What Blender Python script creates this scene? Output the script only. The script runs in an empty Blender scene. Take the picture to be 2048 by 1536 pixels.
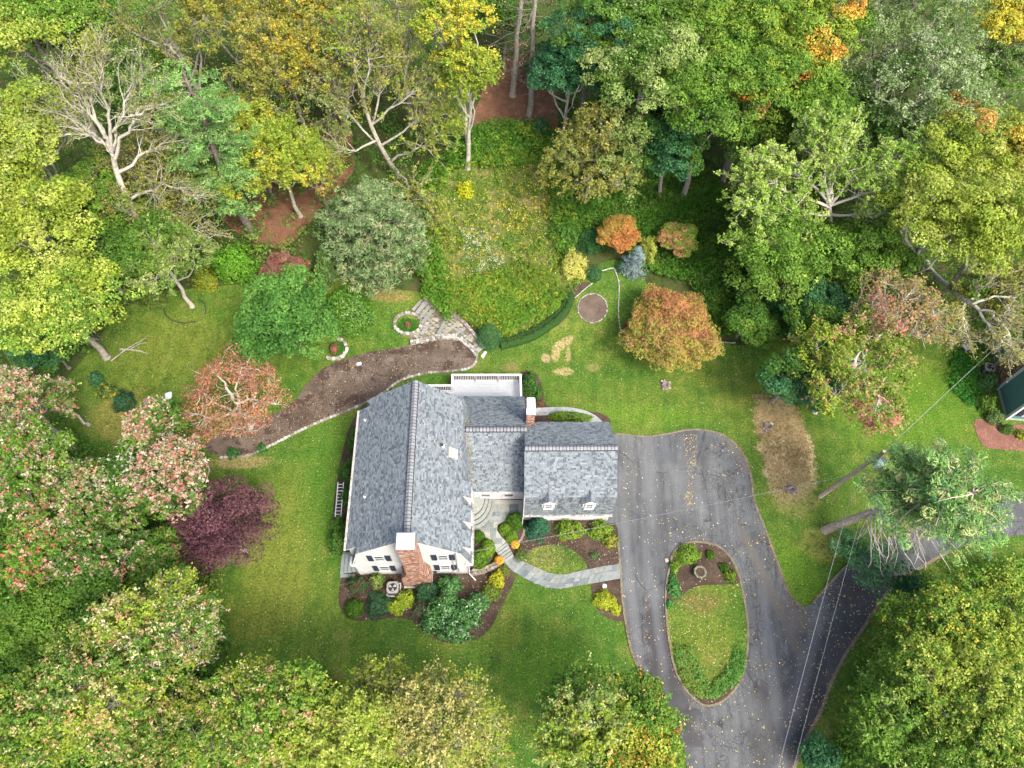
import bpy, math, random
import numpy as np
from mathutils import Vector, Matrix
from mathutils.geometry import delaunay_2d_cdt

rad = math.radians
SC = bpy.context.scene
# ------------------------------------------------------------------ camera, sky, sun, exposure
CAM_H, TILT, ROLL, FPX = 52.0, rad(29), rad(3.2), 1421.0
cam = bpy.data.cameras.new('camera')
camo = bpy.data.objects.new('camera', cam)
SC.collection.objects.link(camo)
CAM_ROT = Matrix.Rotation(TILT, 3, 'X') @ Matrix.Rotation(ROLL, 3, 'Z')
camo.matrix_world = Matrix.Translation((0, 0, CAM_H)) @ CAM_ROT.to_4x4()
cam.sensor_width = 36
cam.lens = 36 * FPX / 2048
cam.clip_start = .5
cam.clip_end = 600
SC.camera = camo

SUN_EL, SUN_AZ = 52, 138          # azimuth clockwise from +Y (the top of the picture)
w = bpy.data.worlds.new('World')
SC.world = w
w.use_nodes = True
nt = w.node_tree
nt.nodes.clear()
sky = nt.nodes.new('ShaderNodeTexSky')
sky.sky_type = 'NISHITA'
sky.sun_disc = False
sky.sun_elevation = rad(SUN_EL)
sky.sun_rotation = rad(SUN_AZ)
sky.air_density = .8
sky.dust_density = 6.0
sky.ozone_density = 1.0
bg = nt.nodes.new('ShaderNodeBackground')
bg.inputs['Strength'].default_value = .15
wo = nt.nodes.new('ShaderNodeOutputWorld')
nt.links.new(sky.outputs[0], bg.inputs[0])
nt.links.new(bg.outputs[0], wo.inputs[0])
sl = bpy.data.lights.new('sun', 'SUN')
sl.energy = 1.35
sl.angle = rad(14)
sl.color = (1, .94, .84)
so = bpy.data.objects.new('sun', sl)
SC.collection.objects.link(so)
sd = Vector((math.sin(rad(SUN_AZ)) * math.cos(rad(SUN_EL)), math.cos(rad(SUN_AZ)) * math.cos(rad(SUN_EL)), math.sin(rad(SUN_EL))))
so.rotation_euler = sd.to_track_quat('Z', 'Y').to_euler()
so.location = sd * 80
SC.view_settings.view_transform = 'Standard'
SC.view_settings.look = 'None'
SC.view_settings.exposure = 1.62
SC.view_settings.gamma = 1
SC.cycles.max_bounces = 6
SC.cycles.diffuse_bounces = 3
SC.cycles.glossy_bounces = 2
SC.cycles.transmission_bounces = 3
SC.cycles.transparent_max_bounces = 4

RNG = np.random.default_rng(7)
random.seed(7)
CR = np.array(CAM_ROT)

# ------------------------------------------------------------------ terrain and the way from a picture point to the place
def sstep(a, b, x):
    t = np.clip((x - a) / (b - a), 0, 1)
    return t * t * (3 - 2 * t)

def terr(x, y):
    x = np.asarray(x, float); y = np.asarray(y, float)
    return 1.4 * sstep(31.5, 40, y) + 5.0 * sstep(40, 90, y)

def Pn(px, py, h=0.):
    """points (arrays allowed) at height h above the ground seen at picture position px, py"""
    px = np.asarray(px, float); py = np.asarray(py, float)
    px, py, h = np.broadcast_arrays(px, py, np.asarray(h, float))
    d = np.stack([(px - 1024) / FPX, (768 - py) / FPX, -np.ones_like(px)], -1) @ CR.T
    z = np.array(h, float)
    for _ in range(14):
        t = (CAM_H - z) / -d[..., 2]
        z = terr(d[..., 0] * t, d[..., 1] * t) + h
    return np.stack([d[..., 0] * t, d[..., 1] * t, z], -1)

def P(px, py, h=0.):
    return Vector(Pn(px, py, h).tolist())

def MPP(px, py, h=0.):
    """metres per photo pixel at that point"""
    p = Pn(px, py, h) - np.array([0, 0, CAM_H])
    return float(-(CR.T @ p)[2] / FPX)

PSI = rad(3.66)
HO = Vector((-6.2, 12.66, 0))
HR = Matrix.Rotation(PSI, 3, 'Z')
def HL(px, py, axis, val):
    """house frame point where the picture ray meets the plane axis = val"""
    d = Vector(((px - 1024) / FPX, (768 - py) / FPX, -1))
    d = HR.transposed() @ (CAM_ROT @ d)
    o = HR.transposed() @ (Vector((0, 0, CAM_H)) - HO)
    t = (val - o[axis]) / d[axis]
    return o + d * t
def H2W(v):
    return HO + HR @ Vector(v)

def in_poly(x, y, poly):
    poly = np.asarray(poly, float)
    ins = np.zeros(np.shape(x), bool)
    n = len(poly)
    for i in range(n):
        x0, y0 = poly[i]; x1, y1 = poly[(i + 1) % n]
        c = (y0 > y) != (y1 > y)
        with np.errstate(divide='ignore', invalid='ignore'):
            xi = (x1 - x0) * (y - y0) / (y1 - y0 + 1e-12) + x0
        ins ^= c & (x < xi)
    return ins

def smooth_closed(pts, n=4):
    pts = np.asarray(pts, float); N = len(pts); out = []
    for i in range(N):
        p0, p1, p2, p3 = pts[i - 1], pts[i], pts[(i + 1) % N], pts[(i + 2) % N]
        for k in range(n):
            t = k / n
            out.append(.5 * ((2 * p1) + (-p0 + p2) * t + (2 * p0 - 5 * p1 + 4 * p2 - p3) * t * t + (-p0 + 3 * p1 - 3 * p2 + p3) * t ** 3))
    return np.array(out)

def smooth_open(pts, n=5):
    pts = np.asarray(pts, float)
    q = np.vstack([2 * pts[0] - pts[1], pts, 2 * pts[-1] - pts[-2]]); out = []
    for i in range(1, len(q) - 2):
        p0, p1, p2, p3 = q[i - 1], q[i], q[i + 1], q[i + 2]
        for k in range(n):
            t = k / n
            out.append(.5 * ((2 * p1) + (-p0 + p2) * t + (2 * p0 - 5 * p1 + 4 * p2 - p3) * t * t + (-p0 + 3 * p1 - 3 * p2 + p3) * t ** 3))
    out.append(pts[-1])
    return np.array(out)

# ------------------------------------------------------------------ objects
def link(o, parent=None):
    SC.collection.objects.link(o)
    if parent is not None:
        o.parent = parent
    return o

def tag(o, label=None, cat=None, group=None, kind=None):
    if label: o['label'] = label
    if cat: o['category'] = cat
    if group: o['group'] = group
    if kind: o['kind'] = kind
    return o

def empty(name, loc=(0, 0, 0), rz=0., label=None, cat=None, group=None):
    o = bpy.data.objects.new(name, None)
    o.location = loc
    o.rotation_euler = (0, 0, rz)
    o.empty_display_size = .3
    link(o)
    return tag(o, label, cat, group)

def mesh_np(name, V, F, mat, parent=None, col=None, smooth=False):
    """V (n,3), F (m,k) uniform faces; col (m,3) face colours"""
    V = np.asarray(V, np.float32).reshape(-1, 3); F = np.asarray(F, np.int32)
    me = bpy.data.meshes.new(name)
    m, k = F.shape
    me.vertices.add(len(V)); me.vertices.foreach_set('co', V.ravel())
    me.loops.add(m * k); me.loops.foreach_set('vertex_index', F.ravel())
    me.polygons.add(m); me.polygons.foreach_set('loop_start', np.arange(0, m * k, k, dtype=np.int32))
    if smooth:
        me.polygons.foreach_set('use_smooth', np.ones(m, bool))
    if col is not None:
        a = me.attributes.new('col', 'FLOAT_COLOR', 'FACE')
        c = np.ones((m, 4), np.float32); c[:, :3] = col
        a.data.foreach_set('color', c.ravel())
    me.update(calc_edges=True)
    me.materials.append(mat)
    o = bpy.data.objects.new(name, me)
    return link(o, parent)

class MB:
    """collects polygons, builds one mesh"""
    def __init__(s): s.v = []; s.f = []; s.c = []
    def add(s, vs, fs, col=None):
        n = len(s.v); s.v += [tuple(v) for v in vs]
        for f in fs:
            s.f.append([n + i for i in f]); s.c.append(col or (.5, .5, .5))
    def box(s, a, b, col=None, M=None):
        x0, y0, z0 = a; x1, y1, z1 = b
        vs = [(x0, y0, z0), (x1, y0, z0), (x1, y1, z0), (x0, y1, z0), (x0, y0, z1), (x1, y0, z1), (x1, y1, z1), (x0, y1, z1)]
        if M is not None: vs = [M @ Vector(v) for v in vs]
        s.add(vs, [(0, 3, 2, 1), (4, 5, 6, 7), (0, 1, 5, 4), (1, 2, 6, 5), (2, 3, 7, 6), (3, 0, 4, 7)], col)
    def bar(s, p, q, wd, ht, col=None, up=(0, 0, 1)):
        p = Vector(p); q = Vector(q); d = q - p; L = d.length; d.normalize()
        u = Vector(up)
        if abs(d.dot(u)) > .99: u = Vector((0, 1, 0))
        sx = d.cross(u).normalized(); uz = sx.cross(d)
        M = Matrix((sx, d, uz)).transposed().to_4x4(); M.translation = p
        s.box((-wd / 2, 0, -ht / 2), (wd / 2, L, ht / 2), col, M)
    def prism(s, poly, z0, z1, col=None, M=None):
        n = len(poly)
        vs = [(p[0], p[1], z0) for p in poly] + [(p[0], p[1], z1) for p in poly]
        if M is not None: vs = [M @ Vector(v) for v in vs]
        s.add(vs, [tuple(range(n))[::-1], tuple(range(n, 2 * n))] + [(i, (i + 1) % n, n + (i + 1) % n, n + i) for i in range(n)], col)
    def tube(s, pts, r, n=6, col=None, cap=True):
        if not hasattr(r, '__len__'): r = [r] * len(pts)
        pts = [Vector(p) for p in pts]; base = len(s.v); vs = []
        for i, p in enumerate(pts):
            d = (pts[min(i + 1, len(pts) - 1)] - pts[max(i - 1, 0)]).normalized()
            u = Vector((0, 0, 1)) if abs(d.z) < .9 else Vector((1, 0, 0))
            a = d.cross(u).normalized(); b = d.cross(a)
            for k in range(n):
                t = 2 * math.pi * k / n
                vs.append(p + (a * math.cos(t) + b * math.sin(t)) * r[i])
        fs = [(i * n + k, i * n + (k + 1) % n, (i + 1) * n + (k + 1) % n, (i + 1) * n + k) for i in range(len(pts) - 1) for k in range(n)]
        if cap: fs += [tuple(range(n)), tuple(range((len(pts) - 1) * n, len(pts) * n))[::-1]]
        s.add(vs, fs, col)
    def lathe(s, prof, c=(0, 0, 0), n=16, col=None):
        vs = []
        for r, z in prof:
            for k in range(n):
                t = 2 * math.pi * k / n
                vs.append((c[0] + r * math.cos(t), c[1] + r * math.sin(t), c[2] + z))
        s.add(vs, [(i * n + k, i * n + (k + 1) % n, (i + 1) * n + (k + 1) % n, (i + 1) * n + k) for i in range(len(prof) - 1) for k in range(n)], col)
    def build(s, name, mat, parent=None, smooth=False, colors=False, bevel=0):
        me = bpy.data.meshes.new(name)
        me.from_pydata([tuple(v) for v in s.v], [], s.f)
        if colors:
            a = me.attributes.new('col', 'FLOAT_COLOR', 'FACE')
            a.data.foreach_set('color', np.array([list(c) + [1] for c in s.c], np.float32).ravel())
        if smooth:
            me.polygons.foreach_set('use_smooth', np.ones(len(me.polygons), bool))
        me.materials.append(mat)
        me.validate(); me.update()
        o = bpy.data.objects.new(name, me)
        link(o, parent)
        if bevel:
            b = o.modifiers.new('bevel', 'BEVEL'); b.width = bevel; b.segments = 1
        return o

# ------------------------------------------------------------------ materials
def newmat(name, rough=.8, spec=.3):
    m = bpy.data.materials.new(name); m.use_nodes = True
    n = m.node_tree; b = n.nodes['Principled BSDF']
    b.inputs['Roughness'].default_value = rough
    b.inputs['Specular IOR Level'].default_value = spec
    return m, n, b

def N(n, t, **kw):
    x = n.nodes.new(t)
    for k, v in kw.items():
        if k.startswith('i_'): x.inputs[k[2:].replace('_', ' ')].default_value = v
        else: setattr(x, k, v)
    return x

def noise(n, vec, scale, detail=4, rough=.55, dist=0.):
    x = N(n, 'ShaderNodeTexNoise')
    x.inputs['Scale'].default_value = scale; x.inputs['Detail'].default_value = detail
    x.inputs['Roughness'].default_value = rough; x.inputs['Distortion'].default_value = dist
    n.links.new(vec, x.inputs['Vector']); return x.outputs['Fac']

def ramp(n, fac, stops):
    r = N(n, 'ShaderNodeValToRGB'); e = r.color_ramp.elements
    e[0].position, e[0].color = stops[0][0], (*stops[0][1], 1)
    e[1].position, e[1].color = stops[-1][0], (*stops[-1][1], 1)
    for p, c in stops[1:-1]:
        q = e.new(p); q.color = (*c, 1)
    n.links.new(fac, r.inputs[0]); return r.outputs[0]

def mixc(n, fac, a, b, mode='MIX'):
    m = N(n, 'ShaderNodeMix', data_type='RGBA', blend_type=mode)
    for sock, v in ((m.inputs[0], fac), (m.inputs[6], a), (m.inputs[7], b)):
        if isinstance(v, (int, float)): sock.default_value = v
        elif isinstance(v, tuple): sock.default_value = (*v, 1)
        else: n.links.new(v, sock)
    return m.outputs[2]

def mrange(n, v, a, b, c=0., d=1.):
    m = N(n, 'ShaderNodeMapRange'); m.interpolation_type = 'SMOOTHSTEP'
    n.links.new(v, m.inputs[0])
    for i, x in enumerate((a, b, c, d)): m.inputs[1 + i].default_value = x
    return m.outputs[0]

def math_(n, op, a, b=None):
    m = N(n, 'ShaderNodeMath', operation=op)
    for s, v in ((m.inputs[0], a), (m.inputs[1], b)):
        if v is None: continue
        if isinstance(v, (int, float)): s.default_value = v
        else: n.links.new(v, s)
    return m.outputs[0]

def bump(n, b, h, strength=.4, dist=.05):
    x = N(n, 'ShaderNodeBump'); x.inputs['Strength'].default_value = strength; x.inputs['Distance'].default_value = dist
    n.links.new(h, x.inputs['Height']); n.links.new(x.outputs[0], b.inputs['Normal'])

def ocoord(n): return N(n, 'ShaderNodeTexCoord').outputs['Object']

def blob(n, vec, c, rx, ry, ang=0., soft=.5, wob=None):
    """soft elliptical area on the ground round c, its rim broken up by the noise wob"""
    mp = N(n, 'ShaderNodeMapping', vector_type='TEXTURE')
    mp.inputs['Location'].default_value = (c[0], c[1], 0); mp.inputs['Rotation'].default_value = (0, 0, ang)
    mp.inputs['Scale'].default_value = (rx, ry, 1e3)
    n.links.new(vec, mp.inputs[0])
    ln = N(n, 'ShaderNodeVectorMath', operation='LENGTH'); n.links.new(mp.outputs[0], ln.inputs[0])
    v = ln.outputs['Value']
    if wob is not None: v = math_(n, 'ADD', v, wob)
    return mrange(n, v, 1 - soft * .5, 1 + soft * .5, 1., 0.)

def simple(name, col, rough=.7, spec=.3, var=.15, scale=6., bmp=0., metal=0.):
    m, n, b = newmat(name, rough, spec)
    f = noise(n, ocoord(n), scale)
    c = ramp(n, f, [(.3, tuple(x * (1 - var) for x in col)), (.7, tuple(min(1, x * (1 + var)) for x in col))])
    n.links.new(c, b.inputs['Base Color']); b.inputs['Metallic'].default_value = metal
    if bmp: bump(n, b, f, bmp)
    return m

def attr_mat(name, rough=.8, spec=.3, nscale=25., amt=.25):
    m, n, b = newmat(name, rough, spec)
    a = N(n, 'ShaderNodeAttribute', attribute_name='col')
    f = noise(n, ocoord(n), nscale, 3)
    k = ramp(n, f, [(.3, (1 - amt,) * 3), (.7, (1 + amt,) * 3)])
    n.links.new(mixc(n, 1., a.outputs['Color'], k, 'MULTIPLY'), b.inputs['Base Color'])
    return m

def leaf_mat(name, trans=.3, rough=.5, spec=.35):
    m, n, b = newmat(name, rough, spec)
    a = N(n, 'ShaderNodeAttribute', attribute_name='col')
    n.links.new(a.outputs['Color'], b.inputs['Base Color'])
    t = N(n, 'ShaderNodeBsdfTranslucent')
    n.links.new(mixc(n, 1., a.outputs['Color'], (1.25, 1.3, .7), 'MULTIPLY'), t.inputs[0])
    mx = N(n, 'ShaderNodeMixShader'); mx.inputs[0].default_value = trans
    n.links.new(b.outputs[0], mx.inputs[1]); n.links.new(t.outputs[0], mx.inputs[2])
    n.links.new(mx.outputs[0], n.nodes['Material Output'].inputs[0])
    return m

def objcol_mat(name, rough=.85, spec=.25, nscale=9., amt=.35, bmp=.5):
    m, n, b = newmat(name, rough, spec)
    oi = N(n, 'ShaderNodeObjectInfo')
    v = N(n, 'ShaderNodeVectorMath', operation='ADD')
    n.links.new(ocoord(n), v.inputs[0]); n.links.new(oi.outputs['Location'], v.inputs[1])
    f = noise(n, v.outputs[0], nscale, 5)
    k = ramp(n, f, [(.3, (1 - amt,) * 3), (.7, (1 + amt,) * 3)])
    n.links.new(mixc(n, 1., oi.outputs['Color'], k, 'MULTIPLY'), b.inputs['Base Color'])
    if bmp: bump(n, b, f, bmp, .02)
    return m

LEAF = leaf_mat('leaf', .32, .6, .14); NEEDLE = leaf_mat('needle', .15, .7, .1); WAXY = leaf_mat('waxy leaf', .15, .4, .4)
STONE = objcol_mat('stone'); SLATE = objcol_mat('bluestone', .7, .35, 5., .22, .3)
SHINGLE = attr_mat('shingle', .9, .2, 40., .2); BRICK = attr_mat('brick', .9, .15, 30., .3)
WHITE = simple('white paint', (.50, .51, .51), .55, .4, .05, 3.)
SIDING = simple('siding', (.42, .43, .43), .6, .35, .07, 1.5)
NAVY = simple('shutter paint', (.018, .025, .045), .5, .4)
GLASS, _n, _b = newmat('window glass', .08, .8); _b.inputs['Base Color'].default_value = (.06, .07, .08, 1)
SKYGLASS, _n, _b = newmat('skylight glass', .1, .9); _b.inputs['Base Color'].default_value = (.35, .42, .42, 1)
METAL = simple('white metal', (.46, .48, .49), .4, .5, .06, 4.)
ALU = simple('aluminium', (.45, .47, .49), .4, .5, .08, 8., 0, .3)
DARK = simple('dark plastic', (.02, .022, .025), .6, .4)
CABINET = simple('cabinet enamel', (.09, .095, .12), .5, .4)
BEIGE = simple('fan ring', (.22, .21, .19), .6, .3)
MORTAR = simple('mortar', (.27, .275, .25), .9, .2, .2, 12.)
DECKW = simple('deck board', (.31, .33, .35), .6, .3, .06, 3.)
GREYWOOD = simple('grey painted wood', (.16, .19, .18), .75, .3, .15, 6.)
POLEWOOD = simple('pole wood', (.40, .32, .24), .9, .2, .4, 7., .4)
RAILWOOD = simple('rail wood', (.2, .16, .12), .9, .2, .35, 9., .4)
TEAL = simple('teal siding', (.075, .17, .16), .6, .3, .06, 2.)
CONC = simple('concrete', (.36, .36, .33), .9, .2, .15, 7., .2)
CABLE = simple('cable', (.22, .23, .25), .8, .15, .2, 30.)
BARK_P = simple('pale bark', (.27, .25, .205), .85, .2, .35, 4., .5)
BARK_W = simple('white bark', (.34, .32, .27), .85, .2, .3, 4., .5)
BARK_L = simple('bleached bark', (.46, .43, .37), .85, .2, .25, 4., .4)
BARK_B = simple('brown bark', (.15, .125, .105), .9, .15, .4, 5., .6)
BARK_G = simple('grey bark', (.22, .20, .17), .9, .2, .4, 5., .5)

# lawn
def lawn_mat():
    m, n, b = newmat('lawn', .85, .15)
    v = ocoord(n)
    big = noise(n, v, .16, 3, .6); med = noise(n, v, .8, 5, .62, .4); fin = noise(n, v, 7., 4, .7); vf = noise(n, v, 24., 3, .7)
    col = ramp(n, med, [(.28, (.028, .072, .009)), (.44, (.048, .102, .012)), (.58, (.070, .122, .017)), (.72, (.108, .125, .034))])
    pat = ramp(n, big, [(.38, (.75, .92, .8)), (.62, (1.35, 1.08, 1.1))])
    col = mixc(n, 1., col, pat, 'MULTIPLY')
    warm = noise(n, v, 1.7, 4, .65, .6)
    col = mixc(n, mrange(n, warm, .57, .75, 0, .5), col, (.12, .105, .036))
    cl = noise(n, v, 3.2, 5, .75, .5); col = mixc(n, mrange(n, cl, .52, .66, 0, .65), col, (.032, .095, .008)); col = mixc(n, mrange(n, noise(n, v, 4.3, 4, .7), .56, .70, 0, .6), col, (.17, .155, .065)); col = mixc(n, mrange(n, noise(n, v, 2.1, 6, .8, .8), .60, .76, 0, .45), col, (.105, .085, .035))
    wob = math_(n, 'MULTIPLY', math_(n, 'SUBTRACT', noise(n, v, 1.1, 4, .65), .5), 1.1)
    dry = (.27, .22, .105)
    def at(px, py): return Pn(px, py)[:2]
    areas = []
    def area(px, py, rx, ry, ang, c, amt=1., soft=.5):
        k = MPP(px, py)
        areas.append((at(px, py), rx * k, ry * k * 1.15, ang, c, amt, soft))
    area(1556, 850, 46, 50, .1, (.32, .25, .14), 1., .3); area(1572, 890, 54, 60, .12, (.38, .30, .17), 1., .3); area(1580, 935, 52, 45, .1, (.36, .28, .16), 1., .35)
    area(1585, 990, 50, 42, .1, (.16, .17, .05), .8, .3)
    area(1580, 975, 40, 30, 0, (.29, .21, .12), .6, .5)
    area(1125, 688, 24, 9, .7, dry, .9); area(1111, 710, 9, 14, 0, dry, .9); area(1136, 710, 6, 14, 0, dry, .7)
    area(1127, 743, 18, 8, .1, dry, .9); area(1092, 716, 9, 9, 0, (.3, .22, .13), .8); area(1186, 735, 14, 8, 0, (.22, .17, .08), .5, .8)
    area(1020, 735, 16, 9, .2, (.2, .14, .07), .5, .8); area(1640, 1090, 45, 30, 0, (.17, .17, .04), .8, .6)
    area(480, 925, 60, 12, .1, (.24, .18, .09), .7, .6); area(780, 590, 45, 12, 0, (.2, .12, .06), .6, .7)
    area(1075, 1115, 46, 30, 0, (.17, .18, .04), .5, .4); area(250, 830, 70, 50, 0, (.15, .13, .035), .8, .7)
    area(340, 700, 110, 80, 0, (.12, .15, .025), .5, .8); area(1100, 1340, 90, 50, 0, (.05, .145, .008), .6, .9)
    area(1800, 800, 150, 90, 0, (.06, .15, .008), .6, .8); area(1585, 1160, 60, 60, 0, (.075, .165, .010), .7, .8)
    area(560, 1120, 60, 150, 0, (.13, .15, .025), .6, .8); area(640, 960, 40, 120, .1, (.05, .13, .012), .45, .8)
    area(1420, 1230, 60, 60, 0, (.085, .12, .014), .6, .9); area(1400, 1205, 40, 18, 0, (.12, .09, .035), .7, .9); area(1430, 1330, 40, 40, 0, (.10, .115, .02), .5, .9); area(740, 860, 150, 10, .5, (.05, .13, .012), .5, .6)
    area(1290, 830, 110, 20, 0, (.08, .16, .012), .5, .8)
    brk = mrange(n, noise(n, v, 2.6, 5, .75, .4), .40, .50, .10, 1.)
    for c, rx, ry, ang, cc, amt, soft in areas:
        f = math_(n, 'MULTIPLY', math_(n, 'MULTIPLY', blob(n, v, c, rx, ry, ang, soft, wob), amt), brk)
        col = mixc(n, f, col, cc)
    # mowing passes
    wv = N(n, 'ShaderNodeTexWave', wave_type='BANDS', bands_direction='X'); wv.inputs['Scale'].default_value = .32
    wv.inputs['Distortion'].default_value = 1.2; wv.inputs['Detail'].default_value = 1; n.links.new(v, wv.inputs[0])
    col = mixc(n, 1., col, ramp(n, wv.outputs['Fac'], [(.3, (.955, .965, .96)), (.7, (1.045, 1.03, 1.01))]), 'MULTIPLY')
    col = mixc(n, 1., col, ramp(n, fin, [(.3, (.38, .45, .36)), (.5, (1, 1, 1)), (.75, (1.9, 1.75, 1.75))]), 'MULTIPLY')
    col = mixc(n, 1., col, ramp(n, vf, [(.3, (.5, .56, .5)), (.7, (1.5, 1.42, 1.45))]), 'MULTIPLY')
    n.links.new(col, b.inputs['Base Color'])
    bump(n, b, math_(n, 'ADD', fin, vf), .7, .06)
    return m
LAWN = lawn_mat()

def ground_mat(name, stops, scales=(1.2, 14.), tint=None, bstr=.7):
    m, n, b = newmat(name, .95, .1)
    v = ocoord(n)
    a = noise(n, v, scales[0], 5, .65, .3); f = noise(n, v, scales[1], 5, .75)
    col = ramp(n, a, stops)
    col = mixc(n, 1., col, ramp(n, f, [(.32, (.45, .45, .45)), (.5, (1, 1, 1)), (.7, (1.8, 1.75, 1.7))]), 'MULTIPLY')
    if tint: col = mixc(n, mrange(n, noise(n, v, tint[1], 4, .7), tint[2], tint[3], 0, tint[4]), col, tint[0])
    n.links.new(col, b.inputs['Base Color']); bump(n, b, f, bstr, .08)
    return m
WOODS = ground_mat('woodland floor', [(.35, (.035, .035, .015)), (.5, (.04, .07, .015)), (.65, (.07, .05, .028))])
NEEDLES = ground_mat('needle litter', [(.35, (.11, .06, .035)), (.6, (.16, .085, .05)), (.75, (.21, .14, .085))])
MULCH = ground_mat('bark mulch', [(.35, (.042, .030, .022)), (.6, (.070, .050, .038)), (.75, (.105, .078, .058))], (.9, 20.))
MULCHBIG = ground_mat('weathered mulch', [(.3, (.060, .045, .034)), (.55, (.108, .085, .066)), (.75, (.15, .12, .094))], (.5, 18.), ((.045, .03, .025), .55, .54, .60, .8))
DIRT = ground_mat('stair grit', [(.3, (.06, .05, .033)), (.6, (.11, .095, .065)), (.75, (.15, .135, .10))], (1.5, 16.))
REDMULCH = ground_mat('red mulch', [(.35, (.13, .065, .05)), (.7, (.20, .105, .08))], (1., 18.))
MEADOW = ground_mat('meadow turf', [(.3, (.045, .09, .014)), (.48, (.09, .12, .025)), (.62, (.17, .15, .06)), (.75, (.2, .165, .085))], (.6, 9.))
COVER = ground_mat('creeper bed', [(.3, (.025, .06, .01)), (.7, (.05, .10, .018))], (1., 9.))

def asphalt_mat():
    m, n, b = newmat('asphalt', .85, .3)
    v = ocoord(n)
    big = noise(n, v, .22, 4, .6); med = noise(n, v, 1.3, 4, .6); fin = noise(n, v, 18., 3, .8)
    col = ramp(n, big, [(.35, (.060, .066, .070)), (.65, (.092, .100, .104))])
    col = mixc(n, 1., col, ramp(n, med, [(.3, (.86, .87, .88)), (.7, (1.12, 1.1, 1.08))]), 'MULTIPLY')
    # streaks left by wheels and water running the length of the drive
    mp = N(n, 'ShaderNodeMapping'); mp.inputs['Rotation'].default_value = (0, 0, rad(-6)); mp.inputs['Scale'].default_value = (1.1, .12, 1)
    n.links.new(v, mp.inputs[0])
    st = noise(n, mp.outputs[0], 1.6, 5, .7, .4)
    col = mixc(n, 1., col, ramp(n, st, [(.32, (.66, .66, .68)), (.5, (1, 1, 1)), (.72, (1.25, 1.23, 1.2))]), 'MULTIPLY')
    # cracks: two nets, the fine one only where the old surface has broken up
    wv = N(n, 'ShaderNodeTexNoise'); wv.inputs['Scale'].default_value = .9; wv.inputs['Detail'].default_value = 4; n.links.new(v, wv.inputs['Vector'])
    ds = N(n, 'ShaderNodeVectorMath', operation='MULTIPLY_ADD'); n.links.new(wv.outputs['Color'], ds.inputs[0])
    ds.inputs[1].default_value = (.35, .35, 0)
    cm = N(n, 'ShaderNodeMapping'); cm.inputs['Rotation'].default_value = (0, 0, rad(-8)); cm.inputs['Scale'].default_value = (1.25, .6, 1); n.links.new(v, cm.inputs[0]); n.links.new(cm.outputs[0], ds.inputs[2])
    k1 = P(1480, 960); k2 = P(1450, 1120); k3 = P(1500, 1440); k4 = P(1600, 1430)
    wob = math_(n, 'MULTIPLY', math_(n, 'SUBTRACT', noise(n, v, .5, 3), .5), 1.4)
    old = None
    for c, rx, ry in ((k1, 3.2, 6), (k2, 5, 4), (k3, 6, 5), (P(1560, 1250), 3, 5), (P(1680, 1250), 4, 5), (P(1310, 1300), 2, 4), (P(1900, 1050), 8, 3)):
        q = blob(n, v, c, rx, ry, 0, .8, wob)
        old = q if old is None else math_(n, 'MAXIMUM', old, q)
    for sc, wd, amt, msk in ((.36, .014, .75, None), (.9, .030, .85, old), (2.2, .055, .8, old), (4.5, .08, .6, old)):
        vo = N(n, 'ShaderNodeTexVoronoi', feature='DISTANCE_TO_EDGE'); vo.inputs['Scale'].default_value = sc; n.links.new(ds.outputs[0], vo.inputs['Vector'])
        c = mrange(n, vo.outputs['Distance'], 0., wd, amt, 0.)
        gate = mrange(n, noise(n, v, .55, 5, .75), .40, .60)
        c = math_(n, 'MULTIPLY', c, gate)
        if msk is not None: c = math_(n, 'MULTIPLY', c, msk)
        col = mixc(n, c, col, (.020, .020, .021))
    # newer, blacker coat round the island, plus tree shade painted along the road's margin
    tar_shade = noise(n, v, .9, 5, .7, .5)
    for (px, py, rx, ry, an, amt) in ((1690, 1290, 1.7, 8.5, -.62, .7), (1600, 1420, 1.3, 6, -.35, .55), (1322, 1300, 1.0, 3.2, .12, .8), (1345, 1400, 1.1, 3, .5, .7), (1540, 1440, 1.2, 4, -.3, .5), (1700, 1170, 2.4, .8, .7, .6)):
        q = blob(n, v, P(px, py), rx, ry, an, .5, math_(n, 'MULTIPLY', math_(n, 'SUBTRACT', tar_shade, .5), 2.2))
        col = mixc(n, math_(n, 'MULTIPLY', q, amt), col, (.032, .032, .034))
    for (px, py, rx, ry, an) in ((1262, 1180, .35, 6, .08), (1306, 1190, .35, 5.5, .1), (1300, 950, .4, 5, .0), (1540, 1300, .4, 6, 0), (1610, 1330, .5, 6, -.4)):
        q = blob(n, v, P(px, py), rx, ry, an, 1.2, wob)
        col = mixc(n, math_(n, 'MULTIPLY', q, .4), col, (.125, .135, .145))
    for (px, py, rx, ry, an) in ((1482, 905, .7, 2.6, .5), (1540, 1180, .45, 5, .35), (1590, 1225, .9, 1.4, .2)):
        q = blob(n, v, P(px, py), rx, ry, an, .9, wob)
        col = mixc(n, math_(n, 'MULTIPLY', q, .6), col, (.10, .09, .075))
    col = mixc(n, 1., col, ramp(n, fin, [(.3, (.62, .62, .62)), (.7, (1.4, 1.4, 1.4))]), 'MULTIPLY')
    n.links.new(col, b.inputs['Base Color']); bump(n, b, fin, .25, .02)
    return m
ASPHALT = asphalt_mat()

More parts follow.
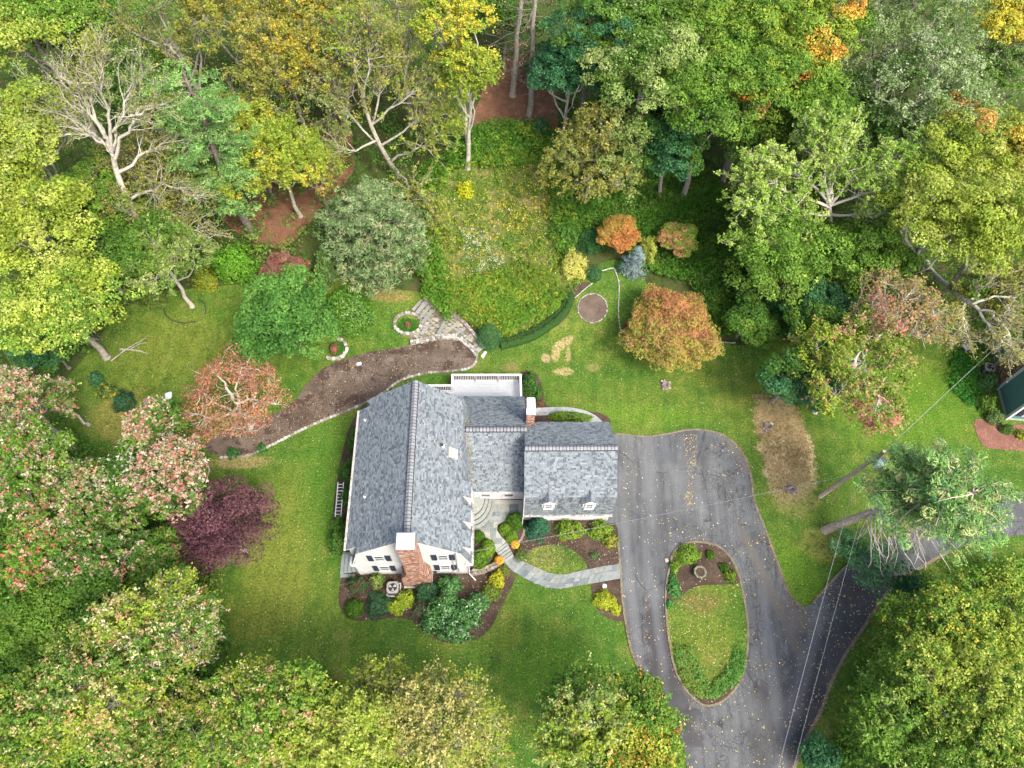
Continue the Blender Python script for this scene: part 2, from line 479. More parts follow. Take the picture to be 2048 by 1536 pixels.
# ------------------------------------------------------------------ ground sheets
def drape(name, px_poly, mat, dz, res=.7, smooth=3, h=0., kind='structure', label=None):
    pts = Pn(*np.asarray(px_poly, float).T)[:, :2]
    if smooth: pts = smooth_closed(pts, smooth)
    lo, hi = pts.min(0), pts.max(0)
    inner = []
    if hi[1] > 31:
        gx = np.arange(lo[0], hi[0], res); gy = np.arange(max(lo[1], 30.5), hi[1], res)
        X, Y = np.meshgrid(gx, gy); X = X.ravel(); Y = Y.ravel()
        k = in_poly(X, Y, pts); inner = list(zip(X[k], Y[k]))
    vs = [Vector(p) for p in pts.tolist()] + [Vector(p) for p in inner]
    n = len(pts)
    r = delaunay_2d_cdt(vs, [(i, (i + 1) % n) for i in range(n)], [], 1, 1e-4)
    V = np.array([tuple(p) for p in r[0]]); F = np.array([f for f in r[2] if len(f) == 3])
    V3 = np.column_stack([V, terr(V[:, 0], V[:, 1]) + dz + h])
    a = V[F[:, 1]] - V[F[:, 0]]; b = V[F[:, 2]] - V[F[:, 0]]
    fl = (a[:, 0] * b[:, 1] - a[:, 1] * b[:, 0]) < 0
    F[fl] = F[fl][:, ::-1]
    o = mesh_np(name, V3, F, mat, smooth=True)
    return tag(o, label, None, None, kind)

gx = np.arange(-160, 161, 2.); gy = np.arange(-70, 221, 2.)
GX, GY = np.meshgrid(gx, gy)
V = np.column_stack([GX.ravel(), GY.ravel(), terr(GX.ravel(), GY.ravel()) - .12])
nx = len(gx); idx = np.arange(len(V)).reshape(len(gy), nx)
F = np.column_stack([idx[:-1, :-1].ravel(), idx[:-1, 1:].ravel(), idx[1:, 1:].ravel(), idx[1:, :-1].ravel()])
tag(mesh_np('ground', V, F, WOODS, smooth=True), kind='structure')

LAWN_PX = [(-200, 905), (60, 830), (130, 760), (190, 690), (240, 620), (330, 585), (440, 572), (520, 565), (640, 560), (700, 545), (760, 575), (850, 585),
           (905, 620), (960, 690), (1060, 685), (1120, 640), (1140, 590), (1190, 535), (1232, 520), (1290, 560), (1330, 640), (1430, 680), (1530, 690), (1600, 640), (1750, 640),
           (1830, 655), (1990, 620), (2250, 620), (2250, 1700), (2100, 1750), (500, 1750), (460, 1500), (430, 1300), (420, 1160), (400, 1000), (250, 1000), (-200, 1100)]
drape('lawn', LAWN_PX, LAWN, 0., smooth=2)
MEADOW_PX = [(870, 620), (850, 520), (830, 420), (850, 350), (900, 320), (960, 260), (1090, 255), (1110, 330), (1130, 420), (1110, 480), (1160, 560), (1140, 600), (1090, 640), (1020, 680), (960, 660), (900, 625)]
drape('meadow', MEADOW_PX, MEADOW, .03)
NEEDLE_PX = [(930, 270), (960, 200), (990, 120), (1100, 120), (1115, 200), (1110, 262), (1040, 268)]
drape('needle_floor', NEEDLE_PX, NEEDLES, .06)
drape('needle_floor', [(620, 250), (690, 240), (710, 330), (680, 380), (640, 420), (560, 500), (440, 440), (430, 380), (560, 340)], NEEDLES, .06)
COVER_PX = [(1120, 440), (1230, 350), (1420, 330), (1470, 450), (1560, 560), (1560, 660), (1440, 670), (1380, 560), (1290, 540), (1240, 480), (1180, 500)]
drape('ground_cover_bed', COVER_PX, COVER, .06)
drape('mulch_or_shade_bed', [(505, 908), (560, 882), (620, 852), (690, 824), (740, 802), (765, 788), (800, 762), (850, 747), (900, 743), (935, 738), (951, 725), (954, 706), (945, 690), (925, 680), (900, 676), (860, 680), (820, 690), (780, 698), (740, 704), (700, 715), (670, 726), (640, 742), (610, 772), (590, 802), (560, 822), (520, 840), (470, 850), (430, 870), (410, 895), (440, 912)], MULCHBIG, .04)
drape('mulch_or_shade_bed', [(685, 1150), (700, 1140), (942, 1143), (1000, 1125), (1012, 1128), (1026, 1143), (1030, 1158), (1015, 1190), (1000, 1220), (985, 1250), (960, 1275), (920, 1288), (880, 1282), (850, 1265), (825, 1242), (790, 1236), (740, 1241), (702, 1240), (683, 1222), (677, 1190)], MULCH, .03)
drape('mulch_or_shade_bed', [(1040, 1035), (1225, 1036), (1234, 1060), (1237, 1090), (1239, 1130), (1205, 1134), (1160, 1143), (1115, 1152), (1070, 1138), (1030, 1118), (1008, 1095), (1030, 1060)], MULCH, .03)
drape('mulch_or_shade_bed', [(1183, 1166), (1212, 1160), (1241, 1156), (1247, 1200), (1251, 1241), (1225, 1240), (1200, 1226), (1188, 1203)], MULCH, .03)
drape('mulch_or_shade_bed', [(735, 812), (720, 960), (712, 1100), (680, 1104), (668, 1070), (668, 1010), (676, 950), (688, 890), (706, 840)], MULCH, .03)
drape('mulch_or_shade_bed', [(1045, 745), (1075, 750), (1088, 790), (1095, 812), (1200, 826), (1210, 850), (1060, 850), (1045, 800)], MULCH, .03)
drape('mulch_or_shade_bed', [(1950, 838), (2010, 850), (2150, 850), (2150, 900), (2000, 899), (1962, 886)], REDMULCH, .03)
drape('mulch_or_shade_bed', [(1120, 605), (1130, 575), (1180, 565), (1150, 600), (1130, 640), (1080, 668), (1020, 672), (1090, 640)], MULCH, .05)
drape('lawn_oval', [(1046, 1122), (1052, 1110), (1063, 1100), (1080, 1093), (1110, 1090), (1135, 1095), (1155, 1108), (1168, 1122), (1174, 1137), (1160, 1141), (1134, 1148), (1115, 1149), (1095, 1145), (1070, 1134)], LAWN, .05)
DRIVE_PX = [(1180, 866), (1230, 868), (1290, 873), (1330, 869), (1370, 861), (1400, 860), (1440, 868), (1470, 888), (1490, 915), (1502, 955), (1508, 1000), (1530, 1058), (1560, 1140), (1580, 1190), (1603, 1213), (1625, 1206), (1655, 1172), (1690, 1135),
            (1740, 1098), (1820, 1062), (1900, 1032), (2000, 998), (2100, 975), (2350, 930), (2350, 1010), (2150, 1050), (2048, 1070), (1960, 1082), (1900, 1102), (1850, 1130), (1790, 1168), (1755, 1212), (1722, 1262), (1690, 1310), (1660, 1370), (1640, 1425), (1610, 1480), (1585, 1545), (1550, 1680),
            (1380, 1680), (1374, 1540), (1362, 1480), (1330, 1425), (1300, 1385), (1280, 1345), (1262, 1300), (1251, 1245), (1244, 1190), (1240, 1130), (1236, 1085), (1230, 1045), (1180, 1040)]
drape('driveway', DRIVE_PX, ASPHALT, .055, smooth=2)
ISLAND_PX = [(1340, 1130), (1347, 1105), (1370, 1088), (1400, 1085), (1435, 1093), (1460, 1115), (1476, 1147), (1486, 1190), (1494, 1240), (1495, 1290), (1487, 1340), (1470, 1378), (1442, 1404), (1415, 1412), (1394, 1403), (1370, 1378), (1350, 1340), (1339, 1290), (1333, 1240), (1331, 1180)]
drape('island_lawn', ISLAND_PX, LAWN, .10)
drape('island_mulch', [(1342, 1132), (1349, 1107), (1371, 1090), (1400, 1087), (1434, 1095), (1458, 1117), (1472, 1147), (1478, 1166), (1440, 1170), (1400, 1172), (1372, 1184), (1350, 1202), (1335, 1204), (1333, 1180)], MULCH, .125)
drape('island_mulch', [(1375, 1378), (1395, 1392), (1416, 1396), (1440, 1388), (1468, 1368), (1466, 1380), (1441, 1402), (1415, 1410), (1395, 1401)], MULCH, .125)
def edge_strip(name, pts, w0, mat, h=.09, z=.0, closed=False):
    q = Pn(*np.asarray(pts, float).T)[:, :2]; q = smooth_closed(q, 4) if closed else smooth_open(q, 5)
    mb = MB(); n = len(q); rg = range(n if closed else n - 1)
    for i in rg:
        a, b_ = q[i], q[(i + 1) % n]
        za, zb = terr(*a), terr(*b_)
        d = (b_ - a) / (np.linalg.norm(b_ - a) + 1e-9); s = np.array([-d[1], d[0]]) * w0 / 2
        vs = [(*(a - s), za + z), (*(a + s), za + z), (*(b_ + s), zb + z), (*(b_ - s), zb + z)]
        vs += [(v[0], v[1], v[2] + h) for v in vs]
        mb.add(vs, [(4, 5, 6, 7), (0, 4, 7, 3), (1, 2, 6, 5)])
    return mb.build(name, mat)

SOIL = ground_mat('soil edge', [(.3, (.10, .085, .06)), (.7, (.19, .165, .12))], (2., 16.))
def rim(pts, wd, closed=False): tag(edge_strip('soil_edge', pts, wd, SOIL, .02, .052, closed), kind='structure')
rim(DRIVE_PX[1:15], .16); rim(DRIVE_PX[15:24], .16); rim(DRIVE_PX[28:40], .22); rim(DRIVE_PX[44:50], .16)
tag(edge_strip('soil_edge', ISLAND_PX, .14, SOIL, .03, .09, True), kind='structure')
# ------------------------------------------------------------------ stones, paving
def rock_mesh(name, seed, bev=.16, jit=.09, flat=False):
    import bmesh
    r = random.Random(seed); bm = bmesh.new()
    bmesh.ops.create_cube(bm, size=1)
    bmesh.ops.bevel(bm, geom=list(bm.edges), offset=bev, segments=1, affect='EDGES')
    for v in bm.verts:
        v.co += Vector((r.uniform(-jit, jit), r.uniform(-jit, jit), r.uniform(-jit, jit) * (.4 if flat else 1)))
    me = bpy.data.meshes.new(name); bm.to_mesh(me); bm.free(); me.materials.append(STONE)
    return me
ROCKS = [rock_mesh('stone', i) for i in range(7)]
SLABM = [rock_mesh('slab', 20 + i, .05, .02, True) for i in range(4)]
for m_ in SLABM: m_.materials[0] = SLATE
def place(me, name, parent, loc, scale, rz=0., col=(.5, .5, .5), rx=0., ry=0.):
    o = bpy.data.objects.new(name, me); link(o, parent)
    if parent is not None: loc = parent.matrix_basis.inverted() @ Vector(loc)
    o.location = loc; o.scale = scale; o.rotation_euler = (rx, ry, rz); o.color = (*col, 1)
    return o
WSTONE = [(.28, .275, .25), (.36, .355, .33), (.18, .16, .135), (.24, .21, .18), (.14, .125, .11), (.31, .295, .265)]
PSTONE = [(.30, .26, .25), (.24, .19, .175), (.34, .31, .30), (.19, .155, .145), (.27, .25, .24)]
TSTONE = [(.20, .17, .13), (.165, .14, .115), (.24, .21, .17), (.19, .175, .155)]
def stone_line(name, pts, label, cat, size=.3, width=.22, height=.16, cols=WSTONE, rows=1, layers=1, closed=False, gap=.02, group=None, base_h=0.):
    q = Pn(*np.asarray(pts, float).T); q = smooth_closed(q, 5) if closed else smooth_open(q, 6)
    if closed: q = np.vstack([q, q[:1]])
    seg = np.linalg.norm(np.diff(q[:, :2], axis=0), axis=1); cum = np.concatenate([[0], np.cumsum(seg)])
    c = q.mean(0)
    th = empty(name, (float(c[0]), float(c[1]), float(terr(c[0], c[1]))), 0, label, cat, group)
    r = random.Random(len(pts) * 31 + int(pts[0][0]))
    for ly in range(layers):
        for rw in range(rows):
            s = r.uniform(0, size * .5)
            while s < cum[-1] - size * .3:
                L = size * r.uniform(.7, 1.35); m = min(s + L / 2, cum[-1] - .01)
                i = int(np.searchsorted(cum, m) - 1); i = max(0, min(i, len(seg) - 1)); t = (m - cum[i]) / max(seg[i], 1e-6)
                p = q[i] * (1 - t) + q[i + 1] * t; d = q[i + 1] - q[i]; a = math.atan2(d[1], d[0])
                off = (rw - (rows - 1) / 2) * width / rows + r.uniform(-.02, .02)
                hh = height / layers * r.uniform(.85, 1.15)
                x = p[0] - math.sin(a) * off; y = p[1] + math.cos(a) * off
                z = float(terr(x, y)) + base_h + height / layers * (ly + .5) - .01
                place(r.choice(ROCKS), 'stone', th, (x, y, z), (L - gap, width / rows * r.uniform(.85, 1.1), hh * 1.05), a + r.uniform(-.1, .1), r.choice(cols))
                s += L
    return th
def paving(parent, A, B, z, cols, row=None, h=.04, gap=.014, seed=1):
    """stones between two edge polylines A, B (world 2D)"""
    r = random.Random(seed); A = smooth_open(A, 8); B = smooth_open(B, 8)
    def pt(E, s):
        x = s * (len(E) - 1); i = min(int(x), len(E) - 2); return E[i] * (1 - x + i) + E[i + 1] * (x - i)
    L = np.linalg.norm(np.diff((A + B) / 2 if len(A) == len(B) else A, axis=0), axis=1).sum()
    s = 0.
    while s < .995:
        ds = min(r.uniform(.38, .75) / L, 1 - s)
        if 1 - s - ds < .2 / L: ds = 1 - s
        k = r.choice([1, 2, 2, 2, 3]); cuts = [0] + sorted(r.uniform(.3, .7) if k == 2 else (j + 1) / k + r.uniform(-.08, .08) for j in range(k - 1)) + [1]
        for c0, c1 in zip(cuts, cuts[1:]):
            sub = [(s, s + ds)]
            if ds * L > .6 and r.random() < .4: sub = [(s, s + ds * .5), (s + ds * .5, s + ds)]
            for s0, s1 in sub:
                cs = []
                for (ss, cc) in ((s0, c0), (s1, c0), (s1, c1), (s0, c1)):
                    a, b_ = pt(A, ss), pt(B, ss); cs.append(a * (1 - cc) + b_ * cc)
                flag(parent, cs, z, r.choice(cols), h, gap, r)
        s += ds
def flag(parent, cs, z, col, h=.04, gap=.014, r=random, name='flagstone', mat=None):
    cs = [Vector((float(c[0]), float(c[1]))) for c in cs]; m = sum(cs, Vector((0, 0))) / len(cs)
    out = []
    for c in cs:
        d = c - m; out.append(d * max(.2, 1 - gap / max(d.length, .05)))
    ar = sum(out[i].x * out[(i + 1) % len(out)].y - out[(i + 1) % len(out)].x * out[i].y for i in range(len(out)))
    if ar < 0: out = out[::-1]
    zz = z if not callable(z) else z(m.x, m.y)
    mb = MB(); n = len(out); hh = h + r.uniform(-.006, .006)
    mb.add([(v.x, v.y, -.02) for v in out] + [(v.x * .98, v.y * .98, hh) for v in out], [tuple(range(n, 2 * n))] + [(i, (i + 1) % n, n + (i + 1) % n, n + i) for i in range(n)])
    o = mb.build(name, mat or SLATE)
    if parent is not None:
        o.parent = parent; o.location = parent.matrix_basis.inverted() @ Vector((m.x, m.y, zz))
        o.rotation_euler = (0, 0, -parent.rotation_euler.z)
    else: o.location = (m.x, m.y, zz)
    k = r.uniform(.88, 1.12); o.color = (col[0] * k, col[1] * k, col[2] * k, 1)
    return o
BLUES = [(.135, .16, .163), (.105, .128, .136), (.165, .185, .18), (.13, .155, .147), (.175, .185, .165), (.095, .115, .125)]
W2 = lambda pts: Pn(*np.asarray(pts, float).T)[:, :2]
# lower walk
up_e = [(1027, 1114), (1044, 1122), (1070, 1134), (1095, 1145.5), (1115, 1149.5), (1134, 1148.5), (1160, 1142), (1205, 1133), (1239, 1128)]
lo_e = [(1008, 1127), (1025, 1142), (1048, 1156), (1070, 1167), (1095, 1175.5), (1121, 1178), (1154, 1172), (1190, 1166), (1241, 1157)]
walk = drape('stone_walk', up_e + lo_e[::-1], MORTAR, .06, smooth=0)
paving(walk, W2(up_e), W2(lo_e), .062, BLUES, seed=3, h=.03)
# walk behind the garage
ua = [(1066, 817), (1100, 815), (1135, 815), (1165, 820), (1190, 831), (1206, 845)]; la = [(1066, 832), (1100, 831), (1130, 830), (1155, 833), (1175, 841), (1190, 851)]
walk2 = drape('stone_walk', ua + la[::-1], MORTAR, .06, smooth=0)
paving(walk2, W2(ua), W2(la), .062, [(.2, .22, .22), (.24, .25, .25), (.27, .28, .27)], seed=5, h=.03)
# raised terrace in the corner of the house
TZ = .5
def PT(px, py): return Pn(px, py, TZ)[:2]
TER = [(925, 985), (1047, 985), (1048, 1040), (1046, 1064), (1040, 1078), (1030, 1086), (1012, 1082), (991, 1100), (986, 1112), (984, 1118), (975, 1126), (958, 1134), (925, 1136)]
tw = [PT(*p) for p in TER]
mb = MB(); mb.prism([tuple(p) for p in tw], -.1, TZ); tag(mb.build('terrace', MULCH), kind='structure')
PAV = [(925, 1000), (1047, 1000), (1047, 1035), (1020, 1035), (996, 1050), (994, 1060), (1003, 1074), (1013, 1083), (991, 1101), (987, 1088), (982, 1080), (970, 1076), (963, 1060), (925, 1062)]
pw = np.array([PT(*p) for p in PAV])
mb = MB(); mb.prism([tuple(p) for p in pw], TZ - .05, TZ + .012); pav = tag(mb.build('patio', MORTAR), kind='structure')
r_ = random.Random(11)
def ashlar(parent, poly, z, cols, ang, cell=(.62, .46), seed=0, origin=(0, 0), **kw):
    r = random.Random(seed); c, s = math.cos(ang), math.sin(ang); poly = np.asarray(poly)
    q = (poly - origin) @ np.array([[c, -s], [s, c]]); lo, hi = q.min(0), q.max(0)
    y = lo[1]
    while y < hi[1]:
        hy = cell[1] * r.choice([.7, 1, 1, 1.3]); x = lo[0] - r.uniform(0, .4)
        while x < hi[0]:
            wx = cell[0] * r.uniform(.6, 1.5)
            cs = np.array([(x, y), (x + wx, y), (x + wx, y + hy), (x, y + hy)]) @ np.array([[c, s], [-s, c]]) + origin
            m = cs.mean(0)
            if in_poly(np.array([m[0]]), np.array([m[1]]), poly)[0] and in_poly(cs[:, 0], cs[:, 1], poly).sum() >= 3:
                flag(parent, cs, z, r.choice(cols), r=r, **kw)
            x += wx
        y += hy
ashlar(pav, pw[:5].tolist() + pw[5:].tolist(), TZ + .014, BLUES, PSI, seed=4, h=.02)
# curved entry steps against the front wall
ent = empty('entry_steps', H2W((3.85, 5.4, 0)), PSI, 'curved grey stone entry steps fanning out from the front door', 'steps')
ec = (3.9, 5.40)
SR = ((1.85, 2.35), (1.58, 2.03), (1.31, 1.71), (1.04, 1.39))
for i, (ra, rb) in enumerate(SR):
    mb = MB(); z1 = TZ + .15 * (i + 1)
    arc = [(ec[0] - 3.85 + ra * math.sin(t), ec[1] - 5.4 - rb * math.cos(t)) for t in np.linspace(0, math.pi / 2, 14)]
    mb.prism([(0.02, 0)] + arc, 0.3, z1)
    st = mb.build('step', SLATE, ent); st.color = (.035, .038, .036, 1)  # near-black body paints the shade line behind each tread
    k_ = (SR[i + 1][0] + .085) / ra if i < 3 else .02
    rb2 = [(x * k_, y * k_) for x, y in arc]; rb1 = [(x * 1.03, y * 1.025) for x, y in arc]; n = len(arc); mb = MB()
    vs = [(x, y, z1 + e) for e in (.0, .04) for ring_ in (rb1, rb2) for x, y in ring_]
    mb.add(vs, [(2 * n + q, 2 * n + q + 1, 3 * n + q + 1, 3 * n + q) for q in range(n - 1)] + [(q, q + 1, 2 * n + q + 1, 2 * n + q) for q in range(n - 1)] + [(n + q, 3 * n + q, 3 * n + q + 1, n + q + 1) for q in range(n - 1)])
    st = mb.build('tread', SLATE, ent); st.color = (.19 + .01 * i, .21 + .01 * i, .195 + .01 * i, 1)
# straight front steps between the two pots
fs = empty('front_steps', P(1008, 1108), 0, 'straight pale stone steps between the two orange flower pots', 'steps')
a0, b0 = np.array(PT(990, 1101)), np.array(PT(1013, 1084))
a1, b1 = Pn(1008, 1127)[:2], Pn(1028, 1113)[:2]
for i in range(5):
    t0, t1 = i / 5, (i + 1.06) / 5
    cs = [a0 + (a1 - a0) * t0, a0 + (a1 - a0) * t1, b0 + (b1 - b0) * t1, b0 + (b1 - b0) * t0]
    hh = max(.1, TZ + .03 - .1 * i); d_ = (a1 - a0) / np.linalg.norm(a1 - a0) * .03
    flag(fs, [cs[0] - d_, cs[1] - d_ * 1.5, cs[2] - d_ * 1.5, cs[3] - d_], .0, (.035, .04, .035), h=hh - .05, gap=.01, r=r_, name='step')  # near-black block, left bare in a gap as painted shade between treads
    g_ = (cs[1] - cs[0]) * .16
    flag(fs, [cs[0] + g_, cs[1], cs[2], cs[3] + g_], hh - .045, (.21, .225, .21), h=.05, gap=.002, r=r_, name='tread')
stone_line('retaining_wall', [(941, 1146), (958, 1145), (979, 1138), (996, 1129), (1004, 1122)], 'low curved tan stone wall beside the front steps, meeting the house corner', 'stone wall', .3, .42, .5, TSTONE, 2, 3)
stone_line('retaining_wall', [(1022, 1088), (1034, 1083), (1042, 1074), (1046, 1062)], 'short curved stone wall behind the yellow pot and the clipped bushes', 'stone wall', .3, .36, .45, TSTONE, 2, 3)
# bed borders
stone_line('stone_border', [(438, 915), (470, 915), (505, 908), (560, 882), (620, 852), (690, 824), (740, 802), (765, 788), (800, 762), (850, 747), (900, 743), (935, 738), (951, 725), (954, 708)], 'long line of white rounded stones edging the big brown mulch bed', 'stone edging', .27, .2, .15)
stone_line('stone_wall', [(820, 688), (850, 682), (880, 676), (911, 676), (925, 683), (943, 699), (953, 711)], 'low white stone wall between mulch bed and paved garden stair', 'stone wall', .24, .42, .34, WSTONE, 2, 2)
stone_line('stone_wall', [(847, 597), (862, 607), (880, 614), (900, 621), (904, 628), (921, 641), (934, 655), (946, 669), (957, 683), (966, 698)], 'pinkish rubble wall along the weedy side of the garden stair', 'stone wall', .2, .26, .36, PSTONE, 2, 2)
stone_line('stone_ring', [(816 + 27 * math.cos(t), 648 + 21 * math.sin(t)) for t in np.linspace(0, 2 * math.pi, 12)[:-1]], 'ring of pale stones round a small green bed beside the garden stair', 'stone ring', .2, .26, .24, WSTONE, 1, 2, True)
stone_line('stone_ring', [(668 + 26 * math.cos(t), 698 + 21 * math.sin(t)) for t in np.linspace(-1.3, 2.1, 8)], 'half hidden arc of pale stones at the foot of the big green tree', 'stone ring', .2, .26, .24, WSTONE, 1, 2)
stone_line('stone_ring', [(1185 + 29.5 * math.cos(t), 617 + 29 * math.sin(t)) for t in np.linspace(0, 2 * math.pi, 14)[:-1]], 'thin pale ring of stones round the bare circular bed on the lawn', 'stone ring', .24, .1, .1, WSTONE, 1, 1, True)
drape('round_bed', [(1185 + 28 * math.cos(t), 617 + 27.5 * math.sin(t)) for t in np.linspace(0, 2 * math.pi, 20)[:-1]], MULCHBIG, .03)
stone_line('stone_border', [(1148, 598), (1160, 587), (1183, 568)], 'short straight white edging between round bed and yellow bush', 'stone edging', .25, .09, .09, WSTONE[:2])
stone_line('stone_border', [(1203, 542), (1226, 537), (1232, 547), (1238, 570), (1237, 620), (1240, 655), (1250, 682), (1268, 705)], 'long thin white edging curving round under the orange maple', 'stone edging', .25, .09, .09, WSTONE[:2])
stone_line('stone_border', [(1422, 688), (1445, 685), (1470, 686)], 'short pale edging behind the orange maple beside the ferns', 'stone edging', .25, .09, .09, WSTONE[:2])
# garden stair
K4 = lambda x, y: (780 + x / 9.31, 580 + y / 9.31)
stair_poly = [K4(*p) for p in [(400, 400), (630, 165), (880, 320), (1120, 420), (1320, 590), (1430, 720), (1540, 830), (1640, 960), (1740, 1100), (1620, 1200), (1400, 960), (1230, 900), (930, 880), (600, 940), (385, 1000), (340, 860), (560, 700), (560, 560), (480, 460)]]
stair = drape('garden_stair', stair_poly, DIRT, .03, smooth=0)
TREADC = [(.17, .18, .165), (.20, .205, .175), (.155, .17, .16), (.22, .22, .185)]
zt = lambda x, y: float(terr(x, y)) + .03
ashlar(stair, W2(stair_poly), zt, [(.20, .19, .14), (.16, .145, .105), (.25, .235, .175), (.12, .10, .07), (.22, .215, .18)], rad(-35), (.42, .34), seed=9, h=.03, gap=.018)
for q in [[(1560, 1140), (1690, 1025), (1745, 1095), (1620, 1200)], [(1500, 1075), (1640, 975), (1680, 1020), (1550, 1130)], [(1390, 945), (1510, 810), (1545, 845), (1430, 960)], [(1190, 850), (1380, 690), (1430, 730), (1260, 870)],
          [(985, 835), (1220, 610), (1290, 640), (1060, 830), (1010, 860)], [(870, 850), (1060, 430), (1110, 440), (950, 860)], [(570, 650), (820, 280), (870, 320), (600, 690)], [(545, 545), (740, 235), (800, 265), (570, 590)],
          [(470, 455), (640, 180), (730, 215), (520, 500)], [(400, 400), (560, 190), (620, 175), (450, 430)], [(610, 870), (720, 700), (640, 690), (560, 860)]]:
    flag(stair, [W2([K4(*p)])[0] for p in q], lambda x, y: zt(x, y) + .05, r_.choice(TREADC), h=.1, gap=.01, r=r_, name='tread')
flag(stair, [W2([K4(*p)])[0] for p in [(1690, 1240), (1770, 1140), (1810, 1160), (1730, 1290)]], zt, (.45, .45, .42), h=.06, r=r_, name='tread')

# ------------------------------------------------------------------ the house
house = empty('house', HO, PSI, 'white gambrel roofed house of three joined wings with blue grey shingles', 'house')
RX, RZ_, BX, BZ, EX, EZ, LEN = .2, 8.75, 3.42, 5.65, 4.12, 2.85, 11.1     # main wing: ridge, break and eave
WX = 3.85
SH = [(.128, .150, .162), (.108, .128, .142), (.148, .172, .184), (.172, .195, .205), (.082, .100, .115), (.120, .143, .156), (.136, .158, .170), (.068, .084, .098)]
def shingles(parent, e0, e1, t0, t1, seed=0, expo=.13, kind_shade=1., wmin=.10, wmax=.26):
    """courses of tabs laid on the slope with eave e0-e1 and top t0-t1 (house frame)"""
    r = random.Random(seed); e0, e1, t0, t1 = map(Vector, (e0, e1, t0, t1))
    nrm = (e1 - e0).cross(t0 - e0).normalized()
    if nrm.z < 0: nrm = -nrm
    Ls = ((t0 + t1) / 2 - (e0 + e1) / 2).length; rows = max(1, round(Ls / expo))
    mb = MB()
    for i in range(rows):
        f0, f1 = i / rows, min((i + 1.12) / rows, 1)
        L = ((e1 - e0) * (1 - f0) + (t1 - t0) * f0).length
        x = -r.uniform(0, .3)
        while x < L:
            wd = r.uniform(wmin, wmax); xa, xb = max(x, 0) / L, min(x + wd - .006, L) / L
            if xb > xa:
                def q(u, v): return (e0 * (1 - u) + e1 * u) * (1 - v) + (t0 * (1 - u) + t1 * u) * v
                th = r.choice([.012, .016, .026, .03])
                a, b_, c, d = q(xa, f0), q(xb, f0), q(xb, f1), q(xa, f1)
                au, bu = a + nrm * th, b_ + nrm * th; cu, du = c + nrm * .003, d + nrm * .003
                k = r.uniform(.9, 1.1) * kind_shade; cc = r.choice(SH)
                mb.add([a, b_, c, d, au, bu, cu, du], [(4, 5, 6, 7), (0, 1, 5, 4), (0, 4, 7, 3), (1, 2, 6, 5)], tuple(v * k for v in cc))
            x += wd
    o = mb.build('shingles', SHINGLE, parent, colors=True)
    return tag(o, kind='stuff')
def slope(name_seed, e0, e1, t0, t1, th=.07, **kw):
    e0, e1, t0, t1 = map(Vector, (e0, e1, t0, t1)); nrm = (e1 - e0).cross(t0 - e0).normalized()
    if nrm.z < 0: nrm = -nrm
    mb = MB(); dn = nrm * -th
    mb.add([e0, e1, t1, t0, e0 + dn, e1 + dn, t1 + dn, t0 + dn], [(0, 1, 2, 3), (7, 6, 5, 4), (0, 4, 5, 1), (1, 5, 6, 2), (2, 6, 7, 3), (3, 7, 4, 0)])
    rf = mb.build('roof', WHITE, house)
    shingles(rf, e0 + nrm * .004, e1 + nrm * .004, t0 + nrm * .004, t1 + nrm * .004, seed=name_seed, **kw)
    return rf
def cap_mesh(run, wid, drop, ln):
    mb = MB(); h = .03
    mb.add([(-wid, 0, -drop), (0, 0, 0), (wid, 0, -drop), (-wid, ln, -drop), (0, ln, 0), (wid, ln, -drop),
            (-wid, 0, -drop + h), (0, 0, h), (wid, 0, -drop + h), (-wid, ln, -drop + h * .4), (0, ln, h * .4), (wid, ln, -drop + h * .4)],
           [(6, 7, 10, 9), (7, 8, 11, 10), (0, 1, 7, 6), (1, 2, 8, 7), (0, 6, 9, 3), (2, 5, 11, 8)])
    o = mb.build('ridge_cap', CAPM); me = o.data; bpy.data.objects.remove(o); return me
CAPM = objcol_mat('ridge shingle', .9, .2, 20., .12, 0)
DARKLINE = simple('ridge dark strip', (.02, .024, .03), .9, .1)
def ridge(roof, p, q, wid, drop):
    p, q = Vector(p), Vector(q); d = q - p; L = d.length; a = math.atan2(d.y, d.x) - math.pi / 2
    me = cap_mesh(0, wid, drop, .2); n = int(L / .235)
    for i in range(n):
        o = bpy.data.objects.new('ridge_cap', me); link(o, roof)
        o.location = p + d * (i / n) + Vector((0, 0, .075)); o.rotation_euler = (0, 0, a)
        k = random.uniform(.85, 1.1); o.color = (.185 * k, .195 * k, .205 * k, 1)
    s = Vector((math.cos(a), math.sin(a), 0)); mb = MB(); u_ = Vector((0, 0, .068)); e_ = s * wid - Vector((0, 0, drop))
    e2 = -s * wid - Vector((0, 0, drop)); mb.add([p + e_ + u_, p + u_, p + e2 + u_, q + e_ + u_, q + u_, q + e2 + u_], [(0, 1, 4, 3), (1, 2, 5, 4)]); mb.build('ridge_dark_strip', DARKLINE, roof)  # dark strip added under the caps to deepen the lines between them
    mb = MB()
    for sg in (-1, 1):
        e = s * (wid + .02) * sg + Vector((0, 0, -drop + .05))
        mb.bar(p + e, q + e, .05, .05)
    mb.build('ridge_dark_strip', DARKLINE, roof)  # dark bars added along both edges of the caps

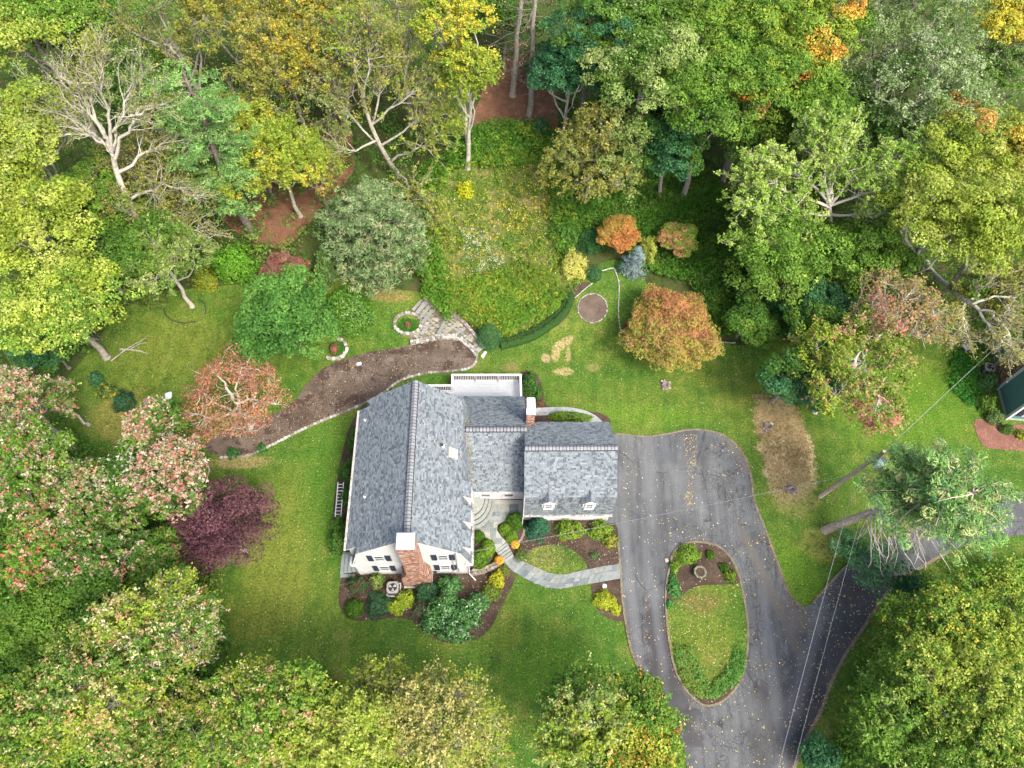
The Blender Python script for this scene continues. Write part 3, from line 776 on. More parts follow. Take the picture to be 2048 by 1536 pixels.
def wall_prism(prof, y0, y1, mat=SIDING, name='wall', axis='y'):
    mb = MB()
    if axis == 'y': vs = [(x, y0, z) for x, z in prof] + [(x, y1, z) for x, z in prof]
    else: vs = [(y0, x, z) for x, z in prof] + [(y1, x, z) for x, z in prof]
    n = len(prof)
    mb.add(vs, [tuple(range(n)), tuple(range(n, 2 * n))[::-1]] + [(i, n + i, n + (i + 1) % n, (i + 1) % n) for i in range(n)])
    return mb.build(name, mat, house)
def clap(parent, fn, z0, z1, plane, axis, sign, step=.165):
    """lap siding: fn(z) gives the run of the wall at height z"""
    mb = MB(); z = z0
    while z < z1 - .04:
        zt_ = min(z + step, z1); a = fn(z + step * .5)
        if a is not None and a[1] - a[0] > .05:
            p0, p1 = plane + sign * .034, plane + sign * .010; x0, x1 = a
            V = [(x0, p0, z), (x1, p0, z), (x1, p1, zt_), (x0, p1, zt_), (x0, plane, z), (x1, plane, z)]
            if axis == 'x': V = [(b, a_, c) for a_, b, c in V]
            mb.add(V, [(0, 1, 2, 3), (4, 5, 1, 0)])
        z += step
    return tag(mb.build('siding', SIDING, parent), kind='stuff')

# main wing
prof = [(-WX, 0), (WX, 0), (WX, EZ), (BX - .1, BZ - .12), (RX, RZ_ - .14), (-BX + .1, BZ - .12), (-WX, EZ)]
mw = wall_prism(prof, 0, LEN)
def gable_run(z):
    if z < EZ: return (-WX, WX)
    if z < BZ: t = (z - EZ) / (BZ - EZ); x = WX + (BX - .1 - WX) * t; return (-x, x)
    t = (z - BZ) / (RZ_ - BZ)
    return (-BX + .1 + (RX + BX - .1) * t, BX - .1 + (RX - BX + .1) * t)
clap(mw, gable_run, .35, RZ_ - .25, 0, 'y', -1)
clap(mw, gable_run, .35, RZ_ - .25, LEN, 'y', 1)
clap(mw, lambda z: (0, LEN), .35, EZ, WX, 'x', 1)
clap(mw, lambda z: (0, LEN), .35, EZ, -WX, 'x', -1)
mb = MB(); mb.box((-WX - .02, -.03, -.1), (WX + .02, LEN + .03, .34)); mb.build('foundation', CONC, house)
OV = .12
s1 = slope(1, (BX, -OV, BZ), (BX, LEN + .25, BZ), (RX, -OV, RZ_), (RX, LEN + .1, RZ_))
slope(2, (EX, -OV, EZ), (EX, LEN + .0, EZ), (BX + .01, -OV, BZ), (BX + .01, LEN + .2, BZ))
kx = (RZ_ - BZ) / (RX + BX)
SX = -4.22; SZ = RZ_ - kx * (RX - SX)
def zw(x): return RZ_ - kx * (RX - x)
s2 = slope(3, (SX, .35, zw(SX)), (SX, LEN - .35, zw(SX)), (RX, .35, RZ_), (RX, LEN - .35, RZ_))
slope(4, (-BX, -OV, BZ), (-BX, .35, BZ), (RX, -OV, RZ_), (RX, .35, RZ_))
slope(5, (-BX, LEN - .35, BZ), (-BX, LEN + .25, BZ), (RX, LEN - .35, RZ_), (RX, LEN + .1, RZ_))
slope(6, (-EX, -OV, EZ), (-EX, LEN + .1, EZ), (-BX, -OV, BZ - .05), (-BX, LEN + .1, BZ - .05))
ridge(s1, (RX, -OV, RZ_), (RX, LEN + .1, RZ_), .2, .15)
mb = MB(); mb.prism([(-3.1, .4), (SX + .2, .4), (SX + .2, LEN - .4), (-3.1, LEN - .4)], EZ - .3, zw(SX + .2) - .12)
mb.build('wall', SIDING, house)
# rake boards, corner boards
mb = MB()
for y in (-.05, LEN + .05):
    for a, b_ in (((-WX - .05, EZ - .1), (-BX + .02, BZ - .16)), ((-BX + .02, BZ - .16), (RX, RZ_ - .17)), ((RX, RZ_ - .17), (BX - .02, BZ - .16)), ((BX - .02, BZ - .16), (WX + .05, EZ - .1))):
        mb.bar((a[0], y, a[1]), (b_[0], y, b_[1]), .05, .16)
for x in (-WX, WX):
    mb.box((x - .09, -.045, .0), (x + .09, .06, EZ - .05)); mb.box((x - .09, LEN - .06, 0), (x + .09, LEN + .045, EZ - .05))
mb.box((WX - .15, -.2, EZ - .12), (EX + .05, .12, EZ + .02)); mb.box((-EX - .05, -.2, EZ - .12), (-WX + .15, .12, EZ + .02))
mb.build('trim', WHITE, house)
def gutter(p, q, leaves=True):
    p, q = Vector(p), Vector(q); d = (q - p).normalized(); s = Vector((0, 0, 1)).cross(d)
    mb = MB(); pr = [(-.065, .06), (-.06, -.03), (-.03, -.06), (.03, -.06), (.06, -.03), (.065, .06), (.05, .06), (.048, -.02), (-.048, -.02), (-.05, .06)]
    n = len(pr); vs = [e + s * a + Vector((0, 0, b_)) for e in (p, q) for a, b_ in pr]
    mb.add(vs, [(i, (i + 1) % n, n + (i + 1) % n, n + i) for i in range(n)])
    g = mb.build('gutter', WHITE, house)
    if leaves:
        mb = MB(); L = (q - p).length
        for i in range(int(L * 16)):
            c = p + d * random.uniform(0, L) + s * random.uniform(-.05, .05) + Vector((0, 0, random.uniform(.0, .07)))
            a = random.uniform(0, 6.28); u = Vector((math.cos(a), math.sin(a), random.uniform(-.4, .4))) * .045; v_ = Vector((-math.sin(a), math.cos(a), 0)) * .03
            mb.add([c - u, c + v_, c + u, c - v_], [(0, 1, 2, 3)], random.choice([(.25, .16, .07), (.35, .25, .1), (.15, .1, .06), (.4, .33, .12)]))
        tag(mb.build('gutter_leaves', LEAF, g, colors=True), kind='stuff')
gutter((EX + .07, -OV - .05, EZ + .02), (EX + .07, 5.1, EZ + .02))
gutter((SX - .07, .3, zw(SX) + .0), (SX - .07, LEN - .35, zw(SX) + .0))
gutter((-EX - .07, -OV, EZ + .02), (-EX - .07, .5, EZ + .02), False)

# windows of the gable with shutters
def window(c, wd, ht, axis='y', sign=-1, name='window', bars=1, parent=None, muntins=False):
    """c = centre on the wall plane (house frame)"""
    def B(mb, u0, u1, z0, z1, d0, d1):
        lo, hi = sorted((sign * d0, sign * d1))
        if axis == 'y': mb.box((c[0] + u0, c[1] + lo, c[2] + z0), (c[0] + u1, c[1] + hi, c[2] + z1))
        else: mb.box((c[0] + lo, c[1] + u0, c[2] + z0), (c[0] + hi, c[1] + u1, c[2] + z1))
    mb = MB(); f = .1
    B(mb, -wd / 2, wd / 2, ht / 2 - f, ht / 2, 0, .09); B(mb, -wd / 2, -wd / 2 + f, -ht / 2 + .08, ht / 2 - f, 0, .085)
    B(mb, wd / 2 - f, wd / 2, -ht / 2 + .08, ht / 2 - f, 0, .085); B(mb, -wd / 2 - .04, wd / 2 + .04, -ht / 2, -ht / 2 + .08, 0, .14)
    fr = mb.build(name, WHITE, parent or house)
    mb = MB(); B(mb, -wd / 2 + f, wd / 2 - f, -ht / 2 + .08, ht / 2 - f, .038, .045); mb.build('pane', GLASS, fr)
    mb = MB(); B(mb, -wd / 2 + f, wd / 2 - f, -.028, .028, .045, .06)
    if muntins:
        for k in (-1, 1): B(mb, k * wd * .14 - .012, k * wd * .14 + .012, -ht / 2 + .08, ht / 2 - f, .046, .06)
        for k in (-.25, .25): B(mb, -wd / 2 + f, wd / 2 - f, ht * k - .012, ht * k + .012, .047, .061)
    mb.build('sash', WHITE, fr)
    return fr
for x, z in ((-2.06, 4.35), (-2.05, 1.75), (2.22, 4.42), (2.24, 1.86)):
    window((x, -.02, z), .78, 1.3)
    for k in (-1, 1):
        mb = MB(); xc = x + k * .6
        mb.box((xc - .19, -.085, z - .62), (xc + .19, -.035, z + .62))
        for j in range(14): mb.box((xc - .15, -.10, z - .55 + j * .08), (xc + .15, -.085, z - .55 + j * .08 + .05))
        mb.build('shutter', NAVY, house)
# front chimney with shoulders
def bricks(parent, faces, seed=0):
    """faces: list of (origin, u, v, normal) rectangles"""
    r = random.Random(seed); mb = MB()
    pal = [(.20, .09, .06), (.25, .12, .08), (.17, .07, .045), (.28, .16, .11), (.33, .26, .20), (.22, .11, .075), (.15, .075, .055), (.36, .30, .25)]
    for o, u, v, nn in faces:
        o, u, v, nn = map(Vector, (o, u, v, nn)); L, Hh = u.length, v.length; u = u / L; vv = v / Hh; rows = int(Hh / .078)
        for i in range(rows):
            x = -.1 * (i % 2)
            while x < L:
                a, b_ = max(x, 0), min(x + .195, L)
                if b_ - a > .02:
                    p = o + vv * (i * Hh / rows); h = Hh / rows - .014; th = .02 + r.uniform(0, .014)
                    q = [p + u * a, p + u * b_, p + u * b_ + vv * h, p + u * a + vv * h]
                    k = r.uniform(.85, 1.15); c = r.choice(pal)
                    mb.add(q + [e + nn * th for e in q], [(4, 5, 6, 7), (0, 1, 5, 4), (1, 2, 6, 5), (2, 3, 7, 6), (3, 0, 4, 7)], tuple(e * k for e in c))
                x += .205
    return tag(mb.build('brick', BRICK, parent, colors=True), kind='stuff')
ch = MB()
X0, X1, Y0, CT = -.22, .80, -.98, 9.75
BX0, BX1 = -.72, 1.18
for a, b_ in (((X0, Y0 + .02, 3.6), (X1, -.02, CT)), ((BX0, Y0 + .02, 0), (BX1, -.02, 2.3))): ch.box(a, b_)
ch.prism([(BX0, 2.3), (BX1, 2.3), (X1, 3.6), (X0, 3.6)], 0.02, -Y0 - .02, None, Matrix(((1, 0, 0, 0), (0, 0, -1, 0), (0, 1, 0, 0), (0, 0, 0, 1))))
cho = ch.build('chimney', MORTAR, house)
rows_f = [((BX0, Y0 + .02, .25), (BX1 - BX0, 0, 0), (0, 0, 2.05), (0, -1, 0)), ((X0, Y0 + .02, 3.6), (X1 - X0, 0, 0), (0, 0, CT - 3.6), (0, -1, 0)),
          ((X1, Y0, 3.6), (0, .95, 0), (0, 0, CT - 3.6), (1, 0, 0)), ((X0, -.03, 3.6), (0, -.95, 0), (0, 0, CT - 3.6), (-1, 0, 0)),
          ((BX1, Y0, .25), (0, .95, 0), (0, 0, 2.05), (1, 0, 0)), ((BX0, -.03, .25), (0, -.95, 0), (0, 0, 2.05), (-1, 0, 0)),
          ((BX1, Y0, 2.3), (0, .95, 0), (X1 - BX1, 0, 1.3), (.95, 0, .3)), ((BX0, -.03, 2.3), (0, -.95, 0), (X0 - BX0, 0, 1.3), (-.9, 0, .4))]
for i in range(16):
    t = i / 16; a = BX0 + (X0 - BX0) * t; b_ = BX1 + (X1 - BX1) * t
    rows_f.append(((a, Y0 + .02, 2.3 + 1.3 * t), (b_ - a, 0, 0), (0, 0, .0813), (0, -1, 0)))
bricks(cho, rows_f, 3)
mb = MB(); mb.box((X0 - .05, Y0 - .05, CT), (X1 + .05, -.0, CT + .16)); mb.box((X0 - .03, Y0 - .02, CT + .16), (X1 + .03, -.06, CT + .24)); mb.build('chimney_cap', METAL, cho, bevel=.02)
mb = MB(); mb.box((BX0 - .06, Y0 - .1, -.1), (BX1 + .06, -.03, .25)); mb.build('footing', CONC, cho)
# service fittings on the gable
mb = MB(); mb.tube([(3.1, -.09, 5.6), (3.1, -.09, 1.4)], .03); mb.tube([(2.85, -.09, 4.2), (2.85, -.09, .9), (3.35, -.09, .9)], .02); mb.build('conduit', CABLE, house)
mb = MB(); mb.box((3.2, -.2, 1.0), (3.5, -.04, 1.45)); mb.box((2.8, -.16, .85), (2.95, -.04, 1.05)); mb.build('meter_box', METAL, house, bevel=.02)
mb = MB(); mb.tube([(3.95, -.09, EZ - .05), (3.88, -.09, 2.5), (3.88, -.09, .25), (4.35, -.55, .08)], .045, 5); mb.build('downspout', WHITE, house)
mb = MB(); mb.tube([(-3.95, -.09, EZ - .05), (-3.92, -.09, .25)], .04, 5); mb.build('downspout', WHITE, house)
mb = MB(); mb.lathe([(.0, .16), (.11, .14), (.12, 0)], (0, 0, 0), 10)
for v in mb.v: pass
mb.v = [(1.45 + v[0], -.04 - v[2], .75 + v[1]) for v in mb.v]; mb.build('vent_hood', DARK, house)
# roof vents and skylight
def on_east(x, y): return Vector((x, y, RZ_ - (RZ_ - BZ) / (BX - RX) * (x - RX)))
def on_west(x, y): return Vector((x, y, zw(x)))
for p, k in ((on_east(2.1, 7.0), 1.3), (on_west(-3.6, 9.75), .8), (on_west(-3.05, 3.75), .8)):
    mb = MB(); mb.lathe([(.0, .10), (.16, .02), (.17, 0)], p, 10); f = mb.build('vent_flashing', METAL, house)
    mb = MB(); mb.tube([p + Vector((0, 0, -.1)), p + Vector((0, 0, .3 * k))], .055 * k, 8); mb.build('vent_pipe', DARK, f)
sa, sb = 2.45, 3.05
c = [on_east(sa, 6.35), on_east(sb, 6.35), on_east(sb, 7.1), on_east(sa, 7.1)]
nn = (c[1] - c[0]).cross(c[3] - c[0]).normalized()
mb = MB(); g = [e + nn * .12 for e in c]; mb.add(c + g, [(0, 1, 5, 4), (1, 2, 6, 5), (2, 3, 7, 6), (3, 0, 4, 7), (4, 5, 6, 7)]); skl = mb.build('skylight', simple('skylight frame', (.35, .31, .25), .5), house)
m_ = sum(g, Vector()) / 4
mb = MB(); gi = [m_ + (e - m_) * .84 + nn * .012 for e in g]; mb.add(gi, [(0, 1, 2, 3)]); mb.build('pane', SKYGLASS, skl)
# small dormers on the steep east slope
for y0 in (.42, 2.17, 3.93):
    mb = MB(); y1 = y0 + 1.05
    mb.add([(3.3, y0, 5.6), (4.04, y0, 5.15), (4.04, y0, 3.6), (3.85, y0, 3.6), (3.3, y1, 5.6), (4.04, y1, 5.15), (4.04, y1, 3.6), (3.85, y1, 3.6)],
           [(0, 3, 2, 1), (4, 5, 6, 7), (1, 2, 6, 5), (0, 1, 5, 4), (2, 3, 7, 6)])
    d = mb.build('dormer', WHITE, house)
    shingles(d, (4.10, y0 - .06, 5.13), (4.10, y1 + .06, 5.13), (3.40, y0 - .06, 5.66), (3.40, y1 + .06, 5.66), seed=int(y0 * 10))
    window((4.04, y0 + .52, 4.4), .7, 1.1, 'x', 1, 'window', parent=d)

# link wing
CX0, CX1, CS, CN, CRY, CRZ, CE = 3.85, 8.0, 5.44, 12.85, 9.05, 5.35, 2.75
lw = wall_prism([(CS, 0), (CN, 0), (CN, CE + .05), (CRY, CRZ - .15), (CS, CE + .05)], CX0 - .2, CX1, axis='x')
clap(lw, lambda z: (CX0, CX1), .62, CE, CS, 'y', -1)
clap(lw, lambda z: (CX0, CX1), .35, CE, CN, 'y', 1)
k = (CRZ - CE) / (CRY - CS + .25)
s3 = slope(11, (3.3, CS - .25, CE), (CX1 + .06, CS - .25, CE), (3.3, CRY, CRZ), (CX1 + .06, CRY, CRZ))
slope(12, (3.3, CN + .25, CE), (CX1 + .06, CN + .25, CE), (3.3, CRY, CRZ), (CX1 + .06, CRY, CRZ), kind_shade=.97)  # shingle colour toned down for the side turned from the sun
ridge(s3, (CX1 + .06, CRY, CRZ), (3.6, CRY, CRZ), .19, .11)
gutter((4.2, CS - .32, CE), (CX1 - .25, CS - .32, CE))
window((5.06, CS, 1.72), .82, 1.15); window((6.78, CS, 1.74), .82, 1.15)
mb = MB()
for i in range(90):   # valley debris where the link meets the main roof
    y = random.uniform(5.6, 12.6); zz = CRZ - abs(y - CRY) * k
    x = min(EX - .05, max(3.5, EX - (zz - EZ) * .25)) + random.uniform(.0, .22); a = random.uniform(0, 6.28)
    c = Vector((x, y, zz + .06)); u = Vector((math.cos(a), math.sin(a), random.uniform(-.3, .3))) * .07; v_ = Vector((-math.sin(a), math.cos(a), .2)) * .05
    mb.add([c - u, c + v_, c + u, c - v_], [(0, 1, 2, 3)], random.choice([(.3, .22, .08), (.2, .18, .05), (.35, .2, .08), (.12, .14, .04)]))
tag(mb.build('valley_leaves', LEAF, s3, colors=True), kind='stuff')
# chimney of the link
mb = MB(); mb.box((8.03, 9.62, 0), (8.58, 10.75, 6.6)); c2 = mb.build('chimney', MORTAR, house)
bricks(c2, [((8.03, 9.62, 2.5), (.55, 0, 0), (0, 0, 4.1), (0, -1, 0)), ((8.58, 9.62, .2), (0, 1.13, 0), (0, 0, 6.4), (1, 0, 0)), ((8.03, 10.75, 4.), (0, -1.13, 0), (0, 0, 2.6), (-1, 0, 0))], 8)
mb = MB(); mb.box((7.97, 9.54, 6.6), (8.64, 10.83, 6.76)); mb.box((8.02, 9.95, 6.76), (8.59, 10.78, 6.98)); mb.build('chimney_cap', METAL, c2, bevel=.02)

# garage wing
GX0, GX1, GS, GN, GE, GBy, GBz, GRy, GRz, GNy = 7.78, 14.2, 3.93, 10.35, 2.45, 4.12, 4.55, 7.05, 6.5, 9.98
gw = wall_prism([(GS, 0), (GN, 0), (GN, GE), (GNy, GBz - .1), (GRy, GRz - .12), (GBy + .1, GBz - .1), (GS, GE)], GX0 + .1, GX1, axis='x')
clap(gw, lambda z: (GX0 + .1, GX1), .3, GE, GS, 'y', -1)
def grun(z):
    if z < GE: return (GS, GN)
    if z < GBz: return (GBy + .05, GNy)
    t = (z - GBz) / (GRz - GBz); return (GBy + (GRy - GBy) * t, GNy + (GRy - GNy) * t)
clap(gw, grun, .3, GRz - .2, GX1, 'x', 1)
s4 = slope(21, (GX0, GBy, GBz), (GX1 + .12, GBy, GBz), (GX0, GRy, GRz), (GX1 + .12, GRy, GRz))
slope(22, (GX0, GS - .42, GE), (GX1 + .06, GS - .42, GE), (GX0, GBy + .01, GBz - .02), (GX1 + .12, GBy + .01, GBz - .02), kind_shade=.82)
slope(23, (GX0 + .35, GNy, GBz), (GX1 + .05, GNy, GBz), (GX0, GRy, GRz), (GX1 + .12, GRy, GRz), kind_shade=.97)  # north slope's shade put into its shingle colour
slope(24, (GX0 + .35, GN + .3, GE), (GX1 + .06, GN + .3, GE), (GX0 + .35, GNy, GBz - .02), (GX1 + .06, GNy, GBz - .02))
ridge(s4, (GX1 + .12, GRy, GRz), (GX0, GRy, GRz), .19, .12)
gutter((GX0, GS - .48, GE), (GX1 + .05, GS - .48, GE))
for x in (9.45, 12.65): window((x, GS, 1.35), .8, 1.2)
mb = MB(); mb.box((GX1 - .08, GS - .05, 0), (GX1 + .05, GS + .1, GE)); mb.box((GX0 + .02, GS - .06, 0), (GX0 + .14, GS + .1, GE))
mb.bar((GX0 + .01, GS - .42, GE), (GX0 + .01, GBy, GBz), .03, .16); mb.box((GX0 - .03, GS - .5, TZ), (GX0 + .03, GS - .42, GE)); mb.build('trim', WHITE, house)
for i in range(2):    # two overhead doors facing the drive
    mb = MB(); y0 = GS + .55 + i * 2.95
    for j in range(4):
        mb.box((GX1 + .03, y0, .05 + j * .55), (GX1 + .075, y0 + 2.5, .05 + j * .55 + .53))
    mb.build('garage_door', WHITE, house)
for xc in (9.52, 12.43):
    mb = MB(); hw, y0, zb, zt_ = .46, 3.76, 3.05, 4.35
    pts = [(xc - hw, zb), (xc + hw, zb), (xc + hw, zt_), (xc, zt_ + .42), (xc - hw, zt_)]
    vs = [(x, y0, z) for x, z in pts] + [(x, y0 + 1.15, z) for x, z in pts]; n = 5
    mb.add(vs, [tuple(range(n)), tuple(range(n, 2 * n))[::-1]] + [(i, n + i, n + (i + 1) % n, (i + 1) % n) for i in range(n)])
    d = mb.build('dormer', WHITE, house)
    for sg in (-1, 1):
        mb = MB(); e0, e1 = Vector((xc + sg * (hw + .13), y0 - .1, zt_ - .12)), Vector((xc + sg * (hw + .13), y0 + .85, zt_ - .12)); t0, t1 = Vector((xc, y0 - .1, zt_ + .47)), Vector((xc, y0 + 1.6, zt_ + .47))
        up = Vector((0, 0, .05)); mb.add([e0, e1, t1, t0, e0 + up, e1 + up, t1 + up, t0 + up], [(0, 1, 2, 3), (4, 7, 6, 5), (0, 3, 7, 4), (0, 4, 5, 1), (1, 5, 6, 2)])
        mb.build('dormer_roof', WHITE, d)
        shingles(d, e0 + up * 1.1, e1 + up * 1.1, t0 + up * 1.1, t1 + up * 1.1, seed=int(xc * 7) + sg, expo=.12, wmin=.1, wmax=.25)
    window((xc, y0, 3.78), .62, .95, 'y', -1, 'window', parent=d)

# deck behind the link
deck = empty('deck', H2W((5.1, 14, 0)), PSI, 'white railed deck of pale grey boards behind the house', 'deck')
def DL(v): return Vector(v) - Vector((5.1, 14, 0))
FZ = .62
def dbox(mb, a, b_): mb.box(DL(a), DL(b_))
DX0, DX1, DY0, DY1 = 2.28, 7.92, 12.9, 15.75
y = DY0
while y < DY1 - .1:
    mb = MB(); dbox(mb, (DX0, y, FZ - .03), (DX1, y + .125, FZ)); mb.build('deck_board', DECKW, deck); y += .145
y = 11.6
while y < 14.6:
    mb = MB(); dbox(mb, (-.2, y, FZ - .03), (DX0 - .01, y + .135, FZ)); mb.build('deck_board', DECKW, deck); y += .145
mb = MB(); dbox(mb, (DX0 + .02, DY0, .0), (DX1 - .02, DY1 - .02, FZ - .04)); dbox(mb, (-.2, 11.6, 0), (DX0, 14.7, FZ - .04)); mb.build('skirt', WHITE, deck)
def rail(p, q, nb):
    p, q = Vector(p), Vector(q); mb = MB(); d = q - p
    mb.bar(p + Vector((0, 0, 1.0)), q + Vector((0, 0, 1.0)), .17, .045); mb.bar(p + Vector((0, 0, .1)), q + Vector((0, 0, .1)), .08, .06); mb.build('rail', WHITE, deck)
    mb = MB()
    for i in range(nb):
        c = p + d * ((i + .7) / (nb + .4)); mb.box(c + Vector((-.022, -.022, .1)), c + Vector((.022, .022, .98)))
    tag(mb.build('balusters', WHITE, deck), kind='stuff')
    for e in (p, q):
        mb = MB(); mb.box(e + Vector((-.065, -.065, -FZ)), e + Vector((.065, .065, 1.0))); mb.build('post', WHITE, deck)
for i in range(3):
    w_ = (DX1 - DX0) / 3; rail(DL((DX0 + w_ * i, DY1 - .06, FZ)), DL((DX0 + w_ * (i + 1), DY1 - .06, FZ)), 13)
rail(DL((DX1 - .05, DY1 - .2, FZ)), DL((DX1 - .05, 13.2, FZ)), 16)
rail(DL((DX0 + .05, DY1 - .2, FZ)), DL((DX0 + .05, 14.75, FZ)), 6)
rail(DL((DX0, 14.7, FZ)), DL((-.2, 14.7, FZ)), 17)

mb = MB(); mb.prism([tuple(H2W((x, y, 0)))[:2] for x, y in ((DX0 - .3, DY1), (DX1 + .3, DY1), (DX1 + .3, DY1 + .8), (DX0 - .3, DY1 + .75))], .0, .03); tag(mb.build('mulch_or_shade_bed', MULCH), kind='structure')  # dark strip added to stand for the shade seen between the balusters
mb = MB(); mb.prism([tuple(H2W((x, y, 0)))[:2] for x, y in ((-.2, 14.72), (DX0 - .3, 14.72), (DX0 - .3, 15.5), (-.2, 15.5))], .0, .03); tag(mb.build('mulch_or_shade_bed', MULCH), kind='structure')  # same added shade strip outside the lower deck's rail
# side stoop of grey boards under the west eave
st = empty('side_stoop', H2W((-4.8, .6, 0)), PSI, 'weathered grey board steps at the front corner beside the dark shrubs', 'steps')
for i in range(4):
    x0 = -5.45 + i * .31; z = .18 * (i + 1)
    mb = MB(); mb.box((x0 + 4.8, -.62, z - .05), (x0 + 4.8 + .28, .86, z)); mb.build('tread', GREYWOOD, st)
    mb = MB(); mb.box((x0 + 4.8 + .01, -.60, .0), (x0 + 4.8 + .04, .84, z - .05)); mb.build('riser', GREYWOOD, st)
for a_, b2_ in (((-.62, -.86, -.02), (.42, -.63, .12)), ((-.62, .87, -.02), (.9, 1.0, .12))):
    mb = MB(); mb.box(a_, b2_); mb.build('border', GREYWOOD, st)
mb = MB(); mb.box((.62, -.6, 0), (1.0, .84, .8)); mb.build('landing', GREYWOOD, st)

# ------------------------------------------------------------------ smaller things
def ac_unit(loc, rz, label, s=1.0, body=CABINET):
    t = empty('air_conditioner', loc, rz, label, 'air conditioner', 'outdoor air conditioner units')
    w_ = .42 * s; h = .8 * s; c = .13 * s
    oc = [(-w_ + c, -w_), (w_ - c, -w_), (w_, -w_ + c), (w_, w_ - c), (w_ - c, w_), (-w_ + c, w_), (-w_, w_ - c), (-w_, -w_ + c)]
    mb = MB(); mb.prism(oc, .08, h); mb.build('cabinet', body, t, bevel=.02)
    mb = MB()
    for sx in range(-4, 5):
        for sg in (-1, 1):
            mb.box((sx * .075 * s - .012, sg * (w_ + .004) - .006, .15), (sx * .075 * s + .012, sg * (w_ + .004) + .006, h - .1)); mb.box((sg * (w_ + .004) - .006, sx * .075 * s - .012, .15), (sg * (w_ + .004) + .006, sx * .075 * s + .012, h - .1))
    mb.build('louvre', DARK, t)
    mb = MB(); n = 24; ri = .30 * s; vs = []
    for k in range(n):
        a = 2 * math.pi * k / n; m = max(abs(math.cos(a)), abs(math.sin(a))); R_ = min(w_ * 1.0 / m, w_ * 1.2)
        vs += [(R_ * math.cos(a), R_ * math.sin(a), h + .03), (ri * math.cos(a), ri * math.sin(a), h + .045), (R_ * math.cos(a), R_ * math.sin(a), h - .02), (ri * math.cos(a), ri * math.sin(a), h - .03)]
    mb.add(vs, [q for k in range(n) for q in ((4 * k, 4 * ((k + 1) % n), 4 * ((k + 1) % n) + 1, 4 * k + 1), (4 * k + 2, 4 * ((k + 1) % n) + 2, 4 * ((k + 1) % n), 4 * k), (4 * k + 1, 4 * ((k + 1) % n) + 1, 4 * ((k + 1) % n) + 3, 4 * k + 3))])
    mb.build('fan_ring', BEIGE, t)
    mb = MB(); mb.lathe([(0, h + .004), (ri, h + .004)], (0, 0, 0), 20); mb.build('fan_well', DARK, t)
    mb = MB()
    for k in range(3):
        a = 2 * math.pi * k / 3 + .5
        mb.add([(.04 * math.cos(a), .04 * math.sin(a), h + .012), (.27 * s * math.cos(a - .3), .27 * s * math.sin(a - .3), h + .01), (.28 * s * math.cos(a + .45), .28 * s * math.sin(a + .45), h + .03), (.05 * math.cos(a + .9), .05 * math.sin(a + .9), h + .02)], [(0, 1, 2, 3)])
    mb.build('fan_blade', ALU, t)
    mb = MB()
    for rr in (.1, .18, .26): mb.tube([(rr * s * math.cos(q), rr * s * math.sin(q), h + .05) for q in np.linspace(0, 2 * math.pi, 17)], .006, 4, cap=False)
    for k in range(8): mb.bar((0, 0, h + .052), (ri * math.cos(k * .785), ri * math.sin(k * .785), h + .05), .01, .008)
    mb.build('fan_grille', DARK, t)
    mb = MB(); mb.box((-w_ - .08, -w_ - .08, -.02), (w_ + .08, w_ + .08, .07)); mb.build('pad', CONC, t)
    return t
ac_unit(P(788, 1180), PSI, 'dark air conditioner unit between shrubs at the foot of the white gable')
ac_unit(P(1969, 744), rad(-12), 'grey air conditioner unit beside the teal neighbour house', 1.0, simple('cabinet grey', (.16, .18, .2), .5))

# ladder
la_ = P(670.3, 1034, .9); lb_ = P(676.5, 966, .8); L = (lb_ - la_).length
lad = empty('ladder', la_, math.atan2((lb_ - la_).y, (lb_ - la_).x) - math.pi / 2, 'aluminium ladder lying along the shrubs beside the west roof edge', 'ladder')
for x in (0, .42):
    mb = MB(); mb.bar((x, 0, 0), (x, L, 0), .06, .09); mb.build('rail', METAL, lad)
for i in range(10):
    mb = MB(); y = .2 + i * (L - .35) / 9; mb.tube([(0, y, 0), (.42, y, 0)], .028, 6); mb.build('rung', METAL, lad)

# utility pole, transformer, wires
pb = P(1640, 993); ptp = P(1769, 903, 9.7)
pole = empty('utility_pole', pb, 0, 'leaning weathered wooden utility pole with transformer on the side lawn', 'utility pole')
pv = ptp - pb
mb = MB(); mb.tube([Vector((0, 0, -.2)), pv * .33, pv * .66, pv], [.17, .155, .14, .12], 12); mb.build('pole', POLEWOOD, pole, smooth=True)
mb = MB(); mb.tube([pv * .05 + Vector((-.15, .05, 0)), pv * .42 + Vector((-.13, .05, 0))], .02, 5); mb.build('ground_wire_guard', RAILWOOD, pole)
tc = pv * .86 + Vector((.36, -.36, 0))
mb = MB(); mb.lathe([(0, .52), (.13, .52), (.27, .47), (.30, .44), (.30, -.38), (.26, -.44), (0, -.44)], tc, 18); tr = mb.build('transformer', simple('transformer enamel', (.75, .77, .79), .4, .5, .04), pole, smooth=False)
mb = MB(); mb.lathe([(.31, .40), (.325, .40), (.325, .44), (.31, .46)], tc, 18); mb.lathe([(.302, -.2), (.31, -.2), (.31, -.16), (.302, -.16)], tc, 18); mb.build('transformer_band', ALU, tr)
mb = MB(); mb.lathe([(.0, .3), (.03, .28), (.06, .22), (.035, .18), (.065, .12), (.035, .08), (.065, 0)], tc + Vector((.08, .12, .5)), 8); mb.build('bushing', ALU, tr)
mb = MB(); mb.bar(pv * .86, tc, .08, .1); mb.bar(pv * .82, tc + Vector((0, 0, -.3)), .06, .08); mb.build('bracket', ALU, pole)
mb = MB()
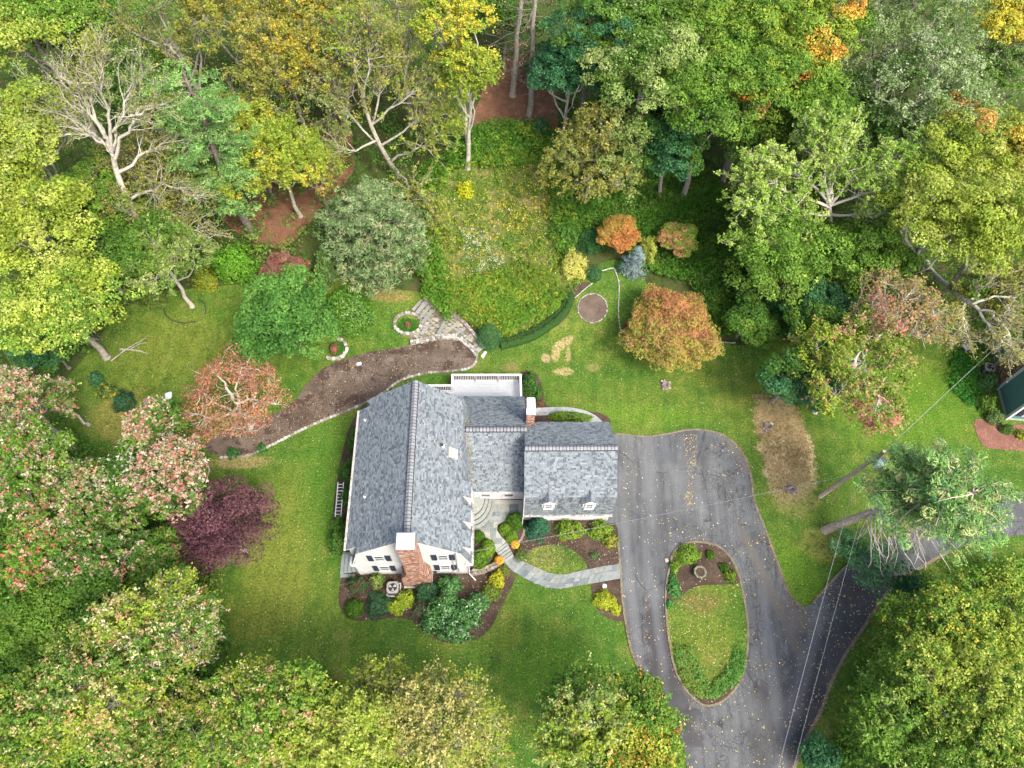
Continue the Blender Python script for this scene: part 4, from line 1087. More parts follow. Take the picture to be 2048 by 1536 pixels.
for i, (a, b_) in enumerate(((pv * .93, tc + Vector((.08, .12, .8))), (tc + Vector((-.2, -.2, -.3)), pv * .66 + Vector((.1, -.15, 0))), (tc + Vector((-.28, 0, -.1)), pv * .64 + Vector((.15, -.1, 0))))):
    m = (a + b_) / 2 + Vector((.0, -.12, -.25)); mb.tube([a, (a + m) / 2 + Vector((0, -.05, -.06)), m, (b_ + m) / 2 + Vector((0, -.05, -.06)), b_], .018, 5)
mb.build('drop_wire', CABLE, pole)
def wire(a, b_, sag, r, label, parts=14, twist=0):
    a, b_ = Vector(a), Vector(b_); mb = MB(); pts = []
    for i in range(parts + 1):
        t = i / parts; p = a.lerp(b_, t); p.z -= sag * 4 * t * (1 - t); pts.append(p)
    mb.tube(pts, r, 5)
    if twist:
        n = int((b_ - a).length / .28)
        for k in range(2):
            q = []
            for i in range(n * 3 + 1):
                t = i / (n * 3); p = a.lerp(b_, t); p.z -= sag * 4 * t * (1 - t)
                an = i * 2.09 / 1.5 + k * 3.14; p += Vector((0, math.cos(an), math.sin(an))) * .03; q.append(p)
            mb.tube(q, .007, 3)
    return tag(mb.build('wire', CABLE), label, 'wire', 'overhead wires from the pole')
wire(pb + pv * .52, H2W((3.4, -.1, 5.4)), .3, .003, 'thin twisted service wire running from the pole across the driveway to the white house', 26, 1)
wire(pb + pv * .99, P(1986, 700, 4.5), .4, .003, 'twisted service wire from the pole top to the teal neighbour house', 22, 1)
wire(pb + pv * .60 + Vector((.1, -.1, 0)), P(1530, 1640, 8.5), .2, .011, 'thicker overhead wire with a splice crossing the forked driveway', 20)
wire(pb + pv * .78 + Vector((.4, -.5, -.3)), P(1560, 1640, 8.5), .2, .007, 'thinner overhead wire from the transformer crossing the forked driveway', 20)

# stone urn ring on the island, small stones, stumps
ur = empty('stone_urn', P(1397, 1147, .1), 0, 'mossy round stone urn standing in the island mulch', 'urn')
mb = MB(); mb.lathe([(.2, 0), (.26, .06), (.3, .22), (.46, .36), (.5, .46), (.46, .52), (.34, .50), (.32, .42)], (0, 0, 0), 9); mb.build('bowl', simple('mossy stone', (.14, .14, .10), .95, .1, .5, 6., .6), ur)
mb = MB(); mb.lathe([(0, .40), (.34, .43)], (0, 0, 0), 9); mb.build('soil', MULCH, ur)
def rock(px, py, sx, sy, sz, col, label, cat='rock', seed=0, h=0., rz=.3):
    o = place(ROCKS[seed % 7], 'rock', None, P(px, py, h + sz * .4), (sx, sy, sz), rz, col); return tag(o, label, cat)
rock(337, 791, .55, .62, .12, (.5, .53, .56), 'flat pale stone lying in the grass near the red maple', 'stone', 1)
rock(293, 803, .6, .5, .35, (.22, .15, .13), 'reddish brown boulder among shrubs below the rough lawn', seed=2)
rock(718, 728, .4, .3, .15, (.4, .42, .45), 'small flat blue grey stone at the mulch bed edge', seed=3)
rock(1037, 592, .3, .4, .3, (.55, .58, .6), 'small pale stone poking out of the meadow weeds', seed=4)
rock(1333, 1121, .3, .3, .2, (.30, .27, .24), 'small tan stone at the upper rim of the island', seed=5)
rock(1209, 1172, .32, .3, .06, (.3, .33, .34), 'square grey valve cover in the mulch beside the walk', 'cover', 0, 0.05, 0)
for px, py, lb in ((1582, 978, 'old stump ringed with stones in the straw coloured patch'), (1535, 854, 'small rotted stump at the upper end of the straw patch'), (1330, 771, 'dark ragged stump in the lawn below the orange maple')):
    s_ = empty('tree_stump', P(px, py), 0, lb, 'stump')
    mb = MB(); mb.lathe([(.42, 0), (.34, .1), (.32, .22), (.2, .2), (.14, .08), (0, .06)], (0, 0, 0), 11)
    mb.v = [(v[0] * random.uniform(.85, 1.15), v[1] * random.uniform(.85, 1.15), v[2] * random.uniform(.7, 1.2)) for v in mb.v]
    mb.build('wood', BARK_B, s_)
    for k in range(5):
        a = random.uniform(0, 6.28); place(ROCKS[k], 'stone', s_, P(px, py) + Vector((.42 * math.cos(a), .42 * math.sin(a), .08)), (.22, .18, .16), a, random.choice(PSTONE))
# thin edging ring round the pale trunk
ring = MB(); q = [P(370 + 42 * math.cos(t), 619 + 27 * math.sin(t), .05) for t in np.linspace(rad(60), rad(215), 16)]; ring.tube(q, .05, 5)
q = [P(370 + 42 * math.cos(t), 619 + 27 * math.sin(t), .05) for t in np.linspace(rad(-50), rad(20), 8)]; ring.tube(q, .05, 5)
tag(ring.build('edging_ring', DARK), 'broken black edging ring in the grass round a pale tree trunk', 'edging')
# fallen branches
for i, (pts, r_b, lb) in enumerate((([(222, 722), (250, 700), (270, 688), (292, 675)], .06, 'long thin fallen branch lying in grass by the grey trunk flare'), ([(240, 698), (262, 699), (280, 702), (295, 707)], .09, 'short thick fallen branch lying across the long one'), ([(262, 697), (278, 688), (293, 685)], .035, 'slender fallen twig beside the long branch'))):
    mb = MB(); mb.tube([P(a, b_, .1 + .05 * (k % 2)) for k, (a, b_) in enumerate(pts)], [r_b, r_b * .9, r_b * .7, r_b * .4][:len(pts)], 6); tag(mb.build('fallen_branch', BARK_G), lb, 'branch')
mb = MB(); mb.tube([P(1026, 248, .1), P(1018, 246, .15), P(1008, 250, .1)], .06, 5); tag(mb.build('fallen_branch', BARK_P), 'bleached fallen branch on the red brown needle floor', 'branch')

# split rail fence
fe = empty('rail_fence', P(1900, 675), 0, 'split rail wooden fence running up to the teal neighbour house', 'fence')
fp = [(1800, 664), (1855, 673), (1916, 684), (1978, 690)]
for i, (a, b_) in enumerate(fp):
    p = P(a, b_) - Vector(fe.location); mb = MB(); mb.box(p + Vector((-.08, -.08, -.1)), p + Vector((.08, .08, 1.25))); mb.build('post', RAILWOOD, fe)
    if i < 3:
        q = P(*fp[i + 1]) - Vector(fe.location)
        for z in (.35, .72, 1.08):
            mb = MB(); mb.tube([p + Vector((0, 0, z + random.uniform(-.05, .05))), q + Vector((0, 0, z + random.uniform(-.05, .05)))], [.06, .05], 6); mb.build('rail', RAILWOOD, fe)
p0 = P(1868, 682) - Vector(fe.location); p1 = P(1855, 668) - Vector(fe.location)
mb = MB(); mb.tube([p0, p1 + Vector((.2, .1, 1.3))], .05, 6); mb.build('brace', RAILWOOD, fe)
# garden chair by the fence
gc = empty('garden_chair', P(1929, 699), rad(200), 'small pale wooden garden chair by the rail fence', 'chair')
for k in range(5):
    mb = MB(); mb.box((-.28 + k * .115, -.25, .36), (-.28 + k * .115 + .1, .28, .385)); mb.build('seat_slat', ALU, gc)
    mb = MB(); M_ = Matrix.Translation((0, .27, .36)) @ Matrix.Rotation(rad(-22), 4, 'X'); mb.box((-.28 + k * .115, -.012, 0), (-.28 + k * .115 + .1, .012, .75), None, M_); mb.build('back_slat', ALU, gc)
for x in (-.33, .31):
    mb = MB(); mb.box((x, -.32, .56), (x + .08, .35, .59)); mb.build('armrest', ALU, gc)
    for y in (-.26, .28):
        mb = MB(); mb.box((x + .02, y, 0), (x + .06, y + .05, .56)); mb.build('leg', ALU, gc)

# neighbour house
nh = empty('neighbour_house', P(1992, 760), 0, 'teal sided neighbour house with white corner boards and a brick chimney', 'house')
NO = Vector(nh.location)
def nv(px, py, h=0.): return P(px, py, h) - NO
def nwall(A, B_, depth, h):
    a, b_ = A.copy(), B_.copy(); a.z = b_.z = -.2; d = (b_ - a).normalized(); n_ = Vector((-d.y, d.x, 0))
    if n_.x < 0: n_ = -n_
    mb = MB(); poly = [a, b_, b_ + n_ * depth, a + n_ * depth]; mb.prism([(p.x, p.y) for p in poly], -.2, h); wl = mb.build('wall', TEAL, nh)
    # lap boards on the face towards the lawn and on the return
    mb = MB(); z = .3
    for (p, q, o_) in ((a, b_, -n_), (b_, b_ + n_ * depth, d)):
        z = .3
        while z < h - .1:
            mb.add([Vector((p.x, p.y, z)) + o_ * .03, Vector((q.x, q.y, z)) + o_ * .03, Vector((q.x, q.y, z + .16)) + o_ * .008, Vector((p.x, p.y, z + .16)) + o_ * .008], [(0, 1, 2, 3)]); z += .16
    tag(mb.build('siding', TEAL, wl), kind='stuff')
    for p in (a, b_):
        mb = MB(); mb.box(Vector((p.x - .11, p.y - .11, 0)), Vector((p.x + .11, p.y + .11, h))); mb.build('corner_board', WHITE, nh)
    mb = MB(); f = [a - n_ * .02 - d * .02, b_ - n_ * .02 + d * .02, b_ + n_ * depth + d * .02, a + n_ * depth]; mb.prism([(p.x, p.y) for p in f], -.2, .3); mb.build('foundation', CONC, nh)
    return a, b_, d, n_, wl
a, b_, d, n_, _w = nwall(nv(1980, 690), nv(1992, 729), 9, 5.4)
a2, b2, d2, n2, w2 = nwall(nv(1995, 778), nv(2011, 838), 9, 6.2)
for (aa, bb, dd, nn_, h) in ((a, b_, d, n_, 5.4), (a2, b2, d2, n2, 6.2)):
    mb = MB(); m = (aa + bb) / 2; e = .4; r_z = h + 2.2
    A0, A1 = aa - dd * e - nn_ * e, aa - dd * e + nn_ * 9.4; B0, B1 = bb + dd * e - nn_ * e, bb + dd * e + nn_ * 9.4; M0, M1 = m - nn_ * e, m + nn_ * 9.4
    for v in (A0, A1, B0, B1): v.z = h - .15
    M0.z = M1.z = r_z
    mb.add([A0, A1, M1, M0], [(0, 1, 2, 3)]); mb.add([B0, M0, M1, B1], [(0, 1, 2, 3)]); g0, g1, g2 = aa.copy(), bb.copy(), m.copy(); g0.z = g1.z = h; g2.z = r_z - .1
    mb.build('roof', simple('brown roof', (.10, .09, .085), .9), nh)
    mb = MB(); mb.add([g0, g1, g2], [(0, 1, 2)]); mb.build('gable', TEAL, nh)
wc = b2 + n2 * 1.35 + Vector((0, 0, 1.75)); an = math.atan2(n2.y, n2.x)
M_ = Matrix.Translation(wc) @ Matrix.Rotation(an, 4, 'Z')
mb = MB(); mb.box((-.6, -.10, -.75), (.6, -.02, .75), None, M_); wo_ = mb.build('window', WHITE, nh)
mb = MB(); mb.box((-.48, -.13, -.62), (.48, -.105, -.03), None, M_); mb.box((-.48, -.13, .03), (.48, -.105, .62), None, M_); mb.build('pane', GLASS, wo_)
for k in (-1, 1):
    mb = MB(); mb.box((k * .85 - .2, -.09, -.75), (k * .85 + .2, -.04, .75), None, M_); mb.build('shutter', NAVY, nh)
cb0, cb1 = nv(1989, 737), nv(1992, 772); cb0.z = cb1.z = 0; d3 = (cb1 - cb0); l3 = d3.length; d3.normalize(); n3 = Vector((-d3.y, d3.x, 0))
if n3.x < 0: n3 = -n3
mb = MB(); mb.prism([(p.x, p.y) for p in (cb0, cb1, cb1 + n3 * 2, cb0 + n3 * 2)], -.2, 7.5); cn = mb.build('chimney', MORTAR, nh)
up = Vector((0, 0, 7.3))
bricks(cn, [(cb0, d3 * l3, up, -n3), (cb1, n3 * 2, up, d3), (cb0 + n3 * 2, -n3 * 2, up, -d3)], 5)
mb = MB(); mb.prism([(p.x, p.y) for p in (cb0 - n3 * .05 - d3 * .05, cb1 - n3 * .05 + d3 * .05, cb1 + n3 * 2.05 + d3 * .05, cb0 + n3 * 2.05 - d3 * .05)], 7.5, 7.7); mb.build('chimney_cap', CONC, cn)
mb = MB(); mb.box(a - n_ * .15 + d * .9 + Vector((-.12, -.12, 1.2)), a - n_ * .15 + d * .9 + Vector((.12, .12, 1.7))); mb.build('meter_box', METAL, nh)

# ------------------------------------------------------------------ vegetation
def unit(a): return a / (np.linalg.norm(a, axis=-1, keepdims=True) + 1e-9)
def rsphere(n, zmin=-1.): 
    z = RNG.uniform(zmin, 1, n); t = RNG.uniform(0, 2 * math.pi, n); r = np.sqrt(1 - z * z)
    return np.column_stack([r * np.cos(t), r * np.sin(t), z])
def tri_arrays(c, nrm, size, aspect=.75):
    n = len(c); t = RNG.normal(size=(n, 3)); t = unit(t - nrm * (t * nrm).sum(1, keepdims=True)); b = np.cross(nrm, t); s = size[:, None] * 1.12
    return np.stack([c - t * s * .45 + b * s * aspect * .5, c - t * s * .45 - b * s * aspect * .5, c + t * s * .6], 1).reshape(-1, 3), np.arange(n * 3).reshape(n, 3)
def leaf_arrays(c, nrm, size, aspect=.62, fold=.14, along=None):
    n = len(c); t = RNG.normal(size=(n, 3)) if along is None else along
    t = unit(t - nrm * (t * nrm).sum(1, keepdims=True)); b = np.cross(nrm, t); s = size[:, None]
    V = np.stack([c - t * s * .5, c + b * s * aspect * .5 + nrm * s * fold, c + t * s * .5, c - b * s * aspect * .5 + nrm * s * fold], 1).reshape(-1, 3)
    return V, np.arange(n * 4).reshape(n, 4)
class Leaves:
    def __init__(s, tri=False): s.V = []; s.F = []; s.C = []; s.n = 0; s.tri = tri
    def add(s, c, nrm, size, col, **kw):
        V, F = tri_arrays(c, nrm, size, kw.get('aspect', .6) * 1.25) if s.tri else leaf_arrays(c, nrm, size, **kw); s.V.append(V); s.F.append(F + s.n); s.C.append(col); s.n += len(V)
    def build(s, name, mat, parent=None, origin=None):
        V = np.vstack(s.V)
        if origin is not None: V = V - np.asarray(origin)
        return mesh_np(name, V, np.vstack(s.F), mat, parent, np.clip(np.vstack(s.C), 0, 1))
def vivid(c):
    l = c @ np.array([.25, .65, .1]); return np.clip(l[..., None] + (c - l[..., None]) * 1.03, .004, .8) * 1.03
def pick(pal, n):
    cols = np.array([p[:3] for p in pal]); w_ = np.array([p[3] if len(p) > 3 else 1. for p in pal]); w_ = w_ / w_.sum()
    return vivid(cols[RNG.choice(len(pal), n, p=w_)])
def clump_leaves(L, K, crad, per, size, pal, tips=None, ptip=0., flat=.7, zmin=-.35, aspect=.62, mixp=.2, thick=.3, up=.5, tiptop=None):
    """leaves over small domes centred on K"""
    k = len(K); crad = np.broadcast_to(np.asarray(crad, float), (k,)); per = int(per)
    d = rsphere(k * per, zmin).reshape(k, per, 3)
    rr = (1 - thick * RNG.random((k, per, 1)) ** 1.3)
    pos = K[:, None] + d * rr * crad[:, None, None] * np.array([1, 1, flat])
    nr = unit(d * .6 + np.array([0, 0, up]) + RNG.normal(size=d.shape) * .42)
    base = pick_field(pal, K)[:, None] * np.ones((k, per, 1)); m = RNG.random((k, per)) < mixp
    alt = pick(pal, k * per).reshape(k, per, 3); base[m] = alt[m]
    if tips:
        gate = np.where(RNG.random((k, 1)) < .5, 1.7, .35); pt = (np.asarray(ptip, float).reshape(-1, 1) if np.ndim(ptip) else ptip) * gate
        m = (RNG.random((k, per)) < pt * np.clip(d[..., 2] * 1.3 + .25, 0, 1)); al = pick(tips, k * per).reshape(k, per, 3); base[m] = al[m]
    base *= RNG.uniform(.72, 1.28, (k, per, 1)) * RNG.uniform(.85, 1.15, (k, 1, 1))
    sz = size * RNG.uniform(.65, 1.3, k * per)
    L.add(pos.reshape(-1, 3), nr.reshape(-1, 3), sz, base.reshape(-1, 3), aspect=aspect)
def pick_field(pal, K):
    """one palette colour per clump, drifting slowly through the crown"""
    a = RNG.normal(size=(2, 3)) * .55; ph = RNG.uniform(0, 6.28, 2)
    f = np.sin(K @ a[0] + ph[0]) + .6 * np.sin(K @ a[1] + ph[1]) + RNG.normal(size=len(K)) * .45
    w_ = np.array([p[3] if len(p) > 3 else 1. for p in pal]); cw = np.cumsum(w_ / w_.sum()); r = np.argsort(np.argsort(f)) / max(1, len(K))
    return vivid(np.array([p[:3] for p in pal])[np.minimum(np.searchsorted(cw, r), len(pal) - 1)])
def spray_leaves(L, K, ctr, crad, per, size, pal, tips=None, ptip=0., m=6, aspect=.62, mixp=.12):
    """leaves strung along short outward sprays, for feathery crowns"""
    k = len(K); q = max(3, int(per / m)); crad = np.broadcast_to(np.asarray(crad, float), (k,))
    D = unit(unit(K - ctr)[:, None] * .9 + RNG.normal(size=(k, m, 3)) * .6 + np.array([0, 0, .3])); l = (crad[:, None] * RNG.uniform(.9, 2.1, (k, m)))[..., None, None]
    t = RNG.random((k, m, q, 1)) ** .75; st = K[:, None, None] - D[:, :, None] * crad[:, None, None, None] * .35
    pos = st + D[:, :, None] * l * t + RNG.normal(size=(k, m, q, 3)) * crad[:, None, None, None] * .17; pos[..., 2:] -= .12 * l * t ** 2
    nr = unit(np.array([0, 0, .9]) + RNG.normal(size=pos.shape) * .5)
    base = pick_field(pal, K)[:, None, None] * np.ones((k, m, q, 1)); mk = RNG.random((k, m, q)) < mixp; base[mk] = pick(pal, k * m * q).reshape(k, m, q, 3)[mk]
    if tips:
        pt = np.broadcast_to(np.asarray(ptip, float).reshape(-1, 1) if np.ndim(ptip) else np.full((k, 1), ptip), (k, m))
        fld = np.sin(K @ (RNG.normal(size=3) * .7) + RNG.uniform(0, 6.28))[:, None] * .35
        on = RNG.random((k, m)) < np.clip(pt * (1 + fld) * 1.3, 0, 1); tc = pick(tips, k * m).reshape(k, m, 1, 3) * np.ones((k, m, q, 1))
        mk = on[..., None] & (t[..., 0] > .42) & (RNG.random((k, m, q)) < .85); base[mk] = tc[mk]
    base *= RNG.uniform(.75, 1.25, base.shape[:3] + (1,)) * RNG.uniform(.82, 1.18, (k, m, 1, 1))
    L.add(pos.reshape(-1, 3), nr.reshape(-1, 3), size * RNG.uniform(.65, 1.3, k * m * q), base.reshape(-1, 3), aspect=aspect)
def spread(C, R, n, mind, zmin=-.25, pw=.3, lob=.16, core=0.):
    """uneven scatter of clump centres through a lobed ellipsoid"""
    ph = RNG.uniform(0, 6.28, 6); cand = n * 5
    d = rsphere(cand, zmin); th = np.arctan2(d[:, 1], d[:, 0])
    lobe = 1 + lob * (np.sin(3 * th + ph[0]) * .6 + np.sin(5 * th + ph[1] + 2 * d[:, 2]) * .5 + np.sin(7 * th + ph[2] - 4 * d[:, 2]) * .4)
    r = (core + (1 - core) * RNG.random(cand) ** pw) * lobe
    p = d * r[:, None] * R
    out = np.empty((n, 3)); m = 0
    for q in p:
        if m == n: break
        if m == 0 or ((out[:m] - q) ** 2).sum(1).min() > mind * mind: out[m] = q; m += 1
    return out[:m] + C
def boughs(C, R, Rv, n, mind, zmin):
    nb = int(7 + R * 1.9); bc = spread(C, Rv * .66, nb, .36 * R, zmin, .22); br = R * RNG.uniform(.26, .50, len(bc))
    cand = n * 5; i = RNG.choice(len(bc), cand, p=br ** 2 / (br ** 2).sum()); d = rsphere(cand, -.25)
    p = bc[i] + d * (br[i] * (1 - .3 * RNG.random(cand) ** 2))[:, None] * np.array([1, 1, .8]); out = np.empty((n, 3)); m = 0
    for q in p:
        if m == n: break
        if m == 0 or ((out[:m] - q) ** 2).sum(1).min() > mind * mind: out[m] = q; m += 1
    return out[:m]
class Wood:
    def __init__(s): s.V = []; s.F = []; s.n = 0
    def tube(s, pts, r, k=5):
        pts = np.asarray(pts, float); m = len(pts); r = np.asarray(r, float)
        d = np.empty_like(pts); d[1:-1] = pts[2:] - pts[:-2]; d[0] = pts[1] - pts[0]; d[-1] = pts[-1] - pts[-2]; d = unit(d)
        u = np.where(np.abs(d[:, 2:3]) < .9, [[0., 0, 1.]], [[1., 0, 0]]); a = unit(np.cross(d, u)); b = np.cross(d, a)
        t = np.arange(k) * 2 * math.pi / k
        V = pts[:, None] + (a[:, None] * np.cos(t)[None, :, None] + b[:, None] * np.sin(t)[None, :, None]) * r[:, None, None]
        i = np.arange(m - 1)[:, None] * k; j = np.arange(k)[None]; j2 = (j + 1) % k
        s.F.append(np.stack([i + j, i + j2, i + k + j2, i + k + j], -1).reshape(-1, 4) + s.n); s.V.append(V.reshape(-1, 3)); s.n += m * k
    def build(s, name, mat, parent, origin):
        return mesh_np(name, np.vstack(s.V) - np.asarray(origin), np.vstack(s.F), mat, parent, smooth=True)
def bend(a, b, n=4, amt=.12, sag=0.):
    a, b = np.asarray(a, float), np.asarray(b, float); L = np.linalg.norm(b - a)
    t = np.linspace(0, 1, n)[:, None]; p = a + (b - a) * t
    off = RNG.normal(size=3) * amt * L; off[2] = off[2] * .4 + sag * L
    p = p + off * np.sin(math.pi * t)
    p[1:-1] += RNG.normal(size=(n - 2, 3)) * min(L, 4) * .022
    return p
KIND = {
    'maple': dict(cr=.70, per=150, cov=1.6, leaf=.16, pw=.33, mind=.60, flat=.62, limb=7, sec=.3, tw=0, zmin=-.3),
    'dense': dict(cr=.9, per=150, cov=1.4, leaf=.19, pw=.3, mind=.62, flat=.6, limb=5, sec=.2, tw=0, zmin=-.3),
    'airy': dict(cr=.55, per=60, cov=1.3, leaf=.155, pw=.5, mind=.6, flat=.6, limb=8, sec=.4, tw=1, zmin=-.3),
    'thin': dict(cr=.6, per=38, cov=1.25, leaf=.14, pw=.5, mind=.6, flat=.7, limb=8, sec=.9, tw=2, zmin=-.3),
    'bare': dict(cr=.9, per=22, cov=1.3, leaf=.12, pw=.5, mind=.5, flat=.7, limb=8, sec=1., tw=6, zmin=-.1),
    'umbrella': dict(cr=.5, per=120, cov=2.0, leaf=.11, pw=.25, mind=.62, flat=.38, limb=6, sec=.4, tw=0, zmin=-.1),
    'layer': dict(cr=.6, per=75, cov=1.1, leaf=.11, pw=.42, mind=.62, flat=.3, limb=7, sec=1., tw=1, zmin=.0),
}
def tree(px, py, r, hc, label, kind='maple', pal=None, tips=None, ptip=0., base=None, rz=.8, bark=None, leaf=1., dens=1., name='tree', cat='tree', group=None, mat=None, trunk=1., limb_r=1., spots=None, ry=None, lean=False, opened=0.):
    K = KIND[kind]; leaf = leaf * (.84 if py > 1150 else 1.); mat = mat or LEAF; bark = bark or BARK_G
    if base is not None and lean: B = Pn(base[0], base[1])
    elif base is not None:
        B = Pn(base[0], base[1]); best = None
        for h in np.arange(2, 22, .25):
            C = Pn(px, py, h); dd = np.hypot(*(C[:2] - B[:2]))
            if best is None or dd < best[0]: best = (dd, h)
        hc = best[1]
    C = Pn(px, py, hc); R = r * MPP(px, py, hc) * (1.12 if group else 1.04)
    if base is None: B = np.array([C[0] + RNG.uniform(-.6, .6), C[1] + RNG.uniform(-.6, .6), 0.]); B[2] = terr(B[0], B[1])
    Rv = np.array([R, R * (ry or 1.), R * rz])
    th = empty(name, tuple(B), 0, label, cat, group)
    cr = K['cr'] * min(1.2, .55 + R * .11)
    n = max(14, int(K['cov'] * dens * 2.6 * (R * R * (ry or 1.)) * (.6 + .5 * rz) / (cr * cr)))
    if kind in ('umbrella', 'layer', 'bare') or R < 1.8: Kp = spread(C, Rv * (1 - cr * .6 / max(R, 1.)), n, K['mind'] * cr, K['zmin'], K['pw'])
    else: Kp = boughs(C, R, Rv, n, K['mind'] * cr, K['zmin'])
    gz = terr(Kp[:, 0], Kp[:, 1]) + .5; Kp[:, 2] = np.maximum(Kp[:, 2], gz)
    if opened: Kp = Kp[~((np.hypot(*(Kp[:, :2] - C[:2]).T) < opened * R) & (Kp[:, 2] > C[2] - .1 * R) & (RNG.random(len(Kp)) < .85))]
    # wood
    W = Wood(); H = C[2] - B[2]; tr0 = (.0145 * (H + R) + .035) * trunk
    top = C + np.array([0, 0, R * rz * .45])
    tp = bend(B - [0, 0, .2], top, 7, .015); W.tube(np.vstack([tp[:1], tp[:1] + [0, 0, .5], tp[1:]]), np.concatenate([[tr0 * 1.7, tr0 * 1.05], tr0 * np.linspace(.95, .3, 6)]), 8)
    lim = []; nl = K['limb']; ga = RNG.uniform(0, 6.28)
    for i in range(nl):
        f = .38 + .5 * i / nl; s0 = tp[0] + (tp[-1] - tp[0]) * 0
        x = f * (len(tp) - 1); j = int(x); s0 = tp[j] + (tp[min(j + 1, 6)] - tp[j]) * (x - j)
        if s0[2] < B[2] + H * .3: s0 = tp[3]
        a = ga + i * 2.4; el = RNG.uniform(-.1, .75) if kind != 'bare' else RNG.uniform(.25, 1.2)
        e = C + np.array([math.cos(a) * math.cos(el), math.sin(a) * math.cos(el), math.sin(el)]) * Rv * .72
        q = bend(s0, e, 7, .09, -.06 if kind != 'umbrella' else .12); rr = tr0 * .5 * limb_r * np.linspace(1, .25, 7); W.tube(q, rr, 6); lim.append((q, rr))
    LP = np.vstack([q[1:] for q, _ in lim] + [tp[3:]]); LR = np.concatenate([rr[1:] for _, rr in lim] + [tr0 * np.linspace(.6, .25, 4)])
    ctr = C - [0, 0, R * (.3 if kind != 'bare' else 1.2)]
    use = Kp if K['sec'] >= 1 else Kp[RNG.random(len(Kp)) < K['sec']]
    dC = np.linalg.norm(LP - ctr, axis=1)
    for p in use:
        d = np.linalg.norm(LP - p, axis=1) + np.clip(dC - np.linalg.norm(p - ctr), 0, None) * 1.5; i = int(d.argmin())
        q = bend(LP[i], p, 4, .1, -.05); r0 = min(LR[i] * .7, .045 * limb_r); W.tube(q, [r0, r0 * .75, r0 * .5, r0 * .3], 3)
        for k in range(K['tw']):
            s_ = q[RNG.integers(1, 4)]; dr = unit(unit(p - (LP[i] if kind != 'bare' else ctr)) * 1.0 + RNG.normal(size=3) * (.55 if kind != 'bare' else .3) + [0, 0, .3])
            e = s_ + dr * cr * RNG.uniform(.7, 1.5); W.tube(bend(s_, e, 3, .08), [.014 * limb_r, .011 * limb_r, .005], 3)
    W.build('trunk', bark, th, B)
    Lv = Leaves(True)
    pt = ptip * np.clip((Kp[:, 2] - C[2]) / (R * rz) * .9 + .55, 0, 1.2) if tips else 0.
    if spots:      # patches of the crown that have turned
        sc, scol, frac = spots; a = RNG.normal(size=(sc, 3)); cs = C + unit(a + [0, 0, .8]) * Rv * .8
        dm = np.linalg.norm(Kp[:, None] - cs[None], axis=2).min(1); thr = np.quantile(dm, frac); mk = dm < thr
        clump_leaves(Lv, Kp[mk], cr, K['per'], K['leaf'] * leaf, scol, tips, 0, K['flat'], zmin=K.get('cz', -.35)); Kp2 = Kp[~mk]; pt2 = pt[~mk] if np.ndim(pt) else pt
    else: Kp2, pt2 = Kp, pt
    if kind in ('airy', 'thin', 'bare'): spray_leaves(Lv, Kp2, ctr, cr * RNG.uniform(.75, 1.2, len(Kp2)), K['per'], K['leaf'] * leaf, pal, tips, pt2)
    else: clump_leaves(Lv, Kp2, cr * RNG.uniform(.75, 1.2, len(Kp2)), K['per'], K['leaf'] * leaf, pal, tips, pt2, K['flat'])
    Lv.build('crown', mat, th, B)
    return th

